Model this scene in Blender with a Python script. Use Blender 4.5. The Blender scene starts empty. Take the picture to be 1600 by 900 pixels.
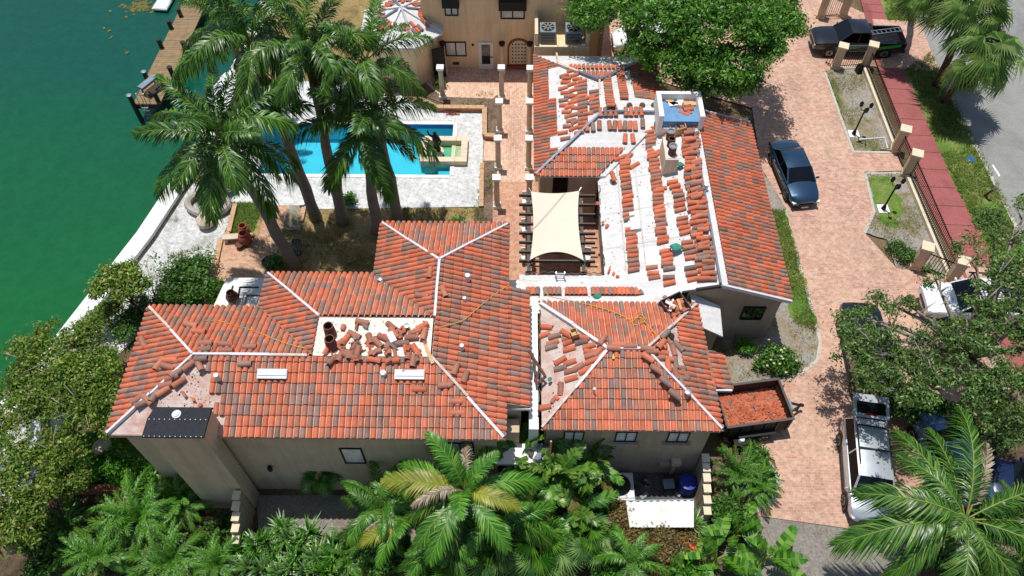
import bpy, math, random
import numpy as np
from mathutils import Vector, Matrix
from mathutils.geometry import tessellate_polygon

R = random.Random(7)
S = bpy.context.scene
COL = S.collection

# ------------------------------------------------------------------ camera, sky, sun, exposure
CAM_H, PITCH, YAW, FPX = 34.0, math.radians(54.5), math.radians(0.6), 1235.0
cam_d = bpy.data.cameras.new('camera')
cam_d.sensor_width = 36.0
cam_d.lens = FPX / 1600.0 * 36.0
cam_d.clip_end = 2000.0
cam = bpy.data.objects.new('camera', cam_d)
cam.location = (0, 0, CAM_H)
cam.rotation_euler = (math.pi / 2 - PITCH, 0, YAW)
COL.objects.link(cam)
S.camera = cam

SHADOW = Vector((0.12, -0.17, -1.0))            # where one metre of height throws its shadow
to_sun = (-SHADOW).normalized()
W = bpy.data.worlds.new('World'); S.world = W; W.use_nodes = True
nt = W.node_tree; nt.nodes.clear()
sky = nt.nodes.new('ShaderNodeTexSky'); sky.sky_type = 'NISHITA'; sky.sun_disc = False
sky.sun_elevation = math.asin(to_sun.z)
sky.sun_rotation = math.atan2(to_sun.x, to_sun.y)
bg = nt.nodes.new('ShaderNodeBackground'); bg.inputs['Strength'].default_value = 0.098
wo = nt.nodes.new('ShaderNodeOutputWorld')
nt.links.new(sky.outputs[0], bg.inputs[0]); nt.links.new(bg.outputs[0], wo.inputs[0])
sun_d = bpy.data.lights.new('sun', 'SUN'); sun_d.energy = 4.15; sun_d.angle = math.radians(0.55)
sun_d.color = (1.0, 0.965, 0.92)
sun = bpy.data.objects.new('sun', sun_d); COL.objects.link(sun)
sun.rotation_euler = SHADOW.to_track_quat('-Z', 'Y').to_euler()
S.view_settings.view_transform = 'Standard'
S.view_settings.look = 'None'
S.view_settings.exposure = 0.0
S.view_settings.gamma = 1.0
S.view_settings.use_curve_mapping = False
S.cycles.max_bounces = 6
S.cycles.transparent_max_bounces = 12

# ------------------------------------------------------------------ survey: photograph pixel + known height -> place
_cy, _sy = math.cos(YAW), math.sin(YAW)
_f = Vector((-math.cos(PITCH) * _sy, math.cos(PITCH) * _cy, -math.sin(PITCH)))
_r = Vector((_cy, _sy, 0))
_d = Vector((math.sin(PITCH) * _sy, -math.sin(PITCH) * _cy, -math.cos(PITCH)))
def P(u, v, z=0.0):
    ray = _f * FPX + _r * (u - 800) + _d * (v - 450)
    t = (z - CAM_H) / ray.z
    return Vector((ray.x * t, ray.y * t, z))
def PP(pts, z=0.0): return [P(u, v, z) for u, v in pts]
def V(*a): return Vector(a)

# ------------------------------------------------------------------ mesh building
class MB:
    def __init__(s): s.v = []; s.f = []; s.m = []
    def add(s, vs, fs, mi=0):
        b = len(s.v); s.v.extend([tuple(x) for x in vs])
        for f in fs: s.f.append([b + i for i in f]); s.m.append(mi)
        return s
    def box(s, c, size, rz=0.0, mi=0, M=None):
        hx, hy, hz = size[0] / 2, size[1] / 2, size[2] / 2
        vs = [Vector((x, y, z)) for z in (-hz, hz) for x, y in ((-hx, -hy), (hx, -hy), (hx, hy), (-hx, hy))]
        T = Matrix.Translation(c) @ (M if M is not None else Matrix.Rotation(rz, 4, 'Z'))
        return s.add([T @ v for v in vs], [(3, 2, 1, 0), (4, 5, 6, 7), (0, 1, 5, 4), (1, 2, 6, 5), (2, 3, 7, 6), (3, 0, 4, 7)], mi)
    def bar(s, a, b, w, h, mi=0, up=(0, 0, 1)):
        a, b = Vector(a), Vector(b); d = (b - a); L = d.length; d.normalize()
        up = Vector(up)
        if abs(d.dot(up)) > .98: up = Vector((0, 1, 0))
        x = d.cross(up).normalized(); z = x.cross(d)
        M = Matrix((x, d, z)).transposed().to_4x4()
        return s.box((a + b) / 2, (w, L, h), 0, mi, M)
    def tube(s, pts, rad, n=8, mi=0, cap=True):
        pts = [Vector(p) for p in pts]; k = len(pts)
        if not hasattr(rad, '__len__'): rad = [rad] * k
        vs = []; px = None; pd = None
        for i, p in enumerate(pts):
            d = (pts[min(i + 1, k - 1)] - pts[max(i - 1, 0)])
            d = d.normalized() if d.length > 1e-9 else Vector((0, 0, 1))
            if pd is not None and d.dot(pd) < 0: d = -d
            pd = d
            if px is None:
                a = Vector((1, 0, 0)) if abs(d.x) < .9 else Vector((0, 1, 0))
                px = (a - d * a.dot(d)).normalized()
            else:
                px = (px - d * px.dot(d)).normalized()
            py = d.cross(px)
            for j in range(n):
                t = 2 * math.pi * j / n
                vs.append(p + (px * math.cos(t) + py * math.sin(t)) * rad[i])
        fs = [(i * n + j, i * n + (j + 1) % n, (i + 1) * n + (j + 1) % n, (i + 1) * n + j) for i in range(k - 1) for j in range(n)]
        if cap: fs += [tuple(reversed(range(n))), tuple((k - 1) * n + j for j in range(n))]
        return s.add(vs, fs, mi)
    def cyl(s, p, r0, r1, h, n=12, mi=0):
        p = Vector(p); return s.tube([p, p + Vector((0, 0, h))], [r0, r1], n, mi)
    def lathe(s, c, prof, n=16, mi=0):
        c = Vector(c); return s.tube([c + Vector((0, 0, z)) for r, z in prof], [r for r, z in prof], n, mi)
    def prism(s, poly, z0, z1, mi=0, side=None):
        n = len(poly); p = [(q[0], q[1]) for q in poly]
        if sum(p[i][0] * p[(i + 1) % n][1] - p[(i + 1) % n][0] * p[i][1] for i in range(n)) < 0: p.reverse()
        f0 = (lambda q: z0(q) if callable(z0) else z0); f1 = (lambda q: z1(q) if callable(z1) else z1)
        vs = [(x, y, f0((x, y))) for x, y in p] + [(x, y, f1((x, y))) for x, y in p]
        tr = tessellate_polygon([[Vector((x, y, 0)) for x, y in p]])
        fs = []
        for a, b, c in tr:
            ar = (p[b][0] - p[a][0]) * (p[c][1] - p[a][1]) - (p[c][0] - p[a][0]) * (p[b][1] - p[a][1])
            if ar < 0: b, c = c, b
            fs.append((n + a, n + b, n + c)); fs.append((c, b, a))
        s.add(vs, fs, mi)
        return s.add(vs, [(i, (i + 1) % n, n + (i + 1) % n, n + i) for i in range(n)], mi if side is None else side)
    def sphere(s, c, r, n=10, k=6, mi=0, sq=(1, 1, 1), lo=-1.0):
        vs = []
        for i in range(k + 1):
            th = math.acos(max(-1, min(1, 1 - (1 - lo) * i / k)))
            for j in range(n):
                t = 2 * math.pi * j / n
                vs.append((c[0] + r * sq[0] * math.sin(th) * math.cos(t), c[1] + r * sq[1] * math.sin(th) * math.sin(t), c[2] + r * sq[2] * math.cos(th)))
        return s.add(vs, [(i * n + j, (i + 1) * n + j, (i + 1) * n + (j + 1) % n, i * n + (j + 1) % n) for i in range(k) for j in range(n)], mi)
    def mesh(s, name, mats, smooth=False):
        me = bpy.data.meshes.new(name)
        me.from_pydata(s.v, [], s.f)
        for m in (mats if isinstance(mats, (list, tuple)) else [mats]): me.materials.append(MAT[m] if isinstance(m, str) else m)
        if len(me.materials) > 1: me.polygons.foreach_set('material_index', s.m)
        if smooth:
            me.polygons.foreach_set('use_smooth', [True] * len(me.polygons))
            if smooth != 'all': me.set_sharp_from_angle(angle=math.radians(40))
        me.update()
        return me
    def build(s, name, mats, parent=None, M=None, smooth=False, world=True):
        return obj(name, s.mesh(name, mats, smooth), parent, M, world)

WM = {}
def obj(name, me, parent=None, M=None, world=True):
    """link one mesh object; world=True: geometry is given in world space even when it has a parent"""
    o = bpy.data.objects.new(name, me); COL.objects.link(o)
    M = M if M is not None else Matrix()
    o.matrix_basis = M
    if parent is not None:
        o.parent = parent
        if world:
            o.matrix_parent_inverse = WM[parent.name].inverted(); WM[o.name] = M.copy()
        else: WM[o.name] = WM[parent.name] @ M
    else: WM[o.name] = M.copy()
    return o
def tag(o, label=None, cat=None, group=None, kind=None):
    if label: o['label'] = label
    if cat: o['category'] = cat
    if group: o['group'] = group
    if kind: o['kind'] = kind
    elif cat: o['kind'] = 'thing'
    return o
def thing(name, label, cat, loc=(0, 0, 0), rz=0.0, group=None, scale=1.0):
    o = bpy.data.objects.new(name, None); o.empty_display_size = 0.3; COL.objects.link(o)
    M = Matrix.Translation(loc) @ Matrix.Rotation(rz, 4, 'Z') @ Matrix.Scale(scale, 4)
    o.matrix_basis = M; WM[o.name] = M
    return tag(o, label, cat, group)
def dup(o, M, label=None, parent=None, group=None):
    c = o.copy(); COL.objects.link(c)
    if parent is None: c.matrix_basis = M; WM[c.name] = M.copy()
    else: c.parent = parent
    if label: c['label'] = label
    if group: c['group'] = group
    for ch in o.children: dup(ch, None, None, c)
    return c
def LM(loc, rz=0.0, rx=0.0, ry=0.0, sc=1.0):
    return Matrix.Translation(loc) @ Matrix.Rotation(rz, 4, 'Z') @ Matrix.Rotation(ry, 4, 'Y') @ Matrix.Rotation(rx, 4, 'X') @ Matrix.Scale(sc, 4)
def struct(name, bm, m, smooth=False): return tag(bm.build(name, m, smooth=smooth), kind='structure')
def one(name, bm, m, label, cat, group=None, smooth=False, M=None):
    return tag(bm.build(name, m, smooth=smooth, M=M), label, cat, group)
def sheet(pts, z, holes=()):
    """flat polygon, holes allowed"""
    loops = [[Vector((p[0], p[1], 0)) for p in pts]] + [[Vector((p[0], p[1], 0)) for p in h] for h in holes]
    flat = [p for l in loops for p in l]
    fs = []
    for a, b, c in tessellate_polygon(loops):
        pa, pb, pc = flat[a], flat[b], flat[c]
        if (pb - pa).cross(pc - pa).z < 0: b, c = c, b
        fs.append((a, b, c))
    return MB().add([(p.x, p.y, z) for p in flat], fs)

# ------------------------------------------------------------------ materials
MAT = {}
def srgb(r, g, b):
    return tuple((c / 255 / 12.92 if c / 255 <= .04045 else ((c / 255 + .055) / 1.055) ** 2.4) for c in (r, g, b)) + (1,)
class NG:
    def __init__(s, name):
        s.m = bpy.data.materials.new(name); s.m.use_nodes = True; MAT[name] = s.m
        s.t = s.m.node_tree; s.t.nodes.clear()
        s.o = s.n('ShaderNodeOutputMaterial'); s.b = s.n('ShaderNodeBsdfPrincipled'); s.l(s.b.outputs[0], s.o.inputs[0])
    def n(s, t, **k):
        x = s.t.nodes.new(t)
        for a, b in k.items(): setattr(x, a, b)
        return x
    def l(s, a, b): s.t.links.new(a, b)
    def pos(s, local=False, scale=(1, 1, 1), rot=(0, 0, 0)):
        o = s.n('ShaderNodeTexCoord').outputs['Object'] if local else s.n('ShaderNodeNewGeometry').outputs['Position']
        mp = s.n('ShaderNodeMapping'); s.l(o, mp.inputs[0]); mp.inputs['Scale'].default_value = scale; mp.inputs['Rotation'].default_value = rot
        return mp.outputs[0]
    def noise(s, co, scale, detail=4, rough=.55, dist=0):
        x = s.n('ShaderNodeTexNoise'); s.l(co, x.inputs['Vector'])
        x.inputs['Scale'].default_value = scale; x.inputs['Detail'].default_value = detail; x.inputs['Roughness'].default_value = rough; x.inputs['Distortion'].default_value = dist
        return x.outputs[0]
    def ramp(s, fac, stops, interp='LINEAR'):
        x = s.n('ShaderNodeValToRGB'); s.l(fac, x.inputs[0]); x.color_ramp.interpolation = interp
        e = x.color_ramp.elements
        while len(e) < len(stops): e.new(.5)
        for i, (p, c) in enumerate(stops): e[i].position = p; e[i].color = c if len(c) == 4 else tuple(c) + (1,)
        return x.outputs[0]
    def mix(s, fac, a, b, mode='MIX'):
        x = s.n('ShaderNodeMix', data_type='RGBA', blend_type=mode)
        for i, v in ((0, fac), (6, a), (7, b)):
            if hasattr(v, 'node'): s.l(v, x.inputs[i])
            else: x.inputs[i].default_value = v
        return x.outputs[2]
    def math(s, op, a, b=0.0):
        x = s.n('ShaderNodeMath', operation=op)
        for i, v in ((0, a), (1, b)):
            if hasattr(v, 'node'): s.l(v, x.inputs[i])
            else: x.inputs[i].default_value = v
        return x.outputs[0]
    def bump(s, h, strength=.3, dist=.02):
        x = s.n('ShaderNodeBump'); s.l(h, x.inputs['Height']); x.inputs['Strength'].default_value = strength; x.inputs['Distance'].default_value = dist
        s.l(x.outputs[0], s.b.inputs['Normal'])
    def col(s, c):
        if hasattr(c, 'node'): s.l(c, s.b.inputs['Base Color'])
        else: s.b.inputs['Base Color'].default_value = c
    def rough(s, r): s.b.inputs['Roughness'].default_value = r
def g3(v): return (v, v, v, 1)
def simple(name, c, rough=.7, metal=0.0, var=.12, scale=3.0, local=True, bump=0.0, spec=.4, coat=0.0, fine=None):
    """one colour with soft large mottling and fine grain"""
    g = NG(name); co = g.pos(local)
    a = tuple(x * (1 - var) for x in c[:3]) + (1,); b = tuple(min(1, x * (1 + var)) for x in c[:3]) + (1,)
    n1 = g.noise(co, scale, 5)
    base = g.ramp(n1, [(.3, a), (.7, b)])
    n2 = g.noise(co, fine or scale * 14, 3)
    base = g.mix(.6, base, g.ramp(n2, [(.25, g3(1 - var)), (.75, g3(1.0))]), 'MULTIPLY')
    g.col(base); g.rough(rough); g.b.inputs['Metallic'].default_value = metal; g.b.inputs['Specular IOR Level'].default_value = spec
    g.b.inputs['Coat Weight'].default_value = coat; g.b.inputs['Coat Roughness'].default_value = .04
    if name.startswith('stucco'):
        st_ = g.noise(g.pos(False, (2.6, 2.6, .22)), 1.0, 6, .65); g.col(g.mix(1.0, base, g.ramp(st_, [(.3, g3(.8)), (.55, g3(1.0))]), 'MULTIPLY'))
    if bump: g.bump(n2, bump, .02)
    return g
def patchy(name, stops, scale, rough=.95, fine=9.0, bump=.5, fdark=.55, dist=.6, local=False):
    """ground cover: patches of several colours plus fine grain"""
    g = NG(name); co = g.pos(local)
    n1 = g.noise(co, scale, 8, .65, dist)
    base = g.ramp(n1, stops)
    n2 = g.noise(co, fine, 6, .7)
    base = g.mix(1.0, base, g.ramp(n2, [(.3, g3(fdark)), (.65, g3(1.1))]), 'MULTIPLY')
    g.col(base); g.rough(rough); g.b.inputs['Specular IOR Level'].default_value = .15
    g.bump(n2, bump, .06)
    return g
def bricks(name, cols, w=.29, h=.14, mortar=srgb(176, 160, 140), rot=0.0, big=None, bumpy=.4):
    g = NG(name); co = g.pos(False, (1, 1, 1), (0, 0, rot))
    wob = g.noise(co, 1.5, 2)
    b = g.n('ShaderNodeTexBrick'); g.l(co, b.inputs['Vector'])
    b.inputs['Scale'].default_value = 1; b.inputs['Brick Width'].default_value = w; b.inputs['Row Height'].default_value = h
    b.inputs['Mortar Size'].default_value = .011; b.inputs['Color1'].default_value = cols[0]; b.inputs['Color2'].default_value = cols[1]; b.inputs['Mortar'].default_value = mortar
    b.inputs['Bias'].default_value = 0
    n1 = g.noise(co, .35, 6, .6)
    base = g.mix(g.ramp(n1, [(.38, g3(0)), (.62, g3(.75))]), b.outputs[0], g.mix(.5, b.outputs[0], cols[2]))
    n2 = g.noise(co, 5, 5, .65); base = g.mix(1.0, base, g.ramp(n2, [(.25, g3(.62)), (.6, g3(1.08))]), 'MULTIPLY')
    n3 = g.noise(co, 1.4, 6, .7, .8); base = g.mix(g.ramp(n3, [(.52, g3(0)), (.72, g3(.55))]), base, cols[3])
    n4 = g.noise(g.pos(False, (1.0, .28, 1)), .55, 5, .6, .5); base = g.mix(1.0, base, g.ramp(n4, [(.3, g3(.8)), (.5, g3(1.0))]), 'MULTIPLY')
    g.col(base); g.rough(.9); g.b.inputs['Specular IOR Level'].default_value = .2
    g.bump(g.math('MULTIPLY', b.outputs['Fac'], -1.0), bumpy, .01)
    return g
def leafmat(name, stops, rough=.45, trans=.35, spec=.5, nscale=.5):
    """leaf: every leaf its own tone"""
    g = NG(name)
    geo = g.n('ShaderNodeNewGeometry')
    c = g.ramp(geo.outputs['Random Per Island'], stops)
    n = g.noise(g.pos(), nscale, 3)
    c = g.mix(1.0, c, g.ramp(n, [(.35, g3(.78)), (.65, g3(1.2))]), 'MULTIPLY')
    g.col(c); g.rough(rough); g.b.inputs['Specular IOR Level'].default_value = spec
    t = g.n('ShaderNodeBsdfTranslucent'); g.l(g.mix(1.0, c, (1.0, 1.15, .45, 1), 'MULTIPLY'), t.inputs[0])
    ms = g.n('ShaderNodeMixShader'); ms.inputs[0].default_value = trans
    g.l(g.b.outputs[0], ms.inputs[1]); g.l(t.outputs[0], ms.inputs[2]); g.l(ms.outputs[0], g.o.inputs[0])
    return g

# roof tiles: six fired tones
for i, c in enumerate([(204, 114, 82), (196, 106, 74), (166, 112, 92), (144, 118, 108), (134, 112, 102), (186, 118, 92)]):
    g = NG('tile_%d' % i); co = g.pos(False)
    n1 = g.noise(co, 2.2, 4); n2 = g.noise(co, 30, 3)
    oi = g.n('ShaderNodeObjectInfo')
    cc = srgb(*c)
    base = g.ramp(n1, [(.3, tuple(x * .82 for x in cc[:3]) + (1,)), (.7, tuple(x * 1.12 for x in cc[:3]) + (1,))])
    base = g.mix(1.0, base, g.ramp(oi.outputs['Random'], [(0, g3(.86)), (1, g3(1.12))]), 'MULTIPLY')
    base = g.mix(1.0, base, g.ramp(n2, [(.25, g3(.8)), (.7, g3(1.05))]), 'MULTIPLY')
    dust = g.noise(co, .8, 6, .7)
    base = g.mix(g.ramp(dust, [(.5, g3(0)), (.8, g3(.3))]), base, srgb(190, 150, 130))
    g.col(base); g.rough(.75); g.b.inputs['Specular IOR Level'].default_value = .3; g.bump(n2, .15, .01)
simple('tile_pan', srgb(214, 158, 136), .8, 0, .12, 3, False)  # pan colour kept pale to paint in the sunlit edge of the tiles
# exposed roof underlay: pale membrane with seams, dust and red tile dust
def membrane(name, c, dust, damt, seam=True):
    g = NG(name); co = g.pos()
    n1 = g.noise(co, 1.1, 8, .7, 1.0); n2 = g.noise(co, 14, 4, .7)
    base = g.mix(g.ramp(n1, [(.42, g3(0)), (.75, g3(damt))]), c, dust)
    base = g.mix(1.0, base, g.ramp(n2, [(.2, g3(.82)), (.6, g3(1))]), 'MULTIPLY')
    n4 = g.noise(g.pos(False, (.25, 6, 1)), 1.0, 6, .7)
    base = g.mix(1.0, base, g.ramp(n4, [(.3, g3(.8)), (.55, g3(1))]), 'MULTIPLY')
    n3 = g.noise(co, 4.5, 5, .8); base = g.mix(g.ramp(n3, [(.66, g3(0)), (.78, g3(.5))]), base, srgb(120, 105, 95))
    g.col(base); g.rough(.8); g.bump(n2, .2, .02)
membrane('underlay_white', srgb(222, 222, 220), srgb(190, 182, 174), .6)
membrane('underlay_pink', srgb(204, 192, 184), srgb(190, 126, 102), .95)
membrane('pad_white', srgb(238, 230, 216), srgb(226, 200, 178), .5)
simple('flash_white', srgb(214, 212, 216), .5, 0, .08, 2)
simple('flash_dusty', srgb(206, 188, 176), .7, 0, .2, 4)
simple('seam_grey', srgb(196, 192, 184), .8, 0, .15, 4)
simple('flash_grey', srgb(120, 124, 138), .45, .3, .1, 2)
simple('stucco_tan', srgb(206, 184, 154), .92, 0, .06, 1.2, False, .25)
simple('stucco_brown', srgb(178, 160, 138), .92, 0, .07, 1.2, False, .25)
simple('stucco_gold', srgb(244, 210, 166), .92, 0, .06, 1.0, False, .25)
simple('stucco_cream', srgb(222, 206, 178), .9, 0, .06, 1.5, False, .2)
simple('limestone', srgb(204, 190, 168), .85, 0, .12, 4, True, .3)
simple('white_paint', srgb(236, 234, 228), .6, 0, .05, 3)
simple('concrete_white', srgb(226, 226, 220), .9, 0, .1, 1.2, False, .3)
simple('concrete', srgb(168, 162, 150), .9, 0, .14, 1.5, False, .3)
simple('dark_metal', srgb(38, 38, 40), .5, .4, .2, 5)
simple('black_metal', srgb(20, 20, 22), .45, .3, .2, 5)
simple('aluminium', srgb(196, 198, 202), .35, .9, .1, 8)
simple('galvanised', srgb(170, 176, 180), .4, .8, .12, 8)
simple('shingle_black', srgb(42, 44, 50), .85, 0, .22, 6, False, .5)
simple('terracotta', srgb(150, 84, 62), .85, 0, .16, 6)
simple('terracotta_dark', srgb(110, 70, 58), .85, 0, .2, 6)
simple('wood_dock', srgb(146, 122, 90), .85, 0, .22, 2.5, False, .3)
simple('wood_dark', srgb(72, 56, 44), .85, 0, .25, 4, False, .3)
simple('wood_raw', srgb(206, 168, 122), .8, 0, .14, 5)
simple('wood_grey', srgb(92, 84, 80), .8, 0, .16, 4)
simple('piling', srgb(48, 56, 52), .85, 0, .25, 6, True, .4)
simple('sail', srgb(218, 210, 190), .75, 0, .03, 1.2)
simple('rope_yellow', srgb(226, 160, 40), .7, 0, .1, 5)
simple('rubber', srgb(22, 22, 23), .8, 0, .15, 8)
simple('rim', srgb(150, 152, 156), .3, .85, .08, 8)
simple('plastic_blue', srgb(24, 50, 150), .4, 0, .1, 5)
simple('plastic_white', srgb(214, 216, 216), .4, 0, .05, 5)
simple('plastic_black', srgb(26, 27, 30), .4, 0, .15, 5)
simple('bronze', srgb(34, 32, 28), .45, .6, .2, 8)
simple('lamp_red', srgb(150, 22, 18), .25, 0, .05, 5)
simple('lamp_clear', srgb(220, 224, 228), .12, 0, .03, 5)
simple('bark_grey', srgb(150, 140, 128), .95, 0, .25, 3, True, .8)
simple('bark_palm', srgb(138, 130, 122), .92, 0, .16, 2.2, False, .4)
simple('bark_brown', srgb(98, 76, 58), .95, 0, .3, 4, True, .8)
simple('crownshaft', srgb(116, 92, 58), .6, 0, .2, 3)
simple('soil', srgb(92, 74, 58), .98, 0, .35, 2.0, False, .6)
simple('brick_edge', srgb(196, 160, 124), .9, 0, .2, 5, False, .4)
simple('brick_red', srgb(176, 112, 90), .9, 0, .25, 5, False, .4)
simple('parapet_white', srgb(240, 238, 232), .85, 0, .06, 2, False, .2)
simple('paint_blue', srgb(104, 148, 188), .7, 0, .15, 2.5, False, .2)
simple('basin_green', srgb(216, 216, 190), .85, 0, .1, 2)
simple('pool_plaster', srgb(132, 214, 226), .8, 0, .06, 1.0, False)
simple('pool_tile', srgb(40, 104, 170), .4, 0, .2, 6, False)
simple('corrugated', srgb(226, 224, 216), .7, 0, .1, 2.2, False)
simple('glass_dark', srgb(18, 22, 26), .05, 0, .2, 1, True, 0, .9)
simple('glass_car', srgb(14, 20, 24), .06, 0, .2, 1, True, 0, .45)
simple('glass_house', srgb(206, 210, 208), .12, 0, .25, 2, True, 0, .8)  # pale base paints in reflected sky along with white blinds
simple('glass_tint', srgb(8, 10, 12), .12, 0, .2, 1, True, 0, .08)
simple('car_black', srgb(14, 16, 22), .3, .1, .05, 3, True, 0, .5, 1.0)
simple('car_blue', srgb(38, 70, 98), .3, .55, .05, 3, True, 0, .5, 1.0)
simple('car_silver', srgb(196, 204, 212), .3, .45, .04, 3, True, 0, .5, 1.0)
simple('car_white', srgb(228, 232, 234), .3, 0, .03, 3, True, 0, .5, 1.0)
simple('car_steel', srgb(84, 112, 150), .3, .5, .05, 3, True, 0, .5, 1.0)
simple('decal_green', srgb(46, 168, 62), .4, 0, .05, 3)
simple('decal_grey', srgb(126, 140, 148), .4, 0, .1, 3)
simple('steel_grey_cushion', srgb(126, 140, 154), .8, 0, .1, 5)
simple('panel_blue', srgb(30, 44, 78), .2, .2, .1, 3)
simple('foam_white', srgb(238, 238, 236), .9, 0, .05, 4)
simple('rag_green', srgb(60, 140, 120), .8, 0, .2, 6)
simple('glove_yellow', srgb(214, 220, 70), .8, 0, .15, 6)
simple('glove_dark', srgb(40, 42, 46), .85, 0, .25, 6)
simple('flower_orange', srgb(240, 96, 40), .6, 0, .1, 6)
simple('flower_pale', srgb(186, 196, 140), .6, 0, .1, 6)
simple('kerb_concrete', srgb(188, 182, 170), .9, 0, .12, 2, False, .3)
simple('reed_grey', srgb(176, 172, 160), .9, 0, .15, 5)
# ground covers
patchy('lawn_dry', [(.32, srgb(96, 92, 52)), (.48, srgb(152, 132, 88)), (.62, srgb(176, 152, 108)), (.75, srgb(112, 108, 58))], .55)
patchy('lawn_green', [(.3, srgb(88, 122, 48)), (.46, srgb(100, 132, 56)), (.58, srgb(134, 142, 78)), (.72, srgb(172, 158, 110))], .5, fdark=.5)
patchy('lawn_lush', [(.3, srgb(70, 116, 38)), (.6, srgb(92, 140, 50)), (.8, srgb(124, 150, 70))], .7, fdark=.5)
patchy('bed_gravel', [(.34, srgb(92, 106, 58)), (.45, srgb(150, 136, 112)), (.58, srgb(164, 158, 152)), (.72, srgb(128, 118, 84)), (.85, srgb(72, 108, 44))], .42)
patchy('base_ground', [(.3, srgb(70, 84, 42)), (.45, srgb(112, 92, 70)), (.6, srgb(132, 112, 88)), (.75, srgb(86, 98, 50))], .35)
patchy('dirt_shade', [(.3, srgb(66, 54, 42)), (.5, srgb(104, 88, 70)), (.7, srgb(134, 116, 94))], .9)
patchy('white_sand', [(.3, srgb(116, 118, 98)), (.42, srgb(184, 184, 178)), (.55, srgb(216, 216, 214)), (.66, srgb(172, 170, 162)), (.8, srgb(128, 124, 112))], .75, fine=6, fdark=.6)
bricks('deck_white', [srgb(220, 221, 219), srgb(202, 204, 203), srgb(204, 203, 197), srgb(176, 176, 172)], w=.62, h=.41, mortar=srgb(182, 180, 174), rot=.4)
patchy('gravel_grey', [(.3, srgb(112, 108, 102)), (.5, srgb(146, 140, 132)), (.7, srgb(124, 114, 100))], .8)
patchy('asphalt', [(.3, srgb(120, 120, 116)), (.55, srgb(146, 146, 142)), (.75, srgb(134, 132, 126))], .3, fdark=.85, bump=.25)
patchy('walk_red', [(.3, srgb(132, 78, 76)), (.5, srgb(160, 96, 92)), (.7, srgb(140, 86, 82))], .35, fdark=.82, bump=.2)
patchy('yard_floor_shade', [(.3, srgb(70, 70, 68)), (.6, srgb(104, 102, 98))], 1.2)  # yard floor: shade beside the square house painted in as a darker tone
patchy('gutter', [(.3, srgb(112, 108, 98)), (.6, srgb(132, 126, 114))], .8)
patchy('mulch', [(.35, srgb(96, 78, 66)), (.6, srgb(136, 116, 100)), (.8, srgb(110, 112, 72))], 1.1)
bricks('brick_drive', [srgb(206, 164, 144), srgb(182, 132, 116), srgb(210, 186, 156), srgb(188, 126, 112)], w=.25, h=.125, mortar=srgb(194, 174, 154))
bricks('brick_walk', [srgb(230, 190, 166), srgb(206, 160, 138), srgb(230, 204, 176), srgb(212, 154, 134)], rot=math.pi / 2)
bricks('brick_terrace', [srgb(208, 164, 134), srgb(188, 138, 112), srgb(216, 186, 152), srgb(170, 108, 84)], rot=.2)
bricks('brick_court', [srgb(206, 156, 130), srgb(186, 132, 108), srgb(212, 170, 140), srgb(172, 112, 92)])
# sea water: green shallows, teal where it is deep
g = NG('sea'); co = g.pos()
sx = g.n('ShaderNodeSeparateXYZ'); g.l(co, sx.inputs[0])
n0 = g.noise(co, .06, 3)
depth = g.math('ADD', g.math('MULTIPLY', sx.outputs[1], 1 / 46.0), g.math('MULTIPLY', g.math('SUBTRACT', n0, .5), .35))
c = g.ramp(depth, [(.25, srgb(20, 92, 34)), (.5, srgb(18, 94, 46)), (.75, srgb(16, 86, 54)), (.95, srgb(14, 78, 62))])
n1 = g.noise(g.pos(False, (1, 1, 1)), 1.6, 6, .6, .4)
g.col(g.mix(1.0, c, g.ramp(n1, [(.3, g3(.86)), (.7, g3(1.1))]), 'MULTIPLY'))
g.rough(.12); g.b.inputs['Specular IOR Level'].default_value = .5
n2 = g.noise(g.pos(False, (1, 1.8, 1), (0, 0, .5)), 2.2, 5, .6)
g.bump(n2, .28, .06)
# clear pool water: tinted, mirror at grazing angles
def clear_water(name, tint):
    g = NG(name)
    t = g.n('ShaderNodeBsdfTransparent'); t.inputs[0].default_value = tint
    gl = g.n('ShaderNodeBsdfGlossy'); gl.inputs['Roughness'].default_value = .03
    fr = g.n('ShaderNodeFresnel'); fr.inputs[0].default_value = 1.33
    b = g.n('ShaderNodeBump'); g.l(g.noise(g.pos(), 3.5, 3), b.inputs['Height']); b.inputs['Strength'].default_value = .25; b.inputs['Distance'].default_value = .03
    g.l(b.outputs[0], fr.inputs[1]); g.l(b.outputs[0], gl.inputs['Normal'])
    ms = g.n('ShaderNodeMixShader'); g.l(fr.outputs[0], ms.inputs[0]); g.l(t.outputs[0], ms.inputs[1]); g.l(gl.outputs[0], ms.inputs[2]); g.l(ms.outputs[0], g.o.inputs[0])
clear_water('pool_water', (.44, .84, .9, 1))
clear_water('basin_water', (.93, .96, .86, 1))
# foliage
leafmat('leaf_tree', [(0, srgb(46, 90, 24)), (.5, srgb(80, 134, 38)), (.85, srgb(112, 160, 54)), (1, srgb(148, 182, 82))], nscale=.9)
leafmat('leaf_oak', [(0, srgb(56, 86, 38)), (.5, srgb(88, 122, 54)), (.85, srgb(118, 146, 74)), (1, srgb(150, 166, 100))])
leafmat('leaf_seagrape', [(0, srgb(58, 92, 28)), (.45, srgb(98, 136, 42)), (.75, srgb(134, 160, 60)), (.93, srgb(168, 168, 84)), (1, srgb(166, 134, 78))])
leafmat('leaf_bright', [(0, srgb(44, 96, 20)), (.5, srgb(70, 132, 30)), (1, srgb(110, 160, 50))])
leafmat('leaf_shrub', [(0, srgb(40, 82, 26)), (.6, srgb(74, 122, 40)), (1, srgb(122, 150, 70))])
leafmat('leaf_croton', [(0, srgb(92, 82, 44)), (.4, srgb(140, 112, 70)), (.7, srgb(112, 118, 56)), (1, srgb(170, 130, 86))])
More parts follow.
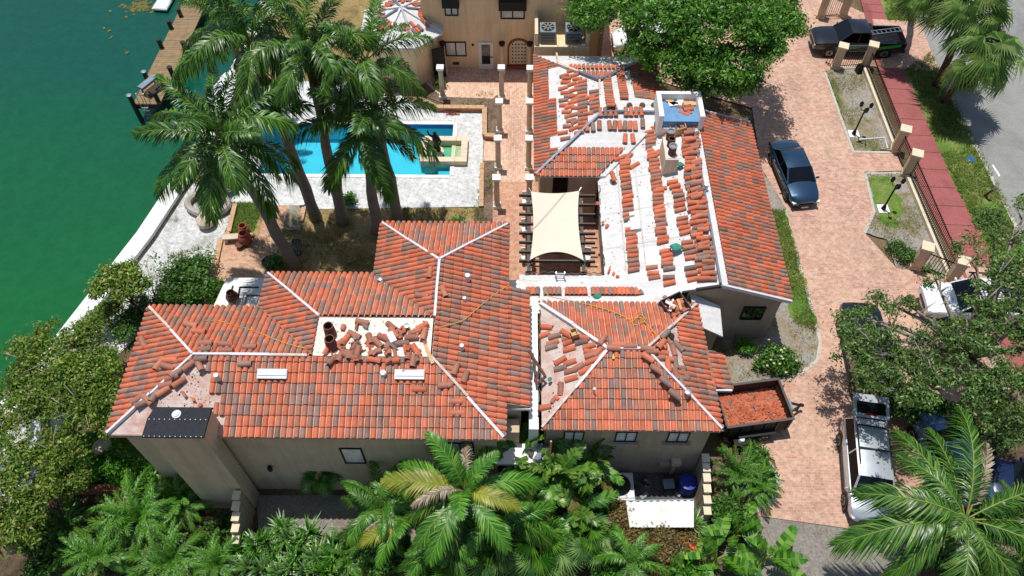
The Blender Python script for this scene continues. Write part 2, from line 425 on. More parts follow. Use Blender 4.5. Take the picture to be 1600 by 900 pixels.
leafmat('frond_green', [(0, srgb(48, 88, 30)), (.5, srgb(84, 128, 42)), (.9, srgb(122, 154, 60)), (1, srgb(164, 168, 96))], .4, .3, .6, .25)
leafmat('frond_lush', [(0, srgb(52, 108, 30)), (.6, srgb(86, 148, 44)), (1, srgb(140, 182, 74))], .38, .35, .6, .3)
leafmat('frond_yellow', [(0, srgb(110, 130, 36)), (.5, srgb(156, 166, 52)), (1, srgb(190, 178, 88))], .45, .35, .5)
leafmat('frond_dry', [(0, srgb(120, 104, 84)), (.5, srgb(160, 146, 126)), (1, srgb(196, 184, 166))], .7, .2, .2)
leafmat('frond_blue', [(0, srgb(66, 112, 58)), (.5, srgb(104, 150, 78)), (1, srgb(164, 192, 118))], .4, .3, .6)
leafmat('frond_brown', [(0, srgb(92, 80, 40)), (.5, srgb(128, 116, 56)), (1, srgb(108, 124, 52))], .5, .3, .4)
simple('midrib', srgb(124, 142, 60), .5, 0, .12, 4)
leafmat('frond_sabal', [(0, srgb(72, 108, 48)), (.5, srgb(112, 148, 70)), (1, srgb(172, 192, 118))], .4, .3, .6)
leafmat('grass_blade', [(0, srgb(78, 110, 44)), (.5, srgb(110, 140, 62)), (.8, srgb(150, 150, 88)), (1, srgb(176, 160, 112))], .7, .3, .2)
leafmat('frond_deep', [(0, srgb(42, 82, 28)), (.5, srgb(74, 120, 40)), (.9, srgb(108, 150, 56)), (1, srgb(152, 172, 88))], .38, .28, .6, .25)
simple('midrib_dry', srgb(150, 128, 92), .6, 0, .12, 4)
# ================================================================== THE SETTING
SHORE = [P(u, v, .45) for u, v in [(-190, 830), (30, 597), (120, 482), (172, 415), (213, 363), (255, 300), (300, 232), (350, 130), (398, 20)]]
SHORE = [Vector((SHORE[0].x - 60, SHORE[0].y - 50, 0))] + SHORE + [Vector((SHORE[-1].x + 10, 160, 0))]
def offset_line(pts, d):
    out = []
    for i, p in enumerate(pts):
        a = pts[max(i - 1, 0)]; b = pts[min(i + 1, len(pts) - 1)]
        t = Vector((b.x - a.x, b.y - a.y, 0)).normalized()
        out.append(Vector((p.x + t.y * d, p.y - t.x * d, 0)))
    return out
mid_shore = offset_line(SHORE, .45)
POOL = [P(*q) for q in [(388, 272), (686, 275), (686, 196), (430, 194)]]
px0, px1, py0, py1 = -16.2, -4.0, POOL[1].y, POOL[2].y
POOL = [V(px0, py0, 0), V(px1, py0, 0), V(px1, py1, 0), V(px0, py1, 0)]
struct('water', sheet([V(-500, -300, 0), V(mid_shore[0].x + .1, -300, 0)] + [V(p.x + .1, p.y, 0) for p in mid_shore] + [V(mid_shore[-1].x + .1, 500, 0), V(-500, 500, 0)], -.9), 'sea')
land = [Vector(p) for p in mid_shore] + [V(400, 160, 0), V(400, -120, 0), V(mid_shore[0].x, -120, 0)]
struct('ground', sheet(land, 0, [POOL]), 'base_ground')
Z = [0.004]
def ragged(pts, amp=.18, step=.22):
    out = []
    for i, a in enumerate(pts):
        b = pts[(i + 1) % len(pts)]; n = max(1, int((b - a).length / step))
        for k in range(n): out.append(a.lerp(b, k / n) + V(R.uniform(-amp, amp), R.uniform(-amp, amp), 0))
    return out
def ground(name, pts, m, z=None, holes=(), rag=0):
    if z is None: Z[0] += .004; z = Z[0]
    q = [p if isinstance(p, Vector) else P(*p) for p in pts]
    return struct(name, sheet(ragged(q, rag) if rag else q, z, holes), m)
# shaded soil in front of the house
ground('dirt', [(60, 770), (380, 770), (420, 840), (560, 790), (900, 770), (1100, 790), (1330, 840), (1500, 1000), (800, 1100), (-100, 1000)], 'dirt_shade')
ground('dirt', [(1130, 520), (1260, 520), (1290, 560), (1180, 600), (1120, 620)], 'bed_gravel')
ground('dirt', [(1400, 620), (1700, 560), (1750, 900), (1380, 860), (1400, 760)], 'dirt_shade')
# white sand along the sea wall
ground('sand_strip', [(258, 330), (330, 262), (420, 230), (372, 330), (352, 360), (330, 420), (300, 470), (220, 520), (120, 620), (60, 760), (-40, 860), (-130, 860), (60, 600), (135, 498)], 'white_sand')
ground('dry_grass', [(440, -20), (600, -20), (620, 130), (400, 150)], 'lawn_dry')
ground('lawn', [(455, 90), (500, 60), (540, 100), (500, 125)], 'lawn_green', rag=.3)
ground('lawn', [(330, 425), (312, 500), (230, 520), (330, 428)], 'lawn_lush')
ground('lawn', [(60, 700), (190, 660), (260, 770), (60, 770)], 'lawn_lush')
# pool deck (a slab with the pool cut out)
ground('pool_deck', [P(385, 140), P(470, 128), P(600, 130), P(640, 160), P(660, 172), P(757, 172), P(752, 324), P(330, 330), P(300, 300)], 'deck_white', .06, [POOL])
# lawn between the house and the pool
ground('lawn', [(380, 325), (790, 325), (790, 440), (380, 440)], 'lawn_dry')
ground('planting_strip', [(752, 250), (777, 250), (772, 350), (740, 350)], 'mulch')
ground('planting_strip', [(655, 148), (680, 134), (790, 150), (780, 215), (755, 215), (757, 170), (700, 165)], 'mulch')
# walks
ground('brick_walk', [(632, 105), (835, 105), (835, 150), (775, 150), (770, 155), (690, 152), (650, 118)], 'brick_walk')
ground('brick_walk', [(781, 105), (840, 105), (836, 280), (836, 470), (770, 470), (776, 300)], 'brick_walk')
ground('brick_walk', [(757, 213), (785, 213), (780, 252), (755, 252)], 'brick_walk')
ground('courtyard_paving', [(770, 285), (945, 285), (950, 440), (770, 440)], 'brick_court')
ground('terrace', [(344, 372), (404, 372), (418, 322), (452, 322), (436, 385), (420, 450), (330, 450), (332, 420)], 'brick_terrace')
ground('lawn', [(363, 318), (411, 318), (396, 364), (357, 366)], 'lawn_lush')
ground('bed', [(453, 322), (474, 322), (470, 360), (440, 362)], 'bed_gravel')
# driveway, forecourt and beds
drive_l = [(1175, 170), (1188, 262), (1227, 327), (1240, 380), (1257, 440), (1270, 487), (1282, 533), (1277, 563), (1250, 583), (1207, 597), (1130, 606), (1130, 690), (1210, 720), (1217, 765), (1200, 790), (1170, 805)]
drive_r = [(1335, 828), (1420, 800), (1470, 700), (1560, 620), (1660, 560), (1660, 440), (1480, 430), (1400, 420), (1350, 365), (1365, 330), (1350, 270), (1412, 268), (1400, 238), (1335, 238), (1289, 112), (1345, 104), (1376, 106), (1466, 112), (1440, 44), (1345, 20), (1260, -20), (920, -30), (930, 100)]
ground('driveway', drive_l + drive_r, 'brick_drive')
ground('forecourt_gravel', [(1172, 806), (1335, 829), (1420, 801), (1440, 1000), (1150, 1000)], 'gravel_grey')
ground('side_bed', [(1165, 176), (1188, 262), (1227, 327), (1240, 380), (1257, 440), (1270, 487), (1282, 533), (1277, 563), (1250, 583), (1207, 597), (1140, 600), (1150, 520), (1200, 520), (1190, 440)], 'bed_gravel', rag=.06)
ground('side_lawn', [(1204, 330), (1225, 330), (1256, 440), (1269, 487), (1272, 510), (1235, 500)], 'lawn_green', rag=.2)
ground('fence_bed', [(1290, 112), (1344, 105), (1400, 236), (1334, 237)], 'bed_gravel', rag=.06)
ground('fence_bed', [(1352, 271), (1408, 270), (1485, 435), (1400, 420), (1384, 376), (1350, 365), (1366, 332)], 'bed_gravel', rag=.06)
ground('fence_lawn', [(1356, 276), (1390, 275), (1412, 330), (1398, 362), (1372, 350)], 'lawn_green', rag=.2)
# verge, footway and street: verge and kerb stand above the road
kerb_px = [(1330, -220), (1408, -4), (1452, 83), (1506, 190), (1560, 297), (1600, 378), (1680, 530), (1850, 860)]
walk_in = [(1230, -220), (1344, 0), (1370, 107), (1418, 233), (1436, 293), (1440, 300), (1500, 425), (1540, 500), (1740, 880)]
walk_out = [(1262, -220), (1374, 0), (1412, 112), (1445, 187), (1493, 297), (1497, 303), (1552, 410), (1590, 470), (1790, 860)]
struct('verge', MB().prism([P(*p) for p in walk_out] + [P(*p) for p in reversed(kerb_px)], -.1, .11), 'lawn_green')
struct('footway', MB().prism([P(*p) for p in walk_in] + [P(*p) for p in reversed(walk_out)], -.1, .104), 'walk_red')
fw_ = bpy.data.objects['footway']
def at_v(line, v):
    for (u0, v0), (u1, v1) in zip(line, line[1:]):
        if v0 <= v <= v1: return P(u0 + (u1 - u0) * (v - v0) / (v1 - v0), v)
for v_ in (8, 20, 118, 140, 163, 187, 212, 238, 265, 293, 322, 352, 383, 415):
    a, b = at_v(walk_in, v_), at_v(walk_out, v_)
    MB().bar(V(a.x + .05, a.y, .106), V(b.x - .05, a.y - .12, .106), .035, .006).build('joint', 'wood_dark', fw_)
ko = offset_line([P(*p) for p in kerb_px], .22)
struct('kerb', MB().prism([P(*p) for p in kerb_px] + list(reversed(ko)), -.1, .125), 'kerb_concrete')
gu = offset_line([P(*p) for p in kerb_px], .75)
struct('gutter', sheet(list(ko) + list(reversed(gu)), .018), 'gutter')
struct('road', sheet(list(ko) + [V(120, ko[-1].y, 0), V(120, ko[0].y, 0)], .012), 'asphalt')
# brick crossing of the drive over footway and verge, and the lower one
struct('drive_crossing', MB().prism([P(1362, 32), P(1432, 36), P(1468, 114), P(1378, 108)], .0, .13), 'brick_drive')
struct('drive_crossing', MB().prism([P(1504, 420), P(1660, 420), P(1700, 520), P(1540, 520)], .0, .13), 'brick_drive')
# bark of the sandy sea floor seen through the shallows near the dock
weed = MB()
for i in range(116):
    q = P(R.gauss(220, 12), R.gauss(9, 7), -.88) if i < 110 else P(R.uniform(150, 200), R.uniform(0, 90), -.88); a = R.random() * 6
    weed.add([(q.x + math.cos(a + t) * R.uniform(.05, .22), q.y + math.sin(a + t) * R.uniform(.05, .2), -.888 + i * .0002) for t in (0, 1.3, 2.5, 3.8, 5)], [(0, 1, 2, 3, 4)])
tag(weed.build('seaweed', 'frond_brown'), 'pale brown floating weed patch near the top of the green water', 'seaweed', None, 'stuff')

# sea wall: coping in cast lengths
sw = thing('sea_wall', 'white concrete sea wall with broad coping along the green water', 'sea wall', tuple(P(200, 380, 0)))
so, si = offset_line(SHORE, 0), offset_line(SHORE, .92)
MB().prism([Vector(p) for p in offset_line(SHORE, .1)] + list(reversed(offset_line(SHORE, .8))), -2.2, .25).build('wall', 'concrete', sw)
for i in range(1, len(SHORE) - 1):
    a, b, c, d = so[i], so[i + 1], si[i + 1], si[i]
    n = max(1, int((b - a).length / 4.2))
    n = min(n, 6)
    for k in range(n):
        t0, t1 = k / n + .002, (k + 1) / n - .002
        MB().prism([a.lerp(b, t0), a.lerp(b, t1), d.lerp(c, t1), d.lerp(c, t0)], .25, .45).build('coping', 'concrete_white', sw)

# pool basin: walls, floor, tile band, steps and water
pl = thing('swimming_pool', 'long bright blue swimming pool in the white deck behind the palms', 'pool', (px0, py0, 0))
m = MB()
m.add([(px0, py0, -1.3), (px1, py0, -1.3), (px1, py1, -1.3), (px0, py1, -1.3)], [(0, 1, 2, 3)])
for a, b in ((0, 1), (1, 2), (2, 3), (3, 0)):
    A, B = POOL[a], POOL[b]
    m.add([(A.x, A.y, -1.3), (B.x, B.y, -1.3), (B.x, B.y, .06), (A.x, A.y, .06)], [(3, 2, 1, 0)])
m.build('basin', 'pool_plaster', pl)
m = MB()
for a, b in ((0, 1), (1, 2), (2, 3), (3, 0)):
    A, B = POOL[a], POOL[b]; c = (A + B) / 2; n = (V((px0 + px1) / 2, (py0 + py1) / 2, 0) - c); n = Vector((n.x if abs(B.x - A.x) < .1 else 0, n.y if abs(B.y - A.y) < .1 else 0, 0)).normalized() * .012
    m.bar(A + n + V(0, 0, -.1), B + n + V(0, 0, -.1), .02, .3)
m.build('tile_band', 'pool_tile', pl)
for k in range(4):
    MB().box((px1 - .35 - k * .3 / 2 - .02, py0 + .75, -1.25 + (1.0 - k * .28) / 2), (.7 + k * .3, 1.4, 1.0 - k * .28 + k * .002)).build('step', 'pool_plaster', pl)
MB().add([(px0, py0, -.02), (px1, py0, -.02), (px1, py1, -.02), (px0, py1, -.02)], [(0, 1, 2, 3)]).build('pool_water', 'pool_water', pl)
m = MB()
for A, B, o in ((POOL[0], POOL[1], (0, -.12)), (POOL[1], POOL[2], (.12, 0)), (POOL[2], POOL[3], (0, .12))):
    m.bar(A + V(o[0], o[1], .075), B + V(o[0], o[1], .075), .24, .05)
m.build('coping', 'concrete_white', pl)

# square fountain basin overlapping the pool's end, with a dark statue on a pedestal
fb = [P(655, 252, .45), P(729, 255, .45), P(733, 213, .45), P(665, 211, .45)]
fx0, fx1, fy0, fy1 = fb[0].x, fb[1].x, fb[0].y, fb[2].y
ft = thing('fountain_basin', 'square cream stone fountain basin at the end of the pool', 'fountain', ((fx0 + fx1) / 2, (fy0 + fy1) / 2, 0))
w = .38
for nm, bx in (('side', (fx0, fy0, fx1, fy0 + w)), ('side', (fx0, fy1 - w, fx1, fy1)), ('side', (fx0, fy0 + w, fx0 + w, fy1 - w)), ('side', (fx1 - w, fy0 + w, fx1, fy1 - w))):
    MB().prism([(bx[0] + .04, bx[1] + .04), (bx[2] - .04, bx[1] + .04), (bx[2] - .04, bx[3] - .04), (bx[0] + .04, bx[3] - .04)], -.6, .38).build('wall', 'stucco_cream', ft)
for bx in ((fx0, fy0, fx1, fy0 + w), (fx0, fy1 - w, fx1, fy1), (fx0, fy0 + w, fx0 + w, fy1 - w), (fx1 - w, fy0 + w, fx1, fy1 - w)):
    n = 4
    for k in range(n):
        if bx[2] - bx[0] > bx[3] - bx[1]:
            a, b = bx[0] + (bx[2] - bx[0]) * k / n + .006, bx[0] + (bx[2] - bx[0]) * (k + 1) / n - .006; q = (a, bx[1], b, bx[3])
        else:
            a, b = bx[1] + (bx[3] - bx[1]) * k / n + .006, bx[1] + (bx[3] - bx[1]) * (k + 1) / n - .006; q = (bx[0], a, bx[2], b)
        MB().prism([(q[0], q[1]), (q[2], q[1]), (q[2], q[3]), (q[0], q[3])], .38, .46).build('coping', 'stucco_cream', ft)
MB().prism([(fx0 + w, fy0 + w), (fx1 - w, fy0 + w), (fx1 - w, fy1 - w), (fx0 + w, fy1 - w)], -.1, -.04).build('basin', 'basin_green', ft)
MB().prism([(fx0 + w - .02, fy0 + w - .02), (fx1 - w + .02, fy0 + w - .02), (fx1 - w + .02, fy1 - w + .02), (fx0 + w - .02, fy1 - w + .02)], .18, .2).build('basin_water', 'basin_water', ft)
c = P(683, 240, .2)
ped = thing('fountain_statue', 'dark bronze statue with raised arm in the middle of the fountain', 'statue', (c.x, c.y, -.04))
MB().lathe((c.x, c.y, -.04), [(.3, 0), (.34, .2), (.42, .4), (.44, .46), (.3, .47)], 8).build('pedestal', 'stucco_cream', ped)
m = MB(); b = V(c.x, c.y, .43)
m.tube([b + V(.1, 0, 0), b + V(.12, -.02, .3), b + V(.05, 0, .6), b + V(0, 0, .85), b + V(0, 0, 1.15), b + V(-.02, 0, 1.3), b + V(-.02, 0, 1.42), b + V(-.02, 0, 1.52)], [.12, .1, .13, .2, .22, .1, .12, .05], 10)
m.tube([b + V(-.12, .04, 0), b + V(-.1, .06, .35), b + V(-.02, .02, .7)], [.09, .09, .13], 8)
m.tube([b + V(-.12, 0, 1.12), b + V(-.35, -.02, 1.3), b + V(-.42, -.03, 1.65)], [.08, .06, .04], 8)
m.tube([b + V(.15, 0, 1.1), b + V(.3, -.1, .85), b + V(.2, -.22, .7)], [.08, .06, .05], 8)
m.tube([b + V(.05, .1, .02), b + V(-.05, .16, .2), b + V(.1, .12, .5)], [.22, .18, .1], 8)
m.build('figure', 'bronze', ped, smooth='all')

# low brick edging round the planting by the pool
def edging(pts, h=.42, w=.3, label='', m='brick_edge', name='brick_edging'):
    q = [P(u, v, h) for u, v in pts]
    t = thing(name, label, 'edging', (q[0].x, q[0].y, 0))
    for a, b in zip(q, q[1:]):
        d = (b - a); L = d.length; d.normalize(); nb = max(1, int(L / .45))
        MB().bar(V(a.x, a.y, h / 2 - .05), V(b.x, b.y, h / 2 - .05), w * .8, h - .1).build('wall', 'brick_red', t)
        for k in range(nb):
            MB().bar(a + d * (L * k / nb + .006) - V(0, 0, .04), a + d * (L * (k + 1) / nb - .006) - V(0, 0, .04), w, .1 + R.uniform(-.008, .008)).build('coping_brick', m, t)
    return t
edging([(655, 152), (680, 166), (757, 167), (757, 210), (772, 211)], .42, .3, 'low brick edged planter wall along the far side of the pool deck')
edging([(753, 254), (752, 322)], .2, .25, 'low brick edging right of the pool deck beside the walkway')
edging([(636, 118), (604, 132), (598, 125)], .35, .3, 'short brick edging behind the tall palms near the turret')
edging([(367, 318), (357, 362), (350, 368), (396, 366)], .25, .25, 'tan edging round the bright green lawn patch left of the palms')
edging([(344, 374), (330, 440), (322, 475)], .2, .3, 'tan edging along the left side of the brick terrace')
edging([(475, 322), (470, 345)], .2, .25, 'short edging by the planting strip near the pool deck')
edging([(62, 762), (205, 762)], .5, .3, 'low brown brick wall among the shrubs at lower left', 'brick_red', 'garden_wall')
# bricks left on the deck
t = None
for k in range(7):
    q = P(700 + (k % 4) * 5 + R.uniform(-1, 1), 178 - (k // 4) * 4, .12)
    one('loose_brick', MB().box((0, 0, 0), (.3, .12, .08)), 'brick_red', 'loose red brick in the small pile on the pool deck', 'brick', 'loose bricks on the pool deck', M=LM((q.x, q.y, .1 + (k // 4) * .085), R.uniform(-.4, .4)))

edging([(1200, 722), (1212, 738), (1217, 756), (1212, 776), (1198, 790), (1176, 800)], .14, .2, 'curved stone edging round the planting at the lower drive', 'kerb_concrete', 'stone_edging')
edging([(1289, 113), (1333, 237), (1399, 238)], .1, .16, 'pale brick edging round the upper fence bed', 'kerb_concrete', 'stone_edging')
edging([(1408, 270), (1352, 271), (1366, 331), (1351, 364)], .1, .16, 'pale brick edging round the lower fence bed', 'kerb_concrete', 'stone_edging')
edging([(1227, 328), (1240, 381), (1257, 441), (1270, 488), (1282, 534), (1277, 563), (1250, 584), (1207, 598)], .08, .16, 'pale brick edging between the drive and the bed along the long wing', 'kerb_concrete', 'stone_edging')
# grass tufts over the beds, verge and lawn patches
def inside(p, poly):
    c = False; n = len(poly)
    for i in range(n):
        a, b = poly[i], poly[(i + 1) % n]
        if (a.y > p.y) != (b.y > p.y) and p.x < (b.x - a.x) * (p.y - a.y) / (b.y - a.y) + a.x: c = not c
    return c
from mathutils import noise as mnoise
tuft = MB(); tr_ = random.Random(5)
def sow(pts, n, z=.02, thr=.0, h=(.08, .2), fs=.5):
    poly = [P(*q) for q in pts]; x0, x1 = min(p.x for p in poly), max(p.x for p in poly); y0, y1 = min(p.y for p in poly), max(p.y for p in poly)
    for _ in range(n):
        q = V(tr_.uniform(x0, x1), tr_.uniform(y0, y1), 0)
        if mnoise.noise(q * fs) < thr + tr_.uniform(-.15, .15) or not inside(q, poly): continue
        for k in range(4):
            a = tr_.uniform(0, 6.3); l = tr_.uniform(*h); b = q + V(tr_.uniform(-.08, .08), tr_.uniform(-.08, .08), z); w = V(-math.sin(a), math.cos(a), 0) * .018; t = b + V(math.cos(a) * l * .7, math.sin(a) * l * .7, l)
            tuft.add([b - w, b + w, t], [(0, 1, 2)])
sow([(1412, 112), (1452, 84), (1506, 190), (1560, 297), (1600, 378), (1552, 410), (1497, 303), (1445, 187)], 5200, .11, -.3)
sow([(1380, 0), (1405, 0), (1430, 36), (1385, 34)], 700, .11, -.3)
sow([(1188, 262), (1227, 327), (1240, 380), (1257, 440), (1270, 487), (1282, 533), (1277, 563), (1250, 583), (1207, 597), (1150, 600), (1150, 530), (1205, 520), (1236, 470)], 4200, .03, -.02)
sow([(1204, 330), (1225, 330), (1256, 440), (1269, 487), (1275, 520), (1240, 505)], 3000, .04, -.25)
sow([(1290, 112), (1344, 105), (1400, 236), (1334, 237)], 2200, .03, .08)
sow([(1352, 271), (1408, 270), (1485, 435), (1400, 420), (1384, 376), (1350, 365), (1366, 332)], 3600, .03, -.02)
sow([(363, 318), (411, 318), (396, 364), (357, 366)], 1400, .03, -.4)
sow([(380, 325), (790, 325), (790, 440), (380, 440)], 2600, .02, .12)
sow([(655, 148), (680, 134), (790, 150), (780, 215), (755, 215), (757, 170), (700, 165)], 900, .02, .0)
sow([(752, 250), (777, 250), (772, 350), (740, 350)], 500, .02, -.1)
sow([(60, 700), (190, 660), (260, 770), (60, 770)], 1500, .02, -.2)
sow([(260, 400), (330, 380), (320, 470), (240, 500)], 1200, .02, .05)
tag(tuft.build('grass_tufts', 'grass_blade'), 'short grass tufts and weeds in the beds, verge and lawn patches', 'grass', None, 'stuff')
# ================================================================== ROOF TILES
PITCH_T, COURSE = .245, .42
def tile_faces(L=.47, w0=.106, w1=.098, h=.12, lift=.05, pan=True):
    """one laid barrel tile: local x across, y up the slope, z off the roof; returns verts, faces"""
    vs = []; n = 6
    def row(y, w, zo, hh):
        r = []
        for j in range(n + 1):
            t = math.pi * j / n
            r.append((-math.cos(t) * w, y, zo + math.sin(t) * hh))
        return r
    lo, hi = row(0, w0, lift, h), row(L, w1, .004, h * .9)
    inn = row(0, w0 - .016, lift - .012, h - .014)
    vs = lo + hi + inn
    k = n + 1
    fs = [(j, j + 1, k + j + 1, k + j) for j in range(n)] + [(2 * k + j, 2 * k + j + 1, j + 1, j) for j in range(n)]
    fs += [tuple(reversed(range(2 * k, 3 * k)))]
    # pan beside the cap
    b = len(vs)
    if pan:
        x0, x1 = w0 - .015, PITCH_T - w0 + .015
        vs += [(x0, 0, lift * .6 + .02), ((x0 + x1) / 2, 0, lift * .6), (x1, 0, lift * .6 + .02), (x0, L, .02), ((x0 + x1) / 2, L, .004), (x1, L, .02), (x0, 0, 0), (x1, 0, 0)]
        fs += [(b + 6, b + 7, b + 2, b + 1, b), (b, b + 1, b + 4, b + 3), (b + 1, b + 2, b + 5, b + 4)]
    return [Vector(v) for v in vs], fs
TV, TF = tile_faces()
NPAN = len(TF) - 2
TILE_ME = []
for i in range(6):
    mb = MB().add(TV, TF); mb.m = [1 if q >= NPAN else 0 for q in range(len(TF))]; TILE_ME.append(mb.mesh('roof_tile', ['tile_%d' % i, 'tile_pan'], smooth=True))
def tone(r=R, w=(31, 13, 30, 13, 5, 8)): return r.choices(range(6), w)[0]
def clip(poly, hp):
    """cut 3D polygon (roof-local) by half plane a*x+b*y+c>=0"""
    a, b, c = hp; out = []
    for i, p in enumerate(poly):
        q = poly[(i + 1) % len(poly)]
        dp, dq = a * p.x + b * p.y + c, a * q.x + b * q.y + c
        if dp >= 0: out.append(p)
        if (dp >= 0) != (dq >= 0): out.append(p.lerp(q, dp / (dp - dq)))
    return out
class Roof:
    """collects laid tiles of one house; the nearest 300 become objects, the rest one mesh"""
    def __init__(s, deck): s.deck = deck; s.t = []
    def lay(s, poly, eave0, eave1, tones=None, keep=None, v0=-.06):
        """poly: convex 3D polygon to tile; eave0->eave1: eave line with the roof rising to its left"""
        U = (eave1 - eave0).normalized()
        N = None
        for p in poly:
            d = p - eave0
            if (d - U * d.dot(U)).length > .3: N = U.cross(d).normalized(); break
        Vv = N.cross(U)
        F = Matrix((U, Vv, N)).transposed().to_4x4(); F.translation = eave0
        q = [((p - eave0).dot(U), (p - eave0).dot(Vv)) for p in poly]
        if sum(q[i][0] * q[(i + 1) % len(q)][1] - q[(i + 1) % len(q)][0] * q[i][1] for i in range(len(q))) < 0: q.reverse()
        hps = []
        for i in range(len(q)):
            (x0, y0), (x1, y1) = q[i], q[(i + 1) % len(q)]
            L = math.hypot(x1 - x0, y1 - y0); nx, ny = -(y1 - y0) / L, (x1 - x0) / L
            sl = .08 if (abs(ny) > .99 and y0 < .1) else 0
            hps.append((nx, ny, -(nx * x0 + ny * y0) + sl))
        us = [a for a, b in q]; vs_ = [b for a, b in q]
        nu0, nu1 = int(min(us) / PITCH_T) - 1, int(max(us) / PITCH_T) + 2
        nv0, nv1 = int((min(vs_)) / COURSE) - 1, int(max(vs_) / COURSE) + 1
        for j in range(nv0, nv1):
            for i in range(nu0, nu1):
                x = (i + .5) * PITCH_T; y = j * COURSE + v0
                cx, cy = x + .03, y + COURSE / 2
                if any(a * cx + b * cy + c < -.34 for a, b, c in hps): continue
                if keep and not keep(F @ Vector((cx, cy, 0))): continue
                jit = Matrix.Rotation(R.uniform(-.012, .012), 4, 'Z')
                T = Matrix.Translation((x + R.uniform(-.006, .006), y + R.uniform(-.012, .012), R.uniform(0, .006))) @ jit
                cs = [T @ v for v in (Vector((-.1, 0, 0)), Vector((.145, 0, 0)), Vector((.145, .47, 0)), Vector((-.1, .47, 0)))]
                cut = [h for h in hps if any(h[0] * p.x + h[1] * p.y + h[2] < 0 for p in cs)]
                k = tones() if tones else tone()
                if not cut: s.t.append((F @ T, None, k, (F @ T).translation))
                else:
                    vs = []; fs = []; pm = []
                    for fi, f in enumerate(TF):
                        pl_ = [T @ TV[a] for a in f]
                        for h in cut:
                            pl_ = clip(pl_, h)
                            if len(pl_) < 3: break
                        if len(pl_) >= 3:
                            fs.append(tuple(range(len(vs), len(vs) + len(pl_)))); vs += [F @ p for p in pl_]; pm.append(fi >= NPAN)
                    if len(fs) >= 3: s.t.append((None, (vs, fs, pm), k, F @ Vector((x, y + .2, 0))))
    def finish(s, limit=290):
        c = Vector((0, 0, CAM_H))
        s.t.sort(key=lambda a: (a[3] - c).length + (2.5 if a[1] else 0))
        rest = MB()
        for n, (M, geo, k, p) in enumerate(s.t):
            if n < limit:
                if geo is None: obj('roof_tile', TILE_ME[k], s.deck, M)
                else:
                    o = Vector(p); mb = MB().add([v - o for v in geo[0]], geo[1]); mb.m = [int(q) for q in geo[2]]
                    mb.build('roof_tile', ['tile_%d' % k, 'tile_pan'], s.deck, Matrix.Translation(o))
            else:
                n0 = len(rest.m)
                if geo is None: rest.add([M @ v for v in TV], TF, k); rest.m[n0 + NPAN:] = [6] * (len(TF) - NPAN)
                else: rest.add(geo[0], geo[1], k); rest.m[n0:] = [6 if q else k for q in geo[2]]
        if rest.v: tag(rest.build('roof_tiles', ['tile_%d' % i for i in range(6)] + ['tile_pan'], s.deck, smooth=True), kind='stuff')
def plane_mb(polys, th=.12):
    m = MB()
    for p in polys:
        n = len(p); m.add(list(p) + [q - Vector((0, 0, th)) for q in p], [tuple(range(n)), tuple(reversed(range(n, 2 * n)))] + [(i, n + i, n + (i + 1) % n, (i + 1) % n) for i in range(n)])
    return m
def up(poly):
    n = sum(((poly[i] - poly[0]).cross(poly[i + 1] - poly[0]) for i in range(1, len(poly) - 1)), Vector())
    return poly if n.z > 0 else list(reversed(poly))
def board(parent, a, b, w=.11, h=.16, m='flash_white', name='hip_board'):
    a, b = Vector(a), Vector(b); L = (b - a).length; n = max(1, round(L / 1.7)); j = lambda: V(R.uniform(-.018, .018), R.uniform(-.018, .018), .1 + R.uniform(-.02, .012))
    for k in range(n): MB().bar(a.lerp(b, k / n) + j(), a.lerp(b, (k + 1) / n - .004) + j(), w * R.uniform(.85, 1.1), h).build(name, m if R.random() < .8 else 'flash_dusty', parent)
def window(parent, c, w, h, nrm, cols=2, rows=1, frame='black_metal', glass='glass_house', fw=.06, sill=None, muntin=0):
    """window in a wall: frame, panes set back, sill; c centre on the wall face, nrm outward normal"""
    n = Vector(nrm).normalized(); U = Vector((0, 0, 1)).cross(n).normalized(); c = Vector(c)
    f = MB(); Mx = Matrix((U, n, Vector((0, 0, 1)))).transposed().to_4x4()
    def bx(x, z, sx, sz, d0, d1): f.box(c + U * x + V(0, 0, z) + n * ((d0 + d1) / 2), (sx, d1 - d0, sz), 0, 0, Mx)
    bx(0, h / 2 - fw / 2, w, fw, -.05, .05); bx(0, -h / 2 + fw / 2, w, fw, -.05, .05)
    for k in range(cols + 1): bx(-w / 2 + fw / 2 + (w - fw) * k / cols, 0, fw, h - 2 * fw, -.05, .045)
    for k in range(1, rows): bx(0, -h / 2 + h * k / rows, w - 2 * fw, fw * .7, -.05, .04)
    wo_ = f.build('window', frame, parent)
    for k in range(cols):
        for j in range(rows):
            g_ = MB(); x = -w / 2 + (k + .5) * (w - fw) / cols + fw / 2; z = -h / 2 + (j + .5) * h / rows
            g_.box(c + U * x + V(0, 0, z) + n * .006, ((w - fw) / cols - fw * .6, .012, h / rows - fw), 0, 0, Mx)
            g_.build('pane', glass, wo_)
            for q in range(muntin):
                MB().box(c + U * x + V(0, 0, z + (h / rows - fw) * ((q + 1) / (muntin + 1) - .5)) + n * .018, ((w - fw) / cols - fw * .6, .02, .025), 0, 0, Mx).build('muntin', 'white_paint' if glass == 'glass_house' else frame, wo_)
    if sill: MB().box(c + V(0, 0, -h / 2 - .05) + n * .09, (w + .3, .2, .09), 0, 0, Mx).build('sill', sill, wo_)
    return wo_

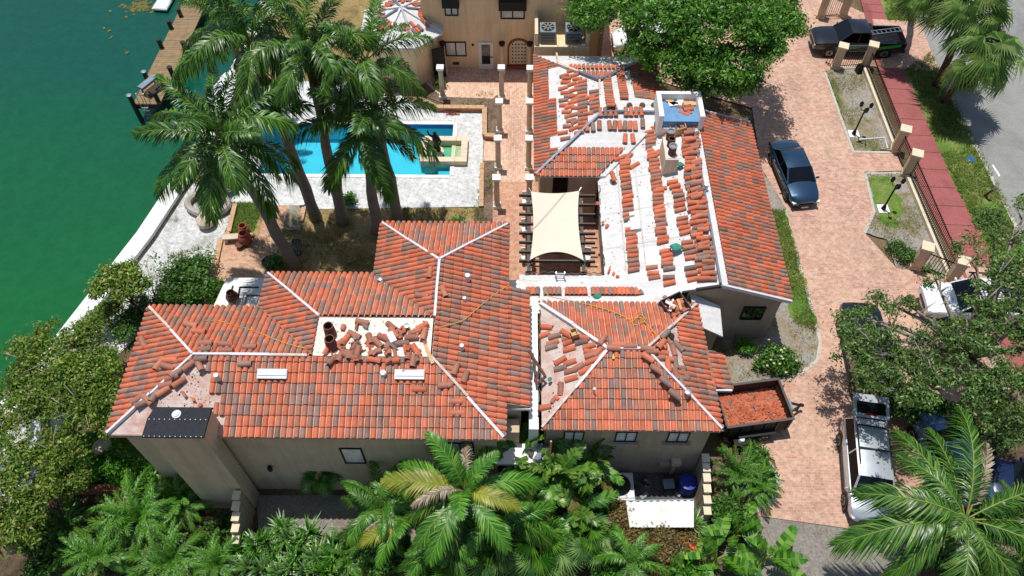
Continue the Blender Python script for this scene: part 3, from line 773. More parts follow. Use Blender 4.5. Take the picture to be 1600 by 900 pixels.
# ================================================================== A: LARGE HOUSE (left)
zA, rA = 6.1, 7.1
hA = thing('large_house', 'large tan house at left, red barrel tile roof with a heap of broken tiles', 'house', (-8, 15.5, 0))
E_ = lambda x, y: V(x, y, zA)
T_ = lambda x, y: V(x, y, rA)
a1, a2, a3, a4, a5, a6, a7, a8 = (-15.6, 12.85), (-15.6, 18.7), (-10.9, 18.7), (-10.9, 20.5), (-6.2, 20.5), (-6.2, 23.45), (-.45, 23.45), (-.45, 12.85)
r1, r2, r3, r4, r5, r6 = (-12.7, 15.78), (-8.0, 15.78), (-8.0, 17.65), (-3.33, 17.65), (-3.33, 20.57), (-3.33, 15.78)
zx = zA - .345 * .92
FA = [[E_(*a1), E_(*a8), T_(*r6), T_(*r1)], [E_(*a1), T_(*r1), E_(*a2)], [E_(*a2), T_(*r1), T_(*r2), E_(*a3)], [E_(*a3), T_(*r2), T_(*r3), E_(*a4)],
      [E_(*a4), T_(*r3), T_(*r4), E_(*a5)], [E_(*a5), T_(*r4), T_(*r5), E_(*a6)], [E_(*a6), T_(*r5), E_(*a7)], [E_(*a7), T_(*r5), T_(*r6), E_(*a8)]]
wallA = MB().prism([(-15.3, 13.1), (-.75, 13.1), (-.75, 23.2), (-5.95, 23.2), (-5.95, 20.25), (-10.65, 20.25), (-10.65, 18.45), (-15.3, 18.45)], 0, 6.02)
wallA.build('wall', 'stucco_tan', hA)
MB().prism([(-.748, 14.6), (.22, 14.6), (.22, 19.75), (-.748, 19.75)], 0, 5.7).build('side_wall', 'stucco_tan', hA)
deckA = plane_mb([up(f) for f in FA] + [[V(-.45, 14.35, zA), V(.47, 14.35, zx), V(.47, 20.0, zx), V(-.45, 20.0, zA)]]).build('roof', 'underlay_pink', hA)
rf = Roof(deckA)
SKY = [P(428, 586, 6.85), P(641, 587, 6.85)]
rag_front = lambda p: not (p.y < 15.55 and p.x < -12.2 + (15.5 - p.y) * .42 + .2 * math.sin(p.y * 9))
rf.lay(FA[0], E_(*a1), E_(*a8), keep=rag_front)
rf.lay(FA[1], E_(*a2), E_(*a1))
rf.lay(FA[2], E_(*a3), E_(*a2)); rf.lay(FA[3], E_(*a4), E_(*a3)); rf.lay(FA[4], E_(*a5), E_(*a4)); rf.lay(FA[5], E_(*a6), E_(*a5)); rf.lay(FA[6], E_(*a7), E_(*a6))
e0, e1 = V(.47, 14.35, zx), V(.47, 20.0, zx)
up8 = E_(*a8)
rf.lay([E_(*a7), T_(*r5), T_(*r6), E_(*a8)], E_(*a8), E_(*a7))
rf.lay([V(.47, 14.35, zx), V(.47, 20.0, zx), V(-.46, 20.0, zA), V(-.46, 14.35, zA)], e0, e1)
rf.finish()
for a, b in ((E_(*a1), T_(*r1)), (E_(*a2), T_(*r1)), (E_(*a4), T_(*r3)), (E_(*a6), T_(*r5)), (E_(*a7), T_(*r5)), (E_(*a8), T_(*r6))):
    board(deckA, a, b, .1, .15)
board(deckA, T_(*r1), T_(-8.2, 15.78), .1, .15, name='ridge_board'); board(deckA, T_(*r5), T_(*r4), .1, .15, name='ridge_board')
# fascia and gutter lines under the eaves
for a, b in ((a1, a8), (a2, a1), (a7, a6)):
    MB().bar(V(a[0], a[1], zA - .12), V(b[0], b[1], zA - .12), .05, .2).build('fascia', 'stucco_brown', deckA)
MB().box((.12, 14.32, 5.62), (.95, .05, .14)).build('fascia', 'flash_white', deckA)
# flat white well on the ridge
MB().prism([(-8.05, 15.82), (-3.38, 15.82), (-3.38, 17.62), (-8.05, 17.62)], 6.95, 7.12).build('flat_roof', 'pad_white', hA)
# projecting chimney breast with a shingled cap on the front
ch = MB().prism([(-13.5, 12.2), (-11.4, 12.2), (-11.4, 12.9), (-13.5, 12.9)], 0, 7.395)
ch.build('chimney_breast', 'stucco_tan', hA)
cap = MB().prism([(-13.58, 12.12), (-11.32, 12.12), (-11.32, 12.86), (-13.58, 12.86)], 7.42, 7.5)
cap_o = cap.build('chimney_cap', 'shingle_black', hA)
MB().add([V(-13.58, 12.86, 7.5), V(-11.32, 12.86, 7.5), V(-11.36, 13.4, 7.36), V(-13.5, 13.4, 7.36), V(-13.58, 12.86, 7.4), V(-11.32, 12.86, 7.4), V(-11.36, 13.4, 7.26), V(-13.5, 13.4, 7.26)], [(0, 1, 2, 3), (7, 6, 5, 4), (3, 2, 6, 7), (1, 5, 6, 2), (0, 3, 7, 4)]).build('cap_flap', 'shingle_black', cap_o)
MB().prism([(-13.5, 12.9), (-11.4, 12.9), (-11.4, 13.36), (-13.5, 13.36)], 6.1, 7.2).build('chimney_shoulder', 'stucco_tan', hA)
for k in range(12):
    for y, z in ((12.15, 7.5), (12.83, 7.5)):
        MB().cyl((-13.5 + k * .19, y, z), .018, .018, .012, 6).build('cap_nail', 'flash_white', cap_o)
MB().lathe((-12.55, 13.05, 7.44), [(.17, 0), (.17, .06), (.11, .08), (.11, .12), (.0, .14)], 14).build('vent_cap', 'plastic_white', cap_o, smooth=True)
# openings on the front
w1 = window(hA, (-6.62, 13.1, 3.78), .9, 1.5, (0, -1, 0), 1, 1, 'black_metal', 'glass_house')
window(hA, (-2.2, 13.1, 4.6), 1.1, 1.1, (0, -1, 0), 2, 1, 'black_metal', 'glass_house')
lamp = MB().lathe((0, 0, 0), [(.03, 0), (.1, .06), (.1, .3), (.04, .36)], 8)
o = lamp.build('wall_lamp', 'black_metal', hA, Matrix.Translation((-10.9 + .6, 12.98, 2.4)))
# vents, skylights
def pipe_vent(parent, p, r, h, m='plastic_white'):
    b = MB().lathe(p, [(r, -.15), (r, h), (r * .7, h + .01)], 12).build('vent_pipe', m, parent, smooth=True); return b
for u, v, z, r, h in ((731, 437, 6.8, .11, .22), (726, 470, 6.8, .08, .12), (722, 545, 6.8, .09, .16), (600, 588, 6.8, .12, .2), (342, 594, 6.85, .1, .3)):
    pipe_vent(deckA, P(u, v, z) + V(0, 0, .12), r, h)
for u, v in ((428, 588), (641, 589)):
    q = P(u, v, 6.83)
    Mx = LM((q.x, q.y, 7.0), 0, math.atan(.345))
    s_ = MB().box((0, 0, .0), (1.16, .38, .24)).box((0, .05, .13), (1.1, .24, .04)).build('skylight', 'plastic_white', deckA, Mx)

# ================================================================== B: SQUARE HOUSE (middle)
zB, rB, WBZ = 4.95, 6.0, 3.92
hB = thing('square_house', 'small square tan house with hipped tile roof half stripped, between large house and trailer', 'house', (4.6, 16.8, 0))
b1, b2, b3, b4 = V(1.05, 13.83, zB), V(8.22, 13.83, zB), V(7.95, 19.85, zB), V(1.05, 19.85, zB)
s1, s2 = V(3.8, 16.88, rB), V(5.35, 16.88, rB)
FB = [[b1, b2, s2, s1], [b2, b3, s2], [b3, b4, s1, s2], [b4, b1, s1]]
MB().prism([(1.25, 14.0), (7.95, 14.0), (7.8, 19.6), (1.25, 19.6)], 0, 4.9).build('wall', 'stucco_brown', hB)
deckB = plane_mb([up(f) for f in FB]).build('roof', 'underlay_pink', hB)
rb = Roof(deckB)
rb.lay(FB[0], b1, b2); rb.lay(FB[2], b3, b4)
# east slope: only the lower courses are left, eave steps out in the middle
d_e = (b3 - b2).normalized()
def eastz(x, y):
    ex = b2.x + (b3.x - b2.x) * (y - b2.y) / (b3.y - b2.y); return zB + (ex - x) * (rB - zB) / 2.75
def ept(x, y): return V(x, y, eastz(x, y))
bare = lambda p: p.x > 6.75 + (p.y - 13.8) * .01 or (p.y < 15.2)
rb.lay([b2, b3, s2], b2, b3, keep=bare)
lo = [ept(8.2, 14.0), ept(8.55, 14.0), ept(8.55, 15.4), ept(8.2, 15.4)]
ext = [ept(8.08, 15.75), ept(8.98, 15.75), ept(8.82, 17.5), ept(8.0, 17.5)]
plane_mb([up(ext)]).build('roof_step', 'underlay_pink', deckB)
rb.lay(ext, ext[1], ext[2])
rb.finish(290)
board(deckB, b1, s1, .1, .16); board(deckB, b2, s2, .1, .16); board(deckB, b3, s2, .1, .16); board(deckB, b4, s1, .14, .16); board(deckB, s1, s2, .1, .16, name='ridge_board')
MB().bar(V(b1.x, b1.y, zB - .1), V(b2.x, b2.y, zB - .1), .06, .16).build('fascia', 'stucco_brown', deckB)
MB().box((8.55, 15.7, eastz(8.55, 15.7) - .02), (.85, .08, .12)).build('fascia', 'flash_white', deckB)
for x, w_ in ((2.4, .84), (4.55, .88), (6.7, .88)):
    window(hB, (x, 14.0, WBZ), w_, .92, (0, -1, 0), 2, 1, 'black_metal', 'glass_house', .05, 'stucco_brown', 2)
# pilaster, meter boxes and duct on the front wall
MB().box((3.05, 13.92, 1.3), (.26, .22, 2.4)).build('downpipe_casing', 'stucco_brown', hB)
MB().box((2.65, 13.93, .8), (.4, .2, .5)).build('meter_box', 'stucco_tan', hB)
MB().box((7.0, 13.9, 1.55), (.4, .26, .35)).box((7.0, 13.93, .7), (.12, .12, 1.4)).build('meter_box', 'stucco_tan', hB)
MB().box((6.55, 13.94, 1.25), (.45, .16, .3)).build('meter_box', 'stucco_brown', hB)
pipe_vent(deckB, ept(6.9, 15.05) + V(0, 0, .1), .13, .35, 'galvanised')
pipe_vent(deckB, P(928, 612, 5.6) + V(0, 0, .05), .06, .22, 'plastic_white')
# white parapet gutter between the two houses
MB().prism([(.54, 13.75), (.92, 13.75), (.92, 19.7), (.54, 19.7)], 3.2, 5.02).build('parapet', 'parapet_white', hB)
# low link roof north of B
hL = thing('link_roof', 'low white link roof with one row of stacked tiles, between courtyard and square house', 'roof', (2.5, 21.2, 0))
lz = lambda y: 3.35 + .29 * (22.65 - y)
link_p = [V(.12, 22.65, lz(22.65)), V(.12, 19.9, lz(19.9)), V(8.3, 19.9, lz(19.9)), V(8.3, 22.65, lz(22.65))]
link_p = [V(.12, 22.65, lz(22.65)), V(.12, 19.9, lz(19.9)), V(7.3, 19.9, lz(19.9)), V(4.3, 22.65, lz(22.65))]
plane_mb([up(link_p)]).build('roof', 'underlay_white', hL)
MB().prism([(.3, 20.1), (4.6, 20.1), (4.6, 22.45), (.3, 22.45)], 0, 3.3).build('wall', 'stucco_tan', hL)
MB().prism([(.0, 20.05), (.55, 20.05), (.55, 20.5), (.0, 20.5)], 3, 4.4).build('parapet', 'parapet_white', hL)
MB().prism([(-.4, 20.1), (.1, 20.1), (.1, 22.3), (-.4, 22.3)], 0, 3.4).build('side_wall', 'parapet_white', hL)

# ================================================================== C: LONG WING (right)
hC = thing('long_wing', 'long gabled wing at right, red tiles on its outer slope, white underlay inside', 'house', (8.5, 27, 0))
cz = lambda x: 4.85 - (9.3 - x) * .287 if x < 9.3 else 4.85 - (x - 9.3) * .355
cp = lambda x, y: V(x, y, cz(x))
FCw = [cp(9.3, 21.05), cp(9.3, 32.75), cp(4.22, 32.75), cp(4.22, 22.2), cp(7.0, 19.95), cp(7.6, 21.05)]
FCe = [cp(12.78, 21.05), cp(12.78, 33.0), cp(9.3, 32.75), cp(9.3, 21.05)]
plane_mb([up(FCw)], .14).build('roof', 'underlay_white', hC)
deckC = plane_mb([up(FCe)], .14).build('roof', 'underlay_pink', hC)
rc = Roof(deckC)
rc.lay([cp(12.78, 21.15), cp(12.78, 32.9), cp(9.62, 32.7), cp(9.62, 21.15)], cp(12.78, 21.15), cp(12.78, 32.9))
rc.finish(290)
wc = MB().prism([(7.9, 21.25), (12.5, 21.25), (12.5, 32.6), (4.5, 32.6), (4.5, 22.9), (7.9, 20.4)], 0, 3.3)
wc.build('wall', 'stucco_brown', hC)
gv = [V(7.95, 21.2, 3.25), V(12.52, 21.2, 3.25), V(12.52, 21.2, cz(12.52) - .12), V(9.3, 21.2, 4.73), V(7.95, 21.2, cz(7.95) - .12)]
MB().add(gv + [p + V(0, .2, 0) for p in gv], [(0, 1, 2, 3, 4), (9, 8, 7, 6, 5), (0, 5, 6, 1), (1, 6, 7, 2), (2, 7, 8, 3), (3, 8, 9, 4), (4, 9, 5, 0)]).build('gable', 'stucco_brown', hC)
MB().bar(cp(9.3, 21.02) + V(0, 0, .0), cp(12.8, 21.02), .1, .2).build('verge_board', 'flash_white', hC)
MB().bar(cp(9.3, 21.02) + V(0, 0, -.02), cp(8.2, 21.02) + V(0, 0, -.02), .1, .16).build('verge_board', 'dark_metal', hC)
MB().bar(cp(9.35, 32.8) + V(0, 0, .05), cp(12.8, 33.03) + V(0, 0, .05), .1, .16).build('verge_board', 'flash_white', hC)
MB().bar(cp(9.25, 21.1) + V(0, 0, .07), cp(9.25, 31.2) + V(0, 0, .07), .1, .14).build('ridge_board', 'flash_grey', hC)
MB().bar(cp(9.45, 21.1) + V(0, 0, .03), cp(9.45, 32.6) + V(0, 0, .03), .3, .03).build('ridge_flashing', 'underlay_white', hC)
MB().bar(cp(12.8, 21.1) + V(.02, 0, -.08), cp(12.8, 33.0) + V(.02, 0, -.08), .08, .14).build('fascia', 'wood_grey', hC)
window(hC, (11.35, 21.2, 2.35), 1.05, 1.05, (0, -1, 0), 2, 1, 'black_metal', 'glass_dark', .06)
# small white shed roof in the notch against the gable
sh = [V(8.05, 21.3, 3.9), V(9.5, 20.85, 3.45), V(9.5, 19.4, 3.1), V(8.3, 19.7, 3.55)]
plane_mb([up(sh)], .1).build('shed_roof', 'underlay_white', hC)
MB().prism([(8.35, 19.85), (9.3, 19.6), (9.3, 21.2), (8.3, 21.2)], 0, 3.0).build('shed_wall', 'stucco_brown', hC)
# white box parapet with a blue floor at the far end
bx0, bx1, by0, by1 = 7.35, 9.72, 31.2, 33.15
for q in ((bx0, by0, bx0 + .24, by1), (bx1 - .24, by0, bx1, by1), (bx0 + .24, by1 - .22, bx1 - .24, by1), (bx0 + .24, by0, bx1 - .24, by0 + .2)):
    MB().prism([(q[0], q[1]), (q[2], q[1]), (q[2], q[3]), (q[0], q[3])], 3.4 if q[1] > by0 + .1 or q[3] > by0 + .3 else 3.8, 5.75 if q[1] > by0 + .1 or q[3] > by0 + .3 else 4.9).build('tower_wall', 'parapet_white', hC)
MB().prism([(bx0 + .2, by0 + .1), (bx1 - .2, by0 + .1), (bx1 - .2, by1 - .1), (bx0 + .2, by1 - .1)], 4.6, 5.3).build('tower_floor', 'paint_blue', hC)
# chimney with three clay pots
cx0, cx1, cy0, cy1, ct = 7.42, 8.08, 28.35, 30.0, 5.45
chm = MB().prism([(cx0, cy0), (cx1, cy0), (cx1, cy1), (cx0, cy1)], 3.8, ct).build('chimney', 'stucco_cream', hC)
MB().prism([(cx0 + .08, cy0 + .08), (cx1 - .08, cy0 + .08), (cx1 - .08, cy1 - .08), (cx0 + .08, cy1 - .08)], ct, ct + .03).build('chimney_crown', 'flash_white', chm)
for k, y in enumerate((28.75, 29.3, 29.8)):
    m = MB().tube([V(7.75, y, ct + .03), V(7.75, y, ct + .55), V(7.75, y, ct + .55), V(7.75, y, ct + .1)], [.2, .19, .14, .13], 16)
    m.build('chimney_pot', 'terracotta_dark', chm, smooth=True)
    if k != 1:
        MB().tube([V(7.75, y, ct + .54), V(7.75, y, ct + .6), V(7.75, y, ct + .6), V(7.75, y, ct + .5)], [.215, .215, .15, .15], 16).build('pot_rim', 'galvanised', chm, smooth=True)
pipe_vent(hC, cp(9.32, 26.9), .12, .4, 'plastic_white')
for k in range(1, 6):   # lapped seams of the membrane, running along the slope
    x = 4.3 + k * .92; MB().bar(cp(x, 22.9 + max(0, 5.2 - x)) + V(0, 0, .004), cp(x, 31.0 + min(1.6, max(0, 6.2 - x))) + V(0, 0, .004), .07, .012).build('underlay_seam', 'seam_grey', hC)
for y in (24.2, 26.4, 28.6): MB().bar(cp(4.35, y) + V(0, 0, .006), cp(9.1, y) + V(0, 0, .006), .03, .012).build('underlay_seam', 'seam_grey', hC)
sk = P(994, 343, 4.1)
MB().box((0, 0, .12), (.5, 1.15, .16)).box((-.3, 0, .05), (.12, 1.15, .06)).build('skylight', 'plastic_white', hC, LM((sk.x, sk.y, cz(sk.x)), 0, 0, -math.atan(.287)))

# ================================================================== D: NORTH WING
hD = thing('north_wing', 'far hipped wing with half its red tiles lifted, beside the column walkway', 'house', (4.5, 34, 0))
zD = 3.6; sD = .3
dz = lambda d: zD + sD * d
k1, k2, k3, k4 = V(.95, 28.95, zD), V(8.05, 28.95, zD), V(8.05, 38.75, zD), V(.95, 38.75, zD)
m1, m2 = V(4.5, 32.6, dz(3.58)), V(4.5, 35.2, dz(3.55))
mE = V(8.05, 32.6, dz(3.58))
FD = [[k1, V(4.6, 28.95, zD), mE, m1], [k4, k1, m1, m2], [k3, k4, m2], [mE, k3, m2, m1]]
deckD = plane_mb([up(f) for f in FD]).build('roof', 'underlay_white', hD)
MB().prism([(1.2, 29.2), (4.5, 29.2), (7.8, 32.4), (7.8, 38.5), (1.2, 38.5)], 0, 3.55).build('wall', 'stucco_tan', hD)
rd = Roof(deckD)
val = [k1, V(4.25, 28.95, zD), V(7.55, 32.6, mE.z), m1]
rd.lay(val, k1, V(4.25, 28.95, zD), keep=lambda p: p.y < 30.35)
wk = lambda p: p.x < 1.75 and True or (p.x < 2.15 and (p.y < 30.6 or 31.6 < p.y < 34.6)) or (p.x < 2.4 and p.y > 37.2)
rd.lay(FD[1], k4, k1, keep=wk)
rd.lay(FD[2], k3, k4, keep=lambda p: (36.7 < p.y < 37.25 and p.x > 2.9) or (35.5 < p.y < 36.3 and 3.6 < p.x < 5.5))
rd.lay(FD[3], mE, k3, keep=lambda p: (p.x > 6.3 and p.y > 33.8) or (5.55 < p.x < 6.0 and p.y > 33.6) or (4.7 < p.x < 5.2 and 32.8 < p.y < 36))
rd.finish(290)
board(deckD, k1, m1, .12, .16, 'flash_grey'); board(deckD, m1, m2, .12, .16, 'flash_white', 'ridge_board'); board(deckD, m2, V(2.3, 37.4, dz(1.35)), .16, .16, 'flash_grey'); board(deckD, V(2.3, 37.4, dz(1.35)), V(2.25, 38.7, zD + .1), .12, .16, 'flash_white', 'hip_board'); board(deckD, m2, k3, .16, .16, 'flash_grey')
board(deckD, m1, V(7.4, 32.6, m1.z), .14, .14, 'flash_grey', 'ridge_board')
window(hD, (2.28, 29.2, 2.55), .8, 1.5, (0, -1, 0), 2, 3, 'black_metal', 'glass_dark', .05)
MB().cyl((4.35, 29.12, 0), .06, .06, 3.4, 8).build('downpipe', 'dark_metal', hD)

# ================================================================== E: BACK HOUSE
hE = thing('back_house', 'golden two-storey stucco house at the top edge, arched niche and white door', 'house', (-.5, 44, 0))
MB().prism([(-6.0, 42.0), (5.15, 42.0), (5.15, 55), (-6.0, 55)], 0, 7.2).build('wall', 'stucco_gold', hE)
MB().prism([(-6.2, 41.8), (5.35, 41.8), (5.35, 55.2), (-6.2, 55.2)], 7.2, 7.45).build('roof_slab', 'underlay_white', hE)
window(hE, (-4.05, 42.0, 1.55), 1.35, 1.12, (0, -1, 0), 2, 1, 'black_metal', 'glass_house', .07)
for u, v, w_, h_ in ((705, 10, .85, 1.3), (801, 14, 1.5, 1.4)):
    b = P(u, v, 0); t = 42.0 / b.y; zc = CAM_H * (1 - t); x = b.x * t
    window(hE, (x, 42.0, zc), w_, h_, (0, -1, 0), 2, 1, 'black_metal', 'glass_house', .08)
    MB().box((x, 41.78, zc + .45), (w_ + .2, .45, .6)).build('awning', 'black_metal', hE)
dr = MB().box((-2.12, 41.96, 1.05), (.95, .1, 2.1)).build('door', 'white_paint', hE)
MB().box((-2.12, 41.9, 1.2), (.55, .03, 1.5)).build('door_glass', 'glass_dark', dr)
MB().sphere((-1.75, 41.87, 1.0), .05).build('handle', 'black_metal', dr)
MB().box((-4.1, 41.97, .42), (.4, .06, .18)).build('vent_grille', 'wood_dark', hE)
MB().sphere((-2.95, 41.95, 1.9), .08).build('wall_lamp', 'black_metal', hE)
# arched niche with patterned tile
def arch(c, w, h, y0, y1):
    pts = [(-w / 2, 0), (w / 2, 0)] + [(w / 2 * math.cos(t), h - w / 2 + w / 2 * math.sin(t)) for t in [math.pi * k / 12 for k in range(13)]]
    n = len(pts)
    return MB().add([(c[0] + x, y0, c[2] + z) for x, z in pts] + [(c[0] + x, y1, c[2] + z) for x, z in pts], [tuple(range(n)), tuple(reversed(range(n, 2 * n)))] + [(i, n + i, n + (i + 1) % n, (i + 1) % n) for i in range(n)])
nc = V(.0, 0, .35)
nich = arch(nc, 1.45, 2.05, 41.94, 42.02).build('niche_frame', 'terracotta', hE)
arch(nc + V(0, 0, .1), 1.22, 1.82, 41.91, 41.945).build('niche_panel', 'stucco_cream', nich)
for k in range(5):
    for j in range(6):
        x = -.4 + k * .2; z = .65 + j * .27
        if math.hypot(x, max(0, z - 1.75)) < .5:
            MB().lathe((0, 0, 0), [(.055, 0), (.055, .01)], 8).build('ornament', 'dark_metal', nich, Matrix.Translation((nc.x + x, 41.905, z)) @ Matrix.Rotation(math.pi / 2, 4, 'X'))
MB().box((nc.x, 41.9, .28), (1.6, .25, .12)).build('niche_sill', 'terracotta', nich)
# equipment ledge for the condensers
MB().prism([(.95, 39.6), (4.25, 39.6), (4.25, 42.0), (.95, 42.0)], 0, 3.35).build('ledge', 'stucco_gold', hE)
MB().prism([(.95, 39.6), (4.25, 39.6), (4.25, 39.75), (.95, 39.75)], 3.35, 3.6).build('ledge_parapet', 'stucco_cream', hE)
for x in (.95, 4.05):
    MB().prism([(x, 39.76), (x + .2, 39.76), (x + .2, 42.0), (x, 42.0)], 3.35, 4.4).build('ledge_wall', 'stucco_cream', hE)
MB().box((2.5, 41.95, 4.6), (.5, .12, .6)).build('panel_box', 'stucco_gold', hE)
MB().box((5.2, 41.9, 2.0), (.2, .2, 4.0)).build('downpipe', 'stucco_brown', hE)
for i, x in enumerate((1.75, 3.3)):
    lab = ['grey air conditioner condenser at left on the back house ledge', 'grey air conditioner condenser at right on the back house ledge'][i]
    ac = thing('air_conditioner', lab, 'air conditioner', (x, 40.7, 3.352), 0, 'condensers on the ledge')
    MB().box((0, 0, .42), (.95, .95, .84)).build('casing', ['decal_grey', 'steel_grey_cushion'][i], ac, world=False)
    MB().tube([V(0, 0, .845), V(0, 0, .87)], [.4, .4], 20).build('fan_guard', 'black_metal', ac, world=False)
    for k in range(4): MB().box((0, 0, .885), (.75, .09, .012), k * math.pi / 4).build('fan_blade', 'galvanised', ac, world=False)
    for k in range(6): MB().box((0, -.482, .14 + k * .11), (.85, .02, .04)).build('louvre', 'dark_metal', ac, world=False)
# turret beside it: eight-sided roof on a stucco drum
tu = P(628, 22, 3.9)
hT = thing('turret', 'round turret with white eight-sided roof and scattered tiles at the top edge', 'turret', (tu.x, tu.y, 0))
def octo(r, z, ph=math.pi / 8): return [V(tu.x + r * math.cos(ph + k * math.pi / 4), tu.y + r * math.sin(ph + k * math.pi / 4), z) for k in range(8)]
ring = octo(2.75, 3.3); apex = V(tu.x, tu.y, 4.35)
MB().prism(octo(2.3, 0), 0, 3.3).build('wall', 'stucco_gold', hT)
dT = plane_mb([[ring[k], ring[(k + 1) % 8], apex] for k in range(8)]).build('roof', 'underlay_white', hT)
for k in range(8): MB().bar(ring[k] + V(0, 0, .06), apex + V(0, 0, .06), .14, .08).build('hip_board', 'flash_white' if k % 2 else 'flash_grey', dT)
rt = Roof(dT)
for k in range(8):
    f = [ring[k], ring[(k + 1) % 8], apex]; mid_ = (ring[k] + ring[(k + 1) % 8]) / 2
    rr = random.Random(k)
    rt.lay(f, ring[k], ring[(k + 1) % 8], keep=lambda p: 1.0 < (p - apex).length < 2.15 and rr.random() < .6)
rt.finish(290)
MB().box((tu.x + 2.2, tu.y - 1.35, 1.2), (.8, .1, 2.4), .4).build('doorway', 'black_metal', hT)
# ================================================================== LOOSE ROOF TILES
def shell(L=.47, r0=.115, r1=.1, th=.018, n=7, a0=0.0, a1=math.pi, jag=0.0, rr=None):
    """barrel tile as a shell, axis along x, crown up"""
    m = MB(); vs = []
    for x, r in ((-L / 2, r0), (L / 2, r1)):
        for k, rad in enumerate((r, r - th)):
            for j in range(n + 1):
                t = a0 + (a1 - a0) * j / n
                jx = (rr.uniform(-jag, jag) if (rr and x > 0) else 0) if k == 0 else 0
                vs.append((x + jx, -math.cos(t) * rad, math.sin(t) * rad))
    k = n + 1; fs = []
    for j in range(n):
        fs.append((j, j + 1, 2 * k + j + 1, 2 * k + j)[::-1]); fs.append((k + j, k + j + 1, 3 * k + j + 1, 3 * k + j))
        fs.append((j, j + 1, k + j + 1, k + j)); fs.append((2 * k + j, 3 * k + j, 3 * k + j + 1, 2 * k + j + 1))
    fs.append((0, k, 3 * k, 2 * k)); fs.append((n, 2 * k + n, 3 * k + n, k + n))
    m.add(vs, fs); return m
_rr = random.Random(3)
LOOSE = [shell().mesh('roof_tile', 'tile_%d' % i, smooth=True) for i in range(6)]
BROKEN = []
for i in range(6):
    BROKEN += [shell(.26, .115, .105, .018, 6, 0, math.pi, .05, _rr).mesh('broken_tile', 'tile_%d' % i, smooth=True),
               shell(.2, .115, .11, .018, 4, .2, 1.9, .06, _rr).mesh('broken_tile', 'tile_%d' % i, smooth=True),
               shell(.4, .115, .105, .018, 4, 0, 1.7, .06, _rr).mesh('broken_tile', 'tile_%d' % i, smooth=True)]
def loose(p, rz, label, group, tilt=0.0, roll=0.0, k=None, broken=False, sc=1.18, w=(30, 14, 26, 12, 6, 12)):
    k = tone(R, w) if k is None else k
    me = BROKEN[k * 3 + R.randrange(3)] if broken else LOOSE[k]
    return tag(obj('broken_roof_tile' if broken else 'loose_roof_tile', me, None, LM(p, rz, roll, tilt, sc)), label, 'roof tile', group)
def along(px, step):
    """walk a pixel polyline on C's inner slope, yield points every step metres"""
    w_ = []
    for u, v in px:
        z = 4.2
        for _ in range(4): q = P(u, v, z); z = cz(q.x)
        w_.append(P(u, v, z))
    for a, b in zip(w_, w_[1:]):
        n = max(1, int((b - a).length / step))
        for i in range(n): yield a.lerp(b, i / n)
st = math.atan(.287)
lab = 'red barrel tile in the long stack row nearest the courtyard on the white wing roof'
for seg in ([(974, 246), (980, 302), (984, 350)], [(985, 360), (992, 430)]):
    for q in along(seg, .26): loose((q.x + R.uniform(-.04, .04), q.y, q.z + R.uniform(.05, .1)), R.uniform(-.12, .12), lab, 'tiles in the first stack row', -st)
lab = 'red barrel tile in the second stack row right of the skylight on the white wing roof'
for seg in ([(1014, 203), (1028, 300), (1036, 386)], [(1040, 394), (1046, 428)], [(1046, 435), (1048, 452)]):
    for q in along(seg, .26): loose((q.x + R.uniform(-.05, .05), q.y, q.z + R.uniform(.05, .11)), R.uniform(-.14, .14), lab, 'tiles in the second stack row', -st)
lab = 'red barrel tile in the broken third stack row below the pot chimney'
for seg in ([(1052, 286), (1058, 300), (1066, 336)], [(1066, 343), (1070, 372)], [(1074, 380), (1080, 412)], [(1080, 420), (1083, 446)], [(1032, 296), (1046, 298)]):
    for q in along(seg, .27): loose((q.x + R.uniform(-.05, .05), q.y, q.z + R.uniform(.05, .1)), R.uniform(-.15, .15), lab, 'tiles in the third stack row', -st)
lab = 'red barrel tile heaped in the thick double row along the ridge of the long wing'
for dx, pr in ((0, 1), (.32, .85), (.16, .45)):
    for seg in ([(1074, 190), (1078, 230), (1084, 300), (1094, 370), (1106, 446)],):
        for q in along(seg, .27):
            if R.random() < pr: loose((q.x + dx - .1 + R.uniform(-.08, .08), q.y + R.uniform(-.06, .06), cz(q.x + dx) + R.uniform(.03, .13) + (.12 if dx == .16 else 0)), R.uniform(-.25, .25), lab, 'tiles heaped along the ridge', -st)
lab = 'one of three red tiles lying apart between two stack rows on the white roof'
for u, v in ((1020, 413), (1022, 422), (1024, 429)):
    q = P(u, v, 4.3); loose((q.x, q.y, cz(q.x) + .02), R.uniform(-.1, .1), lab, 'three tiles apart', -st)
lab = 'loose tile beside the small pile where the two white roofs meet in a valley'
for u, v, a in ((968, 246, .2), (978, 250, 0), (982, 244, .8), (958, 274, 1.9), (992, 258, .5)):
    q = P(u, v, 4.0); loose((q.x, q.y, max(cz(q.x), 3.9) + .02), a, lab, 'tiles by the valley', -st)
lab = 'tile lying by the pot chimney, beside bucket and rags'
for u, v, a in ((1040, 216, 1.4), (1034, 232, .6), (1027, 225, -.5), (1046, 210, .2)):
    q = P(u, v, 4.6); loose((q.x, q.y, cz(q.x) + .03), a, lab, 'tiles by the pot chimney', -st)
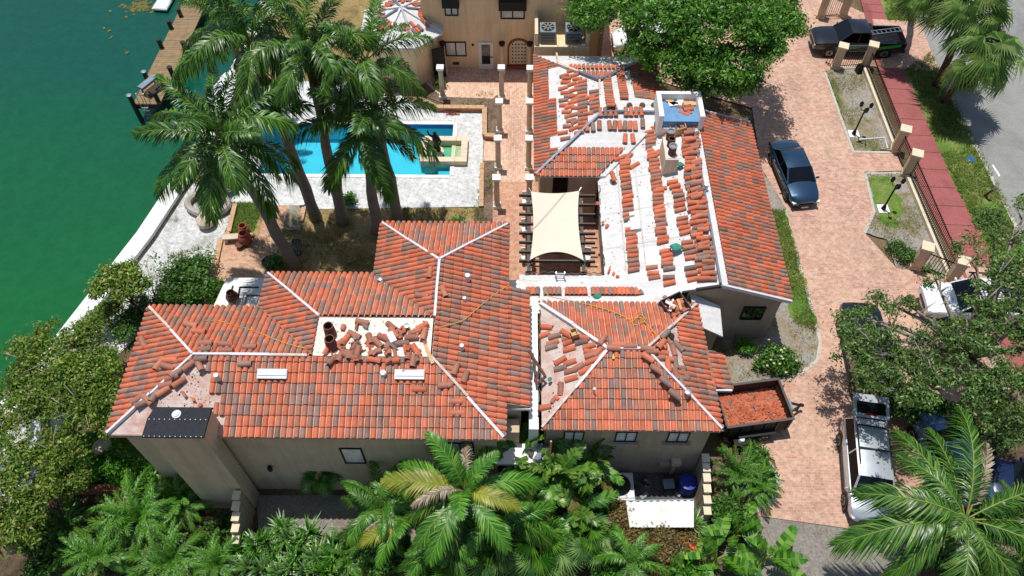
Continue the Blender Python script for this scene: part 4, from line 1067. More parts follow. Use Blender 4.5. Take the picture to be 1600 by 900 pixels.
# north wing: rows waiting on the south slope, and scattered on the west slope
dS = lambda y: zD + sD * (y - 28.95)
lab = 'upright tile in the rows stacked on the south slope of the far wing'
sl = math.atan(sD)
for seg in ([(937, 185), (1008, 184)], [(936, 200), (992, 201)], [(977, 216), (989, 216)], [(917, 202), (926, 202)]):
    a, b = [P(u, v, dS(31.3)) for u, v in seg]; n = int((b - a).length / .25)
    for i in range(n + 1):
        q = a.lerp(b, i / max(n, 1))
        if R.random() < .86: loose((q.x, q.y, dS(q.y) + .03), math.pi / 2 + R.uniform(-.1, .1), lab, 'tiles on the south slope of the far wing', -sl)
q = P(1003, 200, dS(31)); loose((q.x, q.y, dS(q.y) + .03), math.pi / 2, lab, 'tiles on the south slope of the far wing', -sl, k=4)
dW = lambda x: zD + sD * (x - .95)
lab = 'tile scattered on the bare west slope of the far wing'
for u, v in [(884, 128), (880, 136), (894, 133), (897, 120), (884, 144), (896, 143), (881, 155), (895, 152), (882, 163), (890, 167), (895, 161), (890, 181), (893, 189), (897, 202), (884, 215), (900, 171), (886, 122), (902, 127), (889, 150), (900, 157), (886, 174), (899, 181), (888, 197), (900, 192), (880, 205), (905, 210), (893, 112), (882, 117), (905, 138), (918, 168), (919, 184), (922, 160)]:
    q = P(u, v, 4.2); loose((q.x, q.y, dW(q.x) + .03), R.uniform(-.35, .35), lab, 'tiles scattered on the far west slope', -sl)
lab = 'tile in the tidy column left of the ridge of the far wing'
for u0, v0, u1, v1 in ((910, 128, 911, 198), (928, 148, 929, 178)):
    a, b = P(u0, v0, 4.4), P(u1, v1, 4.4); n = int((b - a).length / .3)
    for i in range(n + 1):
        q = a.lerp(b, i / n); loose((q.x, q.y, dW(q.x) + .03), R.uniform(-.08, .08), lab, 'tile columns by the far ridge', -sl)
# link roof: one row of upright tiles
lab = 'upright tile in the single row along the low white link roof'
sl2 = math.atan(.29)
for i in range(27):
    u = 826 + i * 6.75
    if i in (3, 8, 14): continue
    q = P(u, 456, lz(21.2)); loose((q.x, q.y, lz(q.y) + .04), math.pi / 2 + R.uniform(-.08, .08), lab, 'tiles in a row on the link roof', sl2, w=(34, 18, 22, 12, 8, 6))
# square house: bare west slope, ridge and hips, bare east slope
bw = lambda p: zB + (p.x - 1.05) * (rB - zB) / 2.75
lab = 'tile strewn on the bare dusty west slope of the square house'
sw_ = math.atan((rB - zB) / 2.75)
for u, v, a, k in [(855, 512, -.35, 0), (851, 524, .2, 0), (867, 526, .05, 3), (864, 536, .2, 5), (862, 543, .1, 4), (888, 528, .1, 2), (890, 535, .2, 0), (890, 546, .1, 0), (876, 564, .45, 1), (891, 567, .2, 0), (876, 576, .05, 4), (892, 580, .1, 2), (904, 574, .45, 2), (915, 579, .3, 1), (893, 592, .12, 1), (921, 541, .1, 0), (909, 535, .05, 4), (913, 528, -.4, 0), (925, 564, .25, 1), (924, 555, .1, 2), (936, 548, .7, 0), (923, 550, -.3, 1), (876, 608, 1.55, 2), (852, 637, .05, 0)]:
    q = P(u, v, 5.3); z = bw(q); q = P(u, v, z); loose((q.x, q.y, bw(q) + .03), a, lab, 'tiles strewn on the west slope of the square house', -sw_, k=k)
lab = 'tile laid loose along the hip and ridge lines of the square house'
for u, v, a in [(886, 512, -.6), (958, 546, -.1), (966, 541, -.05), (984, 543, .0), (1010, 547, -.1), (1018, 550, 0), (1012, 561, -.7), (1026, 577, -.7), (1041, 594, -.7), (1056, 612, -.7), (941, 532, 1.0), (1040, 519, .8), (1034, 536, .9)]:
    q = P(u, v, 6.05); loose((q.x, q.y, max(5.4, 6.0 - .36 * max(0, abs(q.x - 4.58) - .8)) + .16), a, lab, 'tiles along the square house hips', R.uniform(-.1, .1), k=R.choice((2, 2, 3, 0, 2)))
lab = 'tile strewn on the bare dusty east slope of the square house'
for u, v, a, k in [(1044, 531, -1.1, 2), (1052, 548, -1.4, 2), (1060, 542, -.9, 3), (1042, 562, -.1, 0), (1055, 568, -1.5, 4), (1044, 573, -1.5, 0), (1056, 585, -1.4, 2), (1064, 597, -1.2, 3), (1070, 585, -1.1, 4), (1028, 560, .1, 2), (1032, 543, .1, 0), (1034, 552, -.1, 1)]:
    q = P(u, v, 5.5); z = eastz(q.x, q.y); q = P(u, v, z); loose((q.x, q.y, eastz(q.x, q.y) + .03), a, lab, 'tiles strewn on the east slope of the square house', 0, k=k)
# large house: tiles along its front-left hip and the front ridge
lab = 'brown tile lying loose along the left hip and ridge of the large house'
for u, v, a in [(216, 625, .75), (225, 634, .6), (244, 622, 1.3), (258, 614, .6), (262, 604, .2), (271, 592, .3), (250, 571, 1.2), (268, 565, 0), (264, 575, -.2), (277, 585, .9), (296, 573, .8), (313, 574, -1.0), (316, 562, 0), (323, 549, 0), (324, 539, 0), (354, 541, 0), (356, 551, 0), (384, 570, 0), (392, 545, 0), (298, 509, -.1), (312, 520, -.1), (224, 536, -1.0), (234, 629, -.7), (282, 600, .7)]:
    q = P(u, v, 6.8)
    z = min(rA, zA + .345 * min(q.x + 15.6, q.y - 12.85, 18.7 - q.y))
    q = P(u, v, z); z = min(rA, zA + .345 * min(q.x + 15.6, q.y - 12.85, 18.7 - q.y))
    loose((q.x, q.y, z + .13), a, lab, 'loose tiles on the left hip of the large house', R.uniform(-.2, .2), k=R.choice((2, 2, 0, 3, 2, 5)))
lab = 'single tile lying loose across the laid rows near the middle of the large house roof'
for u, v, a in [(646, 567, 1.5), (641, 583, .05), (656, 611, 0), (713, 630, 0), (715, 648, 0), (694, 459, -1.2), (712, 580, 1.3), (727, 592, 1.3), (672, 430, 1.5), (660, 465, -.1), (679, 398, 0), (696, 605, .1)]:
    q = P(u, v, 6.85)
    z = min(rA, zA + .345 * min(q.y - 12.85, -.45 - q.x if q.x > -3.33 else 9, q.x + 6.2 if q.y > 18 else 9, 23.45 - q.y))
    q = P(u, v, z); loose((q.x, q.y, z + .14), a, lab, 'single tiles across the laid rows', 0, k=R.choice((2, 5, 2, 0)))
# heap on the flat white well
lab = 'whole tile tossed on the rubble heap on the flat white roof well'
for u, v, a, k in [(540, 529, 1.1, 0), (553, 523, 2.7, 2), (566, 503, -.15, 2), (551, 545, 1.4, 2), (559, 551, 1.4, 2), (531, 556, 1.35, 2), (519, 563, 1.0, 2), (529, 538, .8, 5), (545, 556, -.4, 2), (612, 510, -.75, 2), (623, 518, -.7, 2), (628, 536, .1, 3), (638, 554, 1.5, 2), (578, 530, -1.2, 2), (586, 549, .3, 2), (607, 538, 1.3, 2), (650, 548, -.95, 0), (584, 562, -.15, 0), (614, 563, .05, 1), (660, 510, .5, 0), (648, 518, .25, 5), (643, 528, .1, 2), (662, 524, 1.4, 5), (590, 536, -.8, 2), (616, 521, -.9, 5), (600, 528, -.5, 2)]:
    q = P(u, v, 7.2); loose((q.x, q.y, 7.14 + R.uniform(0, .12)), a, lab, 'whole tiles on the rubble heap', R.uniform(-.25, .25), R.uniform(-.5, .5), k)
lab = 'broken tile piece in the rubble heap on the flat white roof well'
for i in range(64):
    u, v = (R.gauss(545, 22), R.gauss(545, 18)) if i % 2 else (R.gauss(630, 28), R.gauss(540, 16))
    if not (506 < u < 672 and 502 < v < 568): continue
    q = P(u, v, 7.2); loose((q.x, q.y, 7.14 + R.uniform(0, .14)), R.uniform(0, 6.3), lab, 'broken pieces on the rubble heap', R.uniform(-.6, .6), R.uniform(-1.2, 1.2), None, True, R.uniform(.8, 1.1))
lab = 'broken tile scrap dropped on bare roof underlay'
for u, v in [(958, 273), (966, 218), (962, 222), (955, 410), (967, 420), (960, 415), (297, 640), (288, 618), (301, 625), (312, 632), (1040, 545), (1046, 540), (872, 596), (866, 600), (950, 340), (935, 305), (944, 335)]:
    q = P(u, v, 4.2 if v < 450 else 6.6)
    if v < 450: z = max(cz(q.x), 3.5)
    elif u < 400: z = zA + .345 * min(q.y - 12.85, 9)
    else: z = bw(q) if u < 1000 else eastz(q.x, q.y)
    loose((q.x, q.y, z + .03), R.uniform(0, 6), lab, 'tile scraps on bare underlay', 0, R.uniform(-.4, .4), None, True, .8)
# clay pots, foam block and small rubbish on the well
for i, (u, v, lab) in enumerate([(519, 540, 'tall clay chimney pot standing upright at the left end of the rubble heap'), (517, 520, 'tall clay chimney pot with a tile stuck in it behind the other pot')]):
    q = P(u, v + 2, 7.12)
    MBp = MB().tube([V(0, 0, 0), V(0, 0, .62), V(0, 0, .62), V(0, 0, .08)], [.24, .2, .16, .16], 18)
    one('chimney_pot', MBp, 'terracotta_dark', lab, 'chimney pot', smooth=True, M=LM((q.x, q.y, 7.122), 0))
q = P(612, 528, 7.3); one('foam_block', MB().box((0, 0, .1), (.26, .48, .2)), 'foam_white', 'white rectangular block lying on the rubble heap', 'block', M=LM((q.x, q.y, 7.2), .5))
q = P(636, 512, 7.2); one('metal_can', MB().lathe((0, 0, 0), [(.1, 0), (.11, .02), (.11, .26), (.06, .27)], 12), 'galvanised', 'small grey metal can at the back of the rubble heap', 'can', smooth=True, M=LM((q.x, q.y, 7.122)))
a, b = P(664, 537, 7.16), P(676, 568, 7.2)
one('plank', MB().bar(a, b, .14, .04), 'wood_raw', 'pale raw wood plank lying at the right edge of the white well', 'plank')
# crates
def crate(label, c, rz, sx, sy, h, tx=0.0, ty=0.0, fill=6, m='wood_raw'):
    t = thing('wooden_crate', label, 'crate', c, rz)
    t.matrix_basis = LM(c, rz, tx, ty); WM[t.name] = t.matrix_basis.copy()
    MB().box((0, 0, .02), (sx, sy, .04)).build('base', m, t, world=False)
    for k in range(3):
        z = .06 + (k + .5) * (h - .06) / 3; hh = (h - .06) / 3 - .015
        for s_ in (-1, 1):
            MB().box((0, s_ * (sy / 2 - .02), z), (sx, .035, hh)).build('board', m, t, world=False)
            MB().box((s_ * (sx / 2 - .02), 0, z), (.035, sy - .09, hh)).build('board', m, t, world=False)
    return t
c = P(1052, 484, 4.95); crate('big weathered wooden crate full of debris at the back hip of square house', (c.x, c.y, 4.98), .5, 1.05, .95, .5, .12, 0, m='wood_grey')
for i in range(9):
    o = loose((c.x + R.uniform(-.35, .35), c.y + R.uniform(-.3, .3), 5.25 + R.uniform(0, .18)), R.uniform(0, 6), 'tile scrap thrown into the big wooden crate', 'scraps in the big crate', R.uniform(-.7, .7), R.uniform(-.7, .7), None, True)
for i in range(5):
    one('board_scrap', MB().box((0, 0, 0), (.5, .12, .03)), 'wood_raw' if i % 2 else 'foam_white', 'pale board scrap sticking out of the big wooden crate', 'board', 'board scraps in the crate', M=LM((c.x + R.uniform(-.25, .25), c.y + R.uniform(-.25, .25), 5.42 + i * .03), R.uniform(0, 3), R.uniform(-.4, .4), R.uniform(-.5, .5)))
c = P(1060, 196, 4.9); crate('open raw wood crate beside the pot chimney on the long wing ridge', (c.x, c.y, cz(c.x) + .08), .1, .82, 1.0, .42, 0, -st)
for i in range(7):
    loose((c.x + R.uniform(-.25, .25), c.y + R.uniform(-.3, .3), cz(c.x) + .3 + R.uniform(0, .1)), R.uniform(0, 6), 'tile scrap inside the open crate by the pot chimney', 'scraps in the ridge crate', 0, R.uniform(-.7, .7), 2, True)
for i in range(10):
    q = P(R.uniform(1060, 1078), R.uniform(164, 182), 5.1); loose((q.x, q.y, 5.2 + R.uniform(0, .12)), R.uniform(-1, 1), 'tile heaped against the white tower at the far end of the ridge', 'tiles heaped by the tower', 0, R.uniform(-.4, .4))
c = P(898, 522, 5.75); crate('small raw wood box on the left hip of the square house', (c.x, c.y, 5.72), .3, .3, .36, .26, 0, -.2)
# hose/rope coils
def rope(pts, label, r=.02, m='rope_yellow'):
    q = [P(*p) for p in pts]; c = []
    for i in range(len(q) - 1):
        p0, p1, p2, p3 = q[max(i - 1, 0)], q[i], q[i + 1], q[min(i + 2, len(q) - 1)]
        for k in range(6):
            t = k / 6; c.append(.5 * ((2 * p1) + (p2 - p0) * t + (2 * p0 - 5 * p1 + 4 * p2 - p3) * t * t + (3 * p1 - p0 - 3 * p2 + p3) * t ** 3))
    c.append(q[-1])
    one('rope', MB().tube(c, r, 5), m, label, 'rope', smooth='all')
zb = lambda v: 5.22 + (v - 475) / 73 * .95
rope([(855, 458, 4.2), (862, 464, 4.5), (920, 476, zb(476)), (950, 484, zb(486)), (978, 496, zb(498)), (988, 502, zb(504)), (1000, 492, zb(492)), (1008, 500, zb(500)), (994, 508, zb(510)), (984, 500, zb(500)), (1000, 496, zb(497)), (1012, 508, zb(510)), (1024, 522, zb(524)), (1034, 532, 6.0), (1040, 545, 5.95)], 'yellow rope coiled on the back slope of the square house', .02)
rope([(688, 511, 7.2), (722, 501, 6.95), (740, 487, 6.75), (770, 462, 6.4), (796, 445, 6.25)], 'yellow rope running down the right slope of the large house', .018)
rope([(320, 502, 6.5), (332, 498, 6.45), (340, 504, 6.5), (328, 506, 6.52), (336, 500, 6.5), (366, 508, 6.6), (400, 518, 6.75), (440, 534, 7.0), (478, 545, 7.15)], 'yellow rope across the back slope at the left end of the large house', .018)
# rags, gloves, bucket
def blob(name, label, cat, u, v, z, r, m):
    q = P(u, v, z); mb = MB(); rr = random.Random(int(u * 7 + v))
    mb.sphere((0, 0, 0), r, 9, 6, 0, (1, .8, .35))
    mb.v = [(x * rr.uniform(.75, 1.3), y * rr.uniform(.7, 1.3), zz * rr.uniform(.8, 1.5) + r * .3) for x, y, zz in mb.v]
    return one(name, mb, m, label, cat, smooth='all', M=LM((q.x, q.y, z), rr.uniform(0, 3)))
blob('rag', 'green plastic rag lying right of the second stack row', 'rag', 1056, 388, 4.6, .28, 'rag_green')
blob('rag', 'green rag by the pot chimney', 'rag', 1062, 258, 4.75, .2, 'rag_green')
blob('rag', 'small green rag below the row of link roof tiles', 'rag', 933, 464, 4.35, .2, 'rag_green')
blob('glove', 'yellow glove near the ridge of the square house', 'glove', 957, 558, 5.95, .11, 'glove_yellow')
blob('glove', 'pale yellow glove at the right end of the square house ridge', 'glove', 1020, 556, 5.95, .1, 'glove_yellow')
blob('glove', 'dark glove on the bare east slope of the square house', 'glove', 1049, 526, 5.7, .16, 'glove_dark')
blob('tarpaulin', 'crumpled dark rag at the foot of the palm shadow on the large house', 'rag', 594, 436, 6.3, .2, 'galvanised')
blob('rag', 'green rag on the bare west slope of the square house', 'rag', 859, 593, 5.35, .1, 'rag_green')
q = P(1026, 197, 4.4); one('bucket', MB().tube([V(0, 0, 0), V(0, 0, .3), V(0, 0, .3), V(0, 0, .04)], [.13, .17, .155, .12], 14), 'plastic_black', 'black bucket on the white roof left of the crate', 'bucket', smooth=True, M=LM((q.x, q.y, cz(q.x))))
q = P(1026, 232, 4.4); one('carton', MB().box((0, 0, .1), (.4, .3, .2)), 'foam_white', 'pale carton beside the tiles left of the pot chimney', 'carton', M=LM((q.x, q.y, cz(q.x)), .4))
# rubbish on the tower floor
for u, v, a, L, m in ((1046, 158, -.8, .8, 'wood_raw'), (1052, 163, .2, .5, 'foam_white'), (1062, 160, 1.2, .5, 'foam_white'), (1078, 162, 0, .7, 'wood_raw'), (1074, 168, .3, .5, 'terracotta')):
    q = P(u, v, 5.35); one('board_scrap', MB().box((0, 0, .05), (L, .3, .1)), m, 'board or block left on the blue floor of the white tower', 'scrap', 'scraps on the tower floor', M=LM((q.x, q.y, 5.302), a))
for u, v in ((1046, 146), (1056, 148), (1072, 146), (1080, 147), (1064, 144)):
    q = P(u, v, 5.35); one('tarred_scrap', MB().sphere((0, 0, 0), .16, 8, 5, 0, (1.3, .8, .3)), 'black_metal', 'black tarry scrap on the blue floor of the white tower', 'scrap', 'tarry scraps on the tower floor', M=LM((q.x, q.y, 5.33), R.uniform(0, 3)))
# turbine vents behind the far ridge
for u in (958, 983, 1003, 1021):
    q = P(u, 168, 4.55); one('roof_turbine', MB().sphere((0, 0, .2), .17, 10, 6).cyl((0, 0, 0), .1, .1, .1, 8), 'wood_grey', 'round grey turbine vent in the line behind the far wing ridge', 'vent', 'turbine vents behind the far ridge', smooth=True, M=LM((q.x, q.y, 4.5)))

# ================================================================== COURTYARD: PERGOLA, SAIL, LADDER
pg = thing('pergola', 'grey timber pergola with rafters over the brick courtyard', 'pergola', (1.9, 25.8, 0))
xl, xr = P(826, 350, 3).x, P(909, 350, 3).x
for x in (xl, xr):
    MB().box((x, 25.8, 2.82), (.16, 5.2, .2)).build('beam', 'wood_grey', pg)
    for y in (23.5, 25.8, 28.0): MB().box((x, y, 1.36), (.3, .3, 2.72)).build('post', 'stucco_brown', pg)
for v in (305.5, 320, 335, 350, 364.5, 379, 394, 408):
    y = P(868, v, 3).y; x0, x1 = P(811, v, 3).x, P(930, v, 3).x
    MB().box(((x0 + x1) / 2, y, 2.99), (x1 - x0, .085, .17)).build('rafter', 'wood_grey', pg)
sc_ = [[P(829.5, 299, 3.25), P(905, 298, 3.25)], [P(828, 406, 3.25), P(912, 407, 3.25)]]
m = MB(); n = 14; gv = []
for j in range(n + 1):
    for i in range(n + 1):
        s_, t_ = i / n, j / n
        p = sc_[0][0].lerp(sc_[0][1], s_).lerp(sc_[1][0].lerp(sc_[1][1], s_), t_)
        bow = 4 * t_ * (1 - t_); p = p + V((.5 - s_) * 2 * .15 * bow, 0, 0)
        p.y += 4 * s_ * (1 - s_) * (t_ * .52 - (1 - t_) * .16)
        p.z -= .12 * bow * 4 * s_ * (1 - s_); gv.append(p)
gs = [(j * (n + 1) + i, (j + 1) * (n + 1) + i, (j + 1) * (n + 1) + i + 1, j * (n + 1) + i + 1) for j in range(n) for i in range(n)]
sl_ = thing('shade_sail', 'cream fabric shade sail stretched over the pergola', 'shade sail', tuple(sc_[1][0].xy) + (3.25,))
m.add(gv, gs); m.build('cloth', 'sail', sl_, smooth='all')
MB().bar(gv[n // 2 + 3] + V(0, 0, .012), gv[8 * (n + 1)] + V(0, 0, .012), .015, .01).build('seam', 'wood_grey', sl_)
for p, d in ((gv[0], (-.12, .2)), (gv[n], (.12, .2)), (gv[-n - 1], (-.1, -.15)), (gv[-1], (.1, -.15))):
    MB().bar(p, p + V(d[0], d[1], .05), .03, .03).build('turnbuckle', 'galvanised', sl_)
ld = thing('step_ladder', 'aluminium ladder poking over the eave above the courtyard', 'ladder', tuple(P(868, 418, 0)))
a0, a1 = P(864, 418, 3.2), P(866, 440, 3.9)
for dx in (-.2, .2): MB().bar(V(2.05 + dx, 23.2, 1.2), V(2.05 + dx, 22.25, 4.1), .05, .08).build('rail', 'aluminium', ld)
for k in range(8): MB().bar(V(1.85, 23.2 - .95 * (k + .5) / 8, 1.2 + 2.9 * (k + .5) / 8), V(2.25, 23.2 - .95 * (k + .5) / 8, 1.2 + 2.9 * (k + .5) / 8), .05, .03).build('rung', 'aluminium', ld)
# courtyard furniture partly under the rafters
for i, (u, v, lab) in enumerate([(823, 314, 'white chair at the far left corner under the pergola'), (911, 314, 'white chair at the far right corner under the pergola'), (822, 357, 'white chair at the left middle of the pergola'), (822, 402, 'white chair at the near left corner of the pergola'), (915, 402, 'white chair at the near right corner of the pergola')]):
    q = P(u, v, .5); t = thing('patio_chair', lab, 'chair', (q.x, q.y, .03), R.uniform(-.3, .3), 'white patio chairs')
    MB().box((0, 0, .45), (.5, .48, .06)).build('seat', 'white_paint', t, world=False); MB().box((0, .24, .75), (.5, .05, .55)).build('backrest', 'white_paint', t, world=False)
    for sx_ in (-.21, .21):
        for sy_ in (-.2, .2): MB().box((sx_, sy_, .21), (.05, .05, .42)).build('leg', 'dark_metal', t, world=False)
# ================================================================== COLUMN WALK
def column(base, h, label, cap=True):
    t = thing('column', label, 'column', tuple(base), 0, 'stone columns along the walkway')
    b = (0, 0, 0)
    MB().box((0, 0, .12), (.42, .42, .24)).build('plinth', 'white_paint', t, world=False)
    MB().lathe((0, 0, .24), [(.19, 0), (.2, .04), (.165, .1), (.16, .5), (.145, h - .62), (.17, h - .58)], 14).build('shaft', 'limestone', t, world=False, smooth=True)
    MB().lathe((0, 0, h - .34), [(.15, 0), (.2, .12), (.21, .2)], 12).build('capital', 'dark_metal' if not cap else 'limestone', t, world=False, smooth=True)
    if cap: MB().box((0, 0, h - .06), (.44, .44, .14)).box((0, 0, h + .02), (.2, .1, .04)).build('cap', 'white_paint', t, world=False)
    return t
hcol = 2.45
for u, v, lab in [(687.5, 105, 'column standing alone left of the walkway by the planter'), (783.3, 105, 'farthest column of the left row on the brick walkway'), (780, 158, 'second column of the left row counted from the back house'), (777.7, 215.7, 'third column of the left row, beside the fountain'), (775.7, 277.3, 'nearest column of the left row, beside the pool deck strip'),
                  (828.3, 106, 'farthest column of the right row beside the far wing'), (827.7, 158.3, 'second column of the right row against the far wing eave'), (826.7, 216, 'third column of the right row against the far wing'), (827.3, 277, 'nearest column of the right row at the wing corner')]:
    q = P(u, v, hcol); column((q.x, q.y, .03), hcol, lab)
for u, lab in ((690, 'dark-capped column against the golden wall left of the window'), (784, 'dark-capped column against the golden wall between door and niche'), (828, 'dark-capped column against the golden wall right of the niche')):
    b = P(u, 69, 2.5); column((b.x, 41.55, .03), 2.5, lab, False)

# ================================================================== DOCK
dk = thing('boat_dock', 'weathered wooden boat dock on dark pilings in the green water', 'dock', tuple(P(230, 160, -.9)))
l0, l1 = P(208, 162, .35), P(284, 8, .35); dvec = (l1 - l0).normalized(); wx = V(1.68, 0, 0)
Ld = 14.5; n = 76
for k in range(n):
    a = l0 + dvec * (Ld * k / n + .004); b = l0 + dvec * (Ld * (k + 1) / n - .012)
    MB().prism([a, b, b + wx, a + wx], .27, .35 + R.uniform(-.006, .006)).build('plank', 'wood_dock', dk)
for off in (0.05, 1.55): MB().bar(l0 + V(off, .1, -.2), l0 + dvec * Ld + V(off, 0, -.2), .12, .2).build('stringer', 'wood_dark', dk)
MB().bar(l0 + V(0, -.04, -.18), l0 + wx + V(0, -.04, -.18), .06, .32).build('fascia', 'wood_dark', dk)
for u, v, h_ in ((210, 166, 1.15), (231, 126, 1.0), (253, 75, .95), (268, 45, .9), (283, 26, .9), (248, 160, 1.1), (270, 118, .95), (290, 78, .9)):
    q = P(u, v, .3); o = MB().cyl((q.x, q.y, -2), .15, .14, 2 + h_, 12).build('piling', 'piling', dk, smooth=True)
    MB().lathe((q.x, q.y, h_), [(.17, 0), (.17, .05), (.06, .1)], 12).build('cap', 'decal_grey' if u < 240 else 'piling', o, smooth=True)
la = thing('dock_ladder', 'steel swim ladder with two rails at the near end of the dock', 'ladder', tuple(P(227, 162, .35)))
q = P(226, 163, .35)
for dx in (-.22, .22): MB().tube([q + V(dx, .35, 0), q + V(dx, .3, .75), q + V(dx, .0, .85), q + V(dx, -.12, .6), q + V(dx, -.15, -1.0)], .025, 6).build('rail', 'aluminium', la, smooth='all')
for k in range(4): MB().box((q.x, q.y - .15, .2 - k * .28), (.44, .1, .03)).build('rung', 'aluminium', la)
q = P(238, 140, .35); ln = thing('dock_bench', 'grey cushioned bench on a dark wood frame near the end of the dock', 'bench', (q.x, q.y, .352), -.5)
MB().box((-.1, 0, .55), (.42, 1.35, .16)).build('cushion', 'steel_grey_cushion', ln, world=False)
MB().box((.32, -.1, .3), (.4, 1.2, .06)).build('seat', 'wood_dark', ln, world=False)
for sx_ in (-.2, .45):
    for sy_ in (-.55, .5): MB().box((sx_, sy_, .24), (.07, .07, .48)).build('leg', 'wood_dark', ln, world=False)
MB().bar(V(-.1, .66, .55), V(.1, .78, .75), .1, .08).build('headrest', 'dark_metal', ln, world=False)
q = P(253, 4, .2); one('white_gangway', MB().box((0, 0, 0), (1.1, 2.4, .12)).box((0, 0, .08), (1.0, 2.3, .03)), 'plastic_white', 'white flat platform beyond the dock at the top edge', 'platform', M=LM((q.x - .5, q.y + 1.6, -.7), -.1))
q = P(343, 142, .3); one('paddle_board', MB().sphere((0, 0, .12), 1.0, 16, 8, 0, (.34, 1.5, .1)), 'plastic_white', 'white pointed board among the palm fronds left of the pool', 'board', smooth='all', M=LM((q.x, q.y, .5), -.2))

# ================================================================== FENCES, GATES, LAMPS
def pillar(px, label, h=1.75, w=.5):
    q = P(*px); t = thing('gate_pillar', label, 'pillar', (q.x, q.y, 0), -.37, 'tan fence pillars')
    MB().box((0, 0, h / 2), (w, w, h)).build('shaft', 'stucco_tan', t, world=False)
    MB().box((0, 0, h + .05), (w + .12, w + .12, .1)).build('cap', 'stucco_cream', t, world=False)
    MB().box((0, 0, .15), (w + .08, w + .08, .3)).build('base', 'stucco_tan', t, world=False)
    return q
def fence(a, b, label, h=1.55, wall=.35, lean=0):
    a, b = P(*a), P(*b); t = thing('picket_fence', label, 'fence', (a.x, a.y, 0))
    d = (b - a); L = d.length; d.normalize()
    if wall: MB().bar(a + V(0, 0, wall / 2), b + V(0, 0, wall / 2), .34, wall).build('base_wall', 'stucco_cream', t)
    for z in (wall + .12, h - .1): MB().bar(a + V(0, 0, z), b + V(0, 0, z), .04, .05).build('rail', 'black_metal', t)
    n = int(L / .145); me = MB().box((0, 0, (h - wall) / 2), (.026, .026, h - wall)).mesh('picket', 'black_metal')
    for k in range(n):
        q = a + d * (L * (k + .5) / n); obj('picket', me, t, Matrix.Translation((q.x, q.y, wall)))
    return t
pillar((1304, 107), 'tan pillar at the left of the small upper gate below the black pickup'); pillar((1350, 105), 'tan pillar at the right of the small upper gate below the black pickup')
pillar((1281, 28), 'dark tan pillar at the far left behind the black pickup'); pillar((1316, 26), 'tan pillar behind the roof of the black pickup')
pillar((1397, 236), 'tan pillar at the end of the upper fence run'); pillar((1414, 274), 'tan pillar at the start of the lower fence run')
pillar((1482, 440), 'tan pillar at the near end of the lower fence run'); pillar((1428, 418), 'tan pillar of the short return fence by the forecourt'); pillar((1473, 556), 'tan pillar half hidden under the tree by the white truck')
fence((1350, 112), (1396, 232), 'black picket fence on cream wall beside the upper bed and red footway')
fence((1417, 280), (1481, 434), 'black picket fence on cream wall beside the lower bed and red footway')
fence((1306, 107), (1347, 105), 'small black picket gate between the two upper pillars', 1.5, .1)
fence((1399, 240), (1412, 270), 'short black picket gate between upper and lower fence runs', 1.5, .06)
fence((1432, 418), (1478, 436), 'short black picket return fence by the forecourt', 1.4, .1)
fence((1482, 556), (1560, 540), 'black picket fence partly hidden under the tree', 1.4, .1)
fence((1284, 28), (1314, 26), 'dark gate between the two pillars behind the black pickup', 1.9, .05)
fence((1288, 100), (1303, 107), 'open black gate leaf lying against the upper left pillar', 1.3, .05)
def lamp_post(px, label, h=2.3):
    q = P(*px); t = thing('lamp_post', label, 'lamp post', (q.x, q.y, 0))
    MB().box((0, 0, .06), (.62, .62, .12)).build('base_block', 'white_paint', t, world=False)
    MB().lathe((0, 0, .12), [(.14, 0), (.1, .2), (.05, .35), (.045, h - .3)], 10).build('pole', 'black_metal', t, world=False, smooth=True)
    for k in range(3):
        a = k * 2.1 + .3; x, y = math.cos(a) * .32, math.sin(a) * .32
        MB().tube([V(0, 0, h - .35), V(x * .6, y * .6, h - .4), V(x, y, h - .2)], .02, 6).build('arm', 'black_metal', t, world=False)
        lt_ = MB().lathe((x, y, h - .2), [(.05, 0), (.1, .04), (.12, .25), (.06, .32), (.01, .4)], 8).build('lantern', 'black_metal', t, world=False)
lamp_post((1333, 211), 'black lamp post on white block in the upper fence bed'); lamp_post((1379, 328), 'black lamp post on white block in the lower fence bed')
pp = thing('pipe_frame', 'white plastic pipe lying beside the upper lamp post', 'pipe', tuple(P(1345, 218)))
MB().tube([P(1342, 218, .12), P(1382, 215, .12), P(1387, 232, .12)], .05, 8).build('pipe', 'plastic_white', pp)
MB().tube([P(1338, 222, .1), P(1352, 219, .35), P(1353, 228, .1)], .025, 6).build('bracket', 'black_metal', pp)
one('garden_hose', MB().tube([P(1394, 326, .03), P(1405, 324, .03), P(1416, 325, .03), P(1425, 326, .03)], .05, 8), 'reed_grey', 'pale pipe lying in the lower fence bed', 'pipe')
one('post_stub', MB().tube([P(1538, 306, .12), P(1552, 296, .9), P(1556, 294, .95)], [.09, .08, .1], 10), 'wood_grey', 'short grey leaning post on the verge beside the kerb', 'post', smooth=True)
q = P(1517, 249, .12); one('valve_cover', MB().lathe((0, 0, 0), [(.25, 0), (.25, .05), (.2, .07)], 14), 'pool_tile', 'small round blue cover in the grass verge', 'cover', M=LM((q.x, q.y, .11)))
q = P(1343, 104, .3); one('gate_motor', MB().box((0, 0, .3), (.35, .35, .6)).box((0, 0, .64), (.25, .25, .1)), 'black_metal', 'black gate motor box by the upper right pillar', 'box', M=LM((q.x - .1, q.y - .3, .03), .2))
m = MB(); a, b, c = P(1555, 258, .02), P(1562, 272, .02), P(1553, 264, .02)
one('road_mark', MB().add([P(1550, 258, .018), P(1552, 257, .018), P(1563, 274, .018), P(1561, 276, .018), P(1557, 275, .018), P(1558, 272, .018)], [(0, 1, 2, 3), (3, 2, 5, 4)][0:1]), 'white_paint', 'small white painted tick on the road by the kerb', 'road mark')

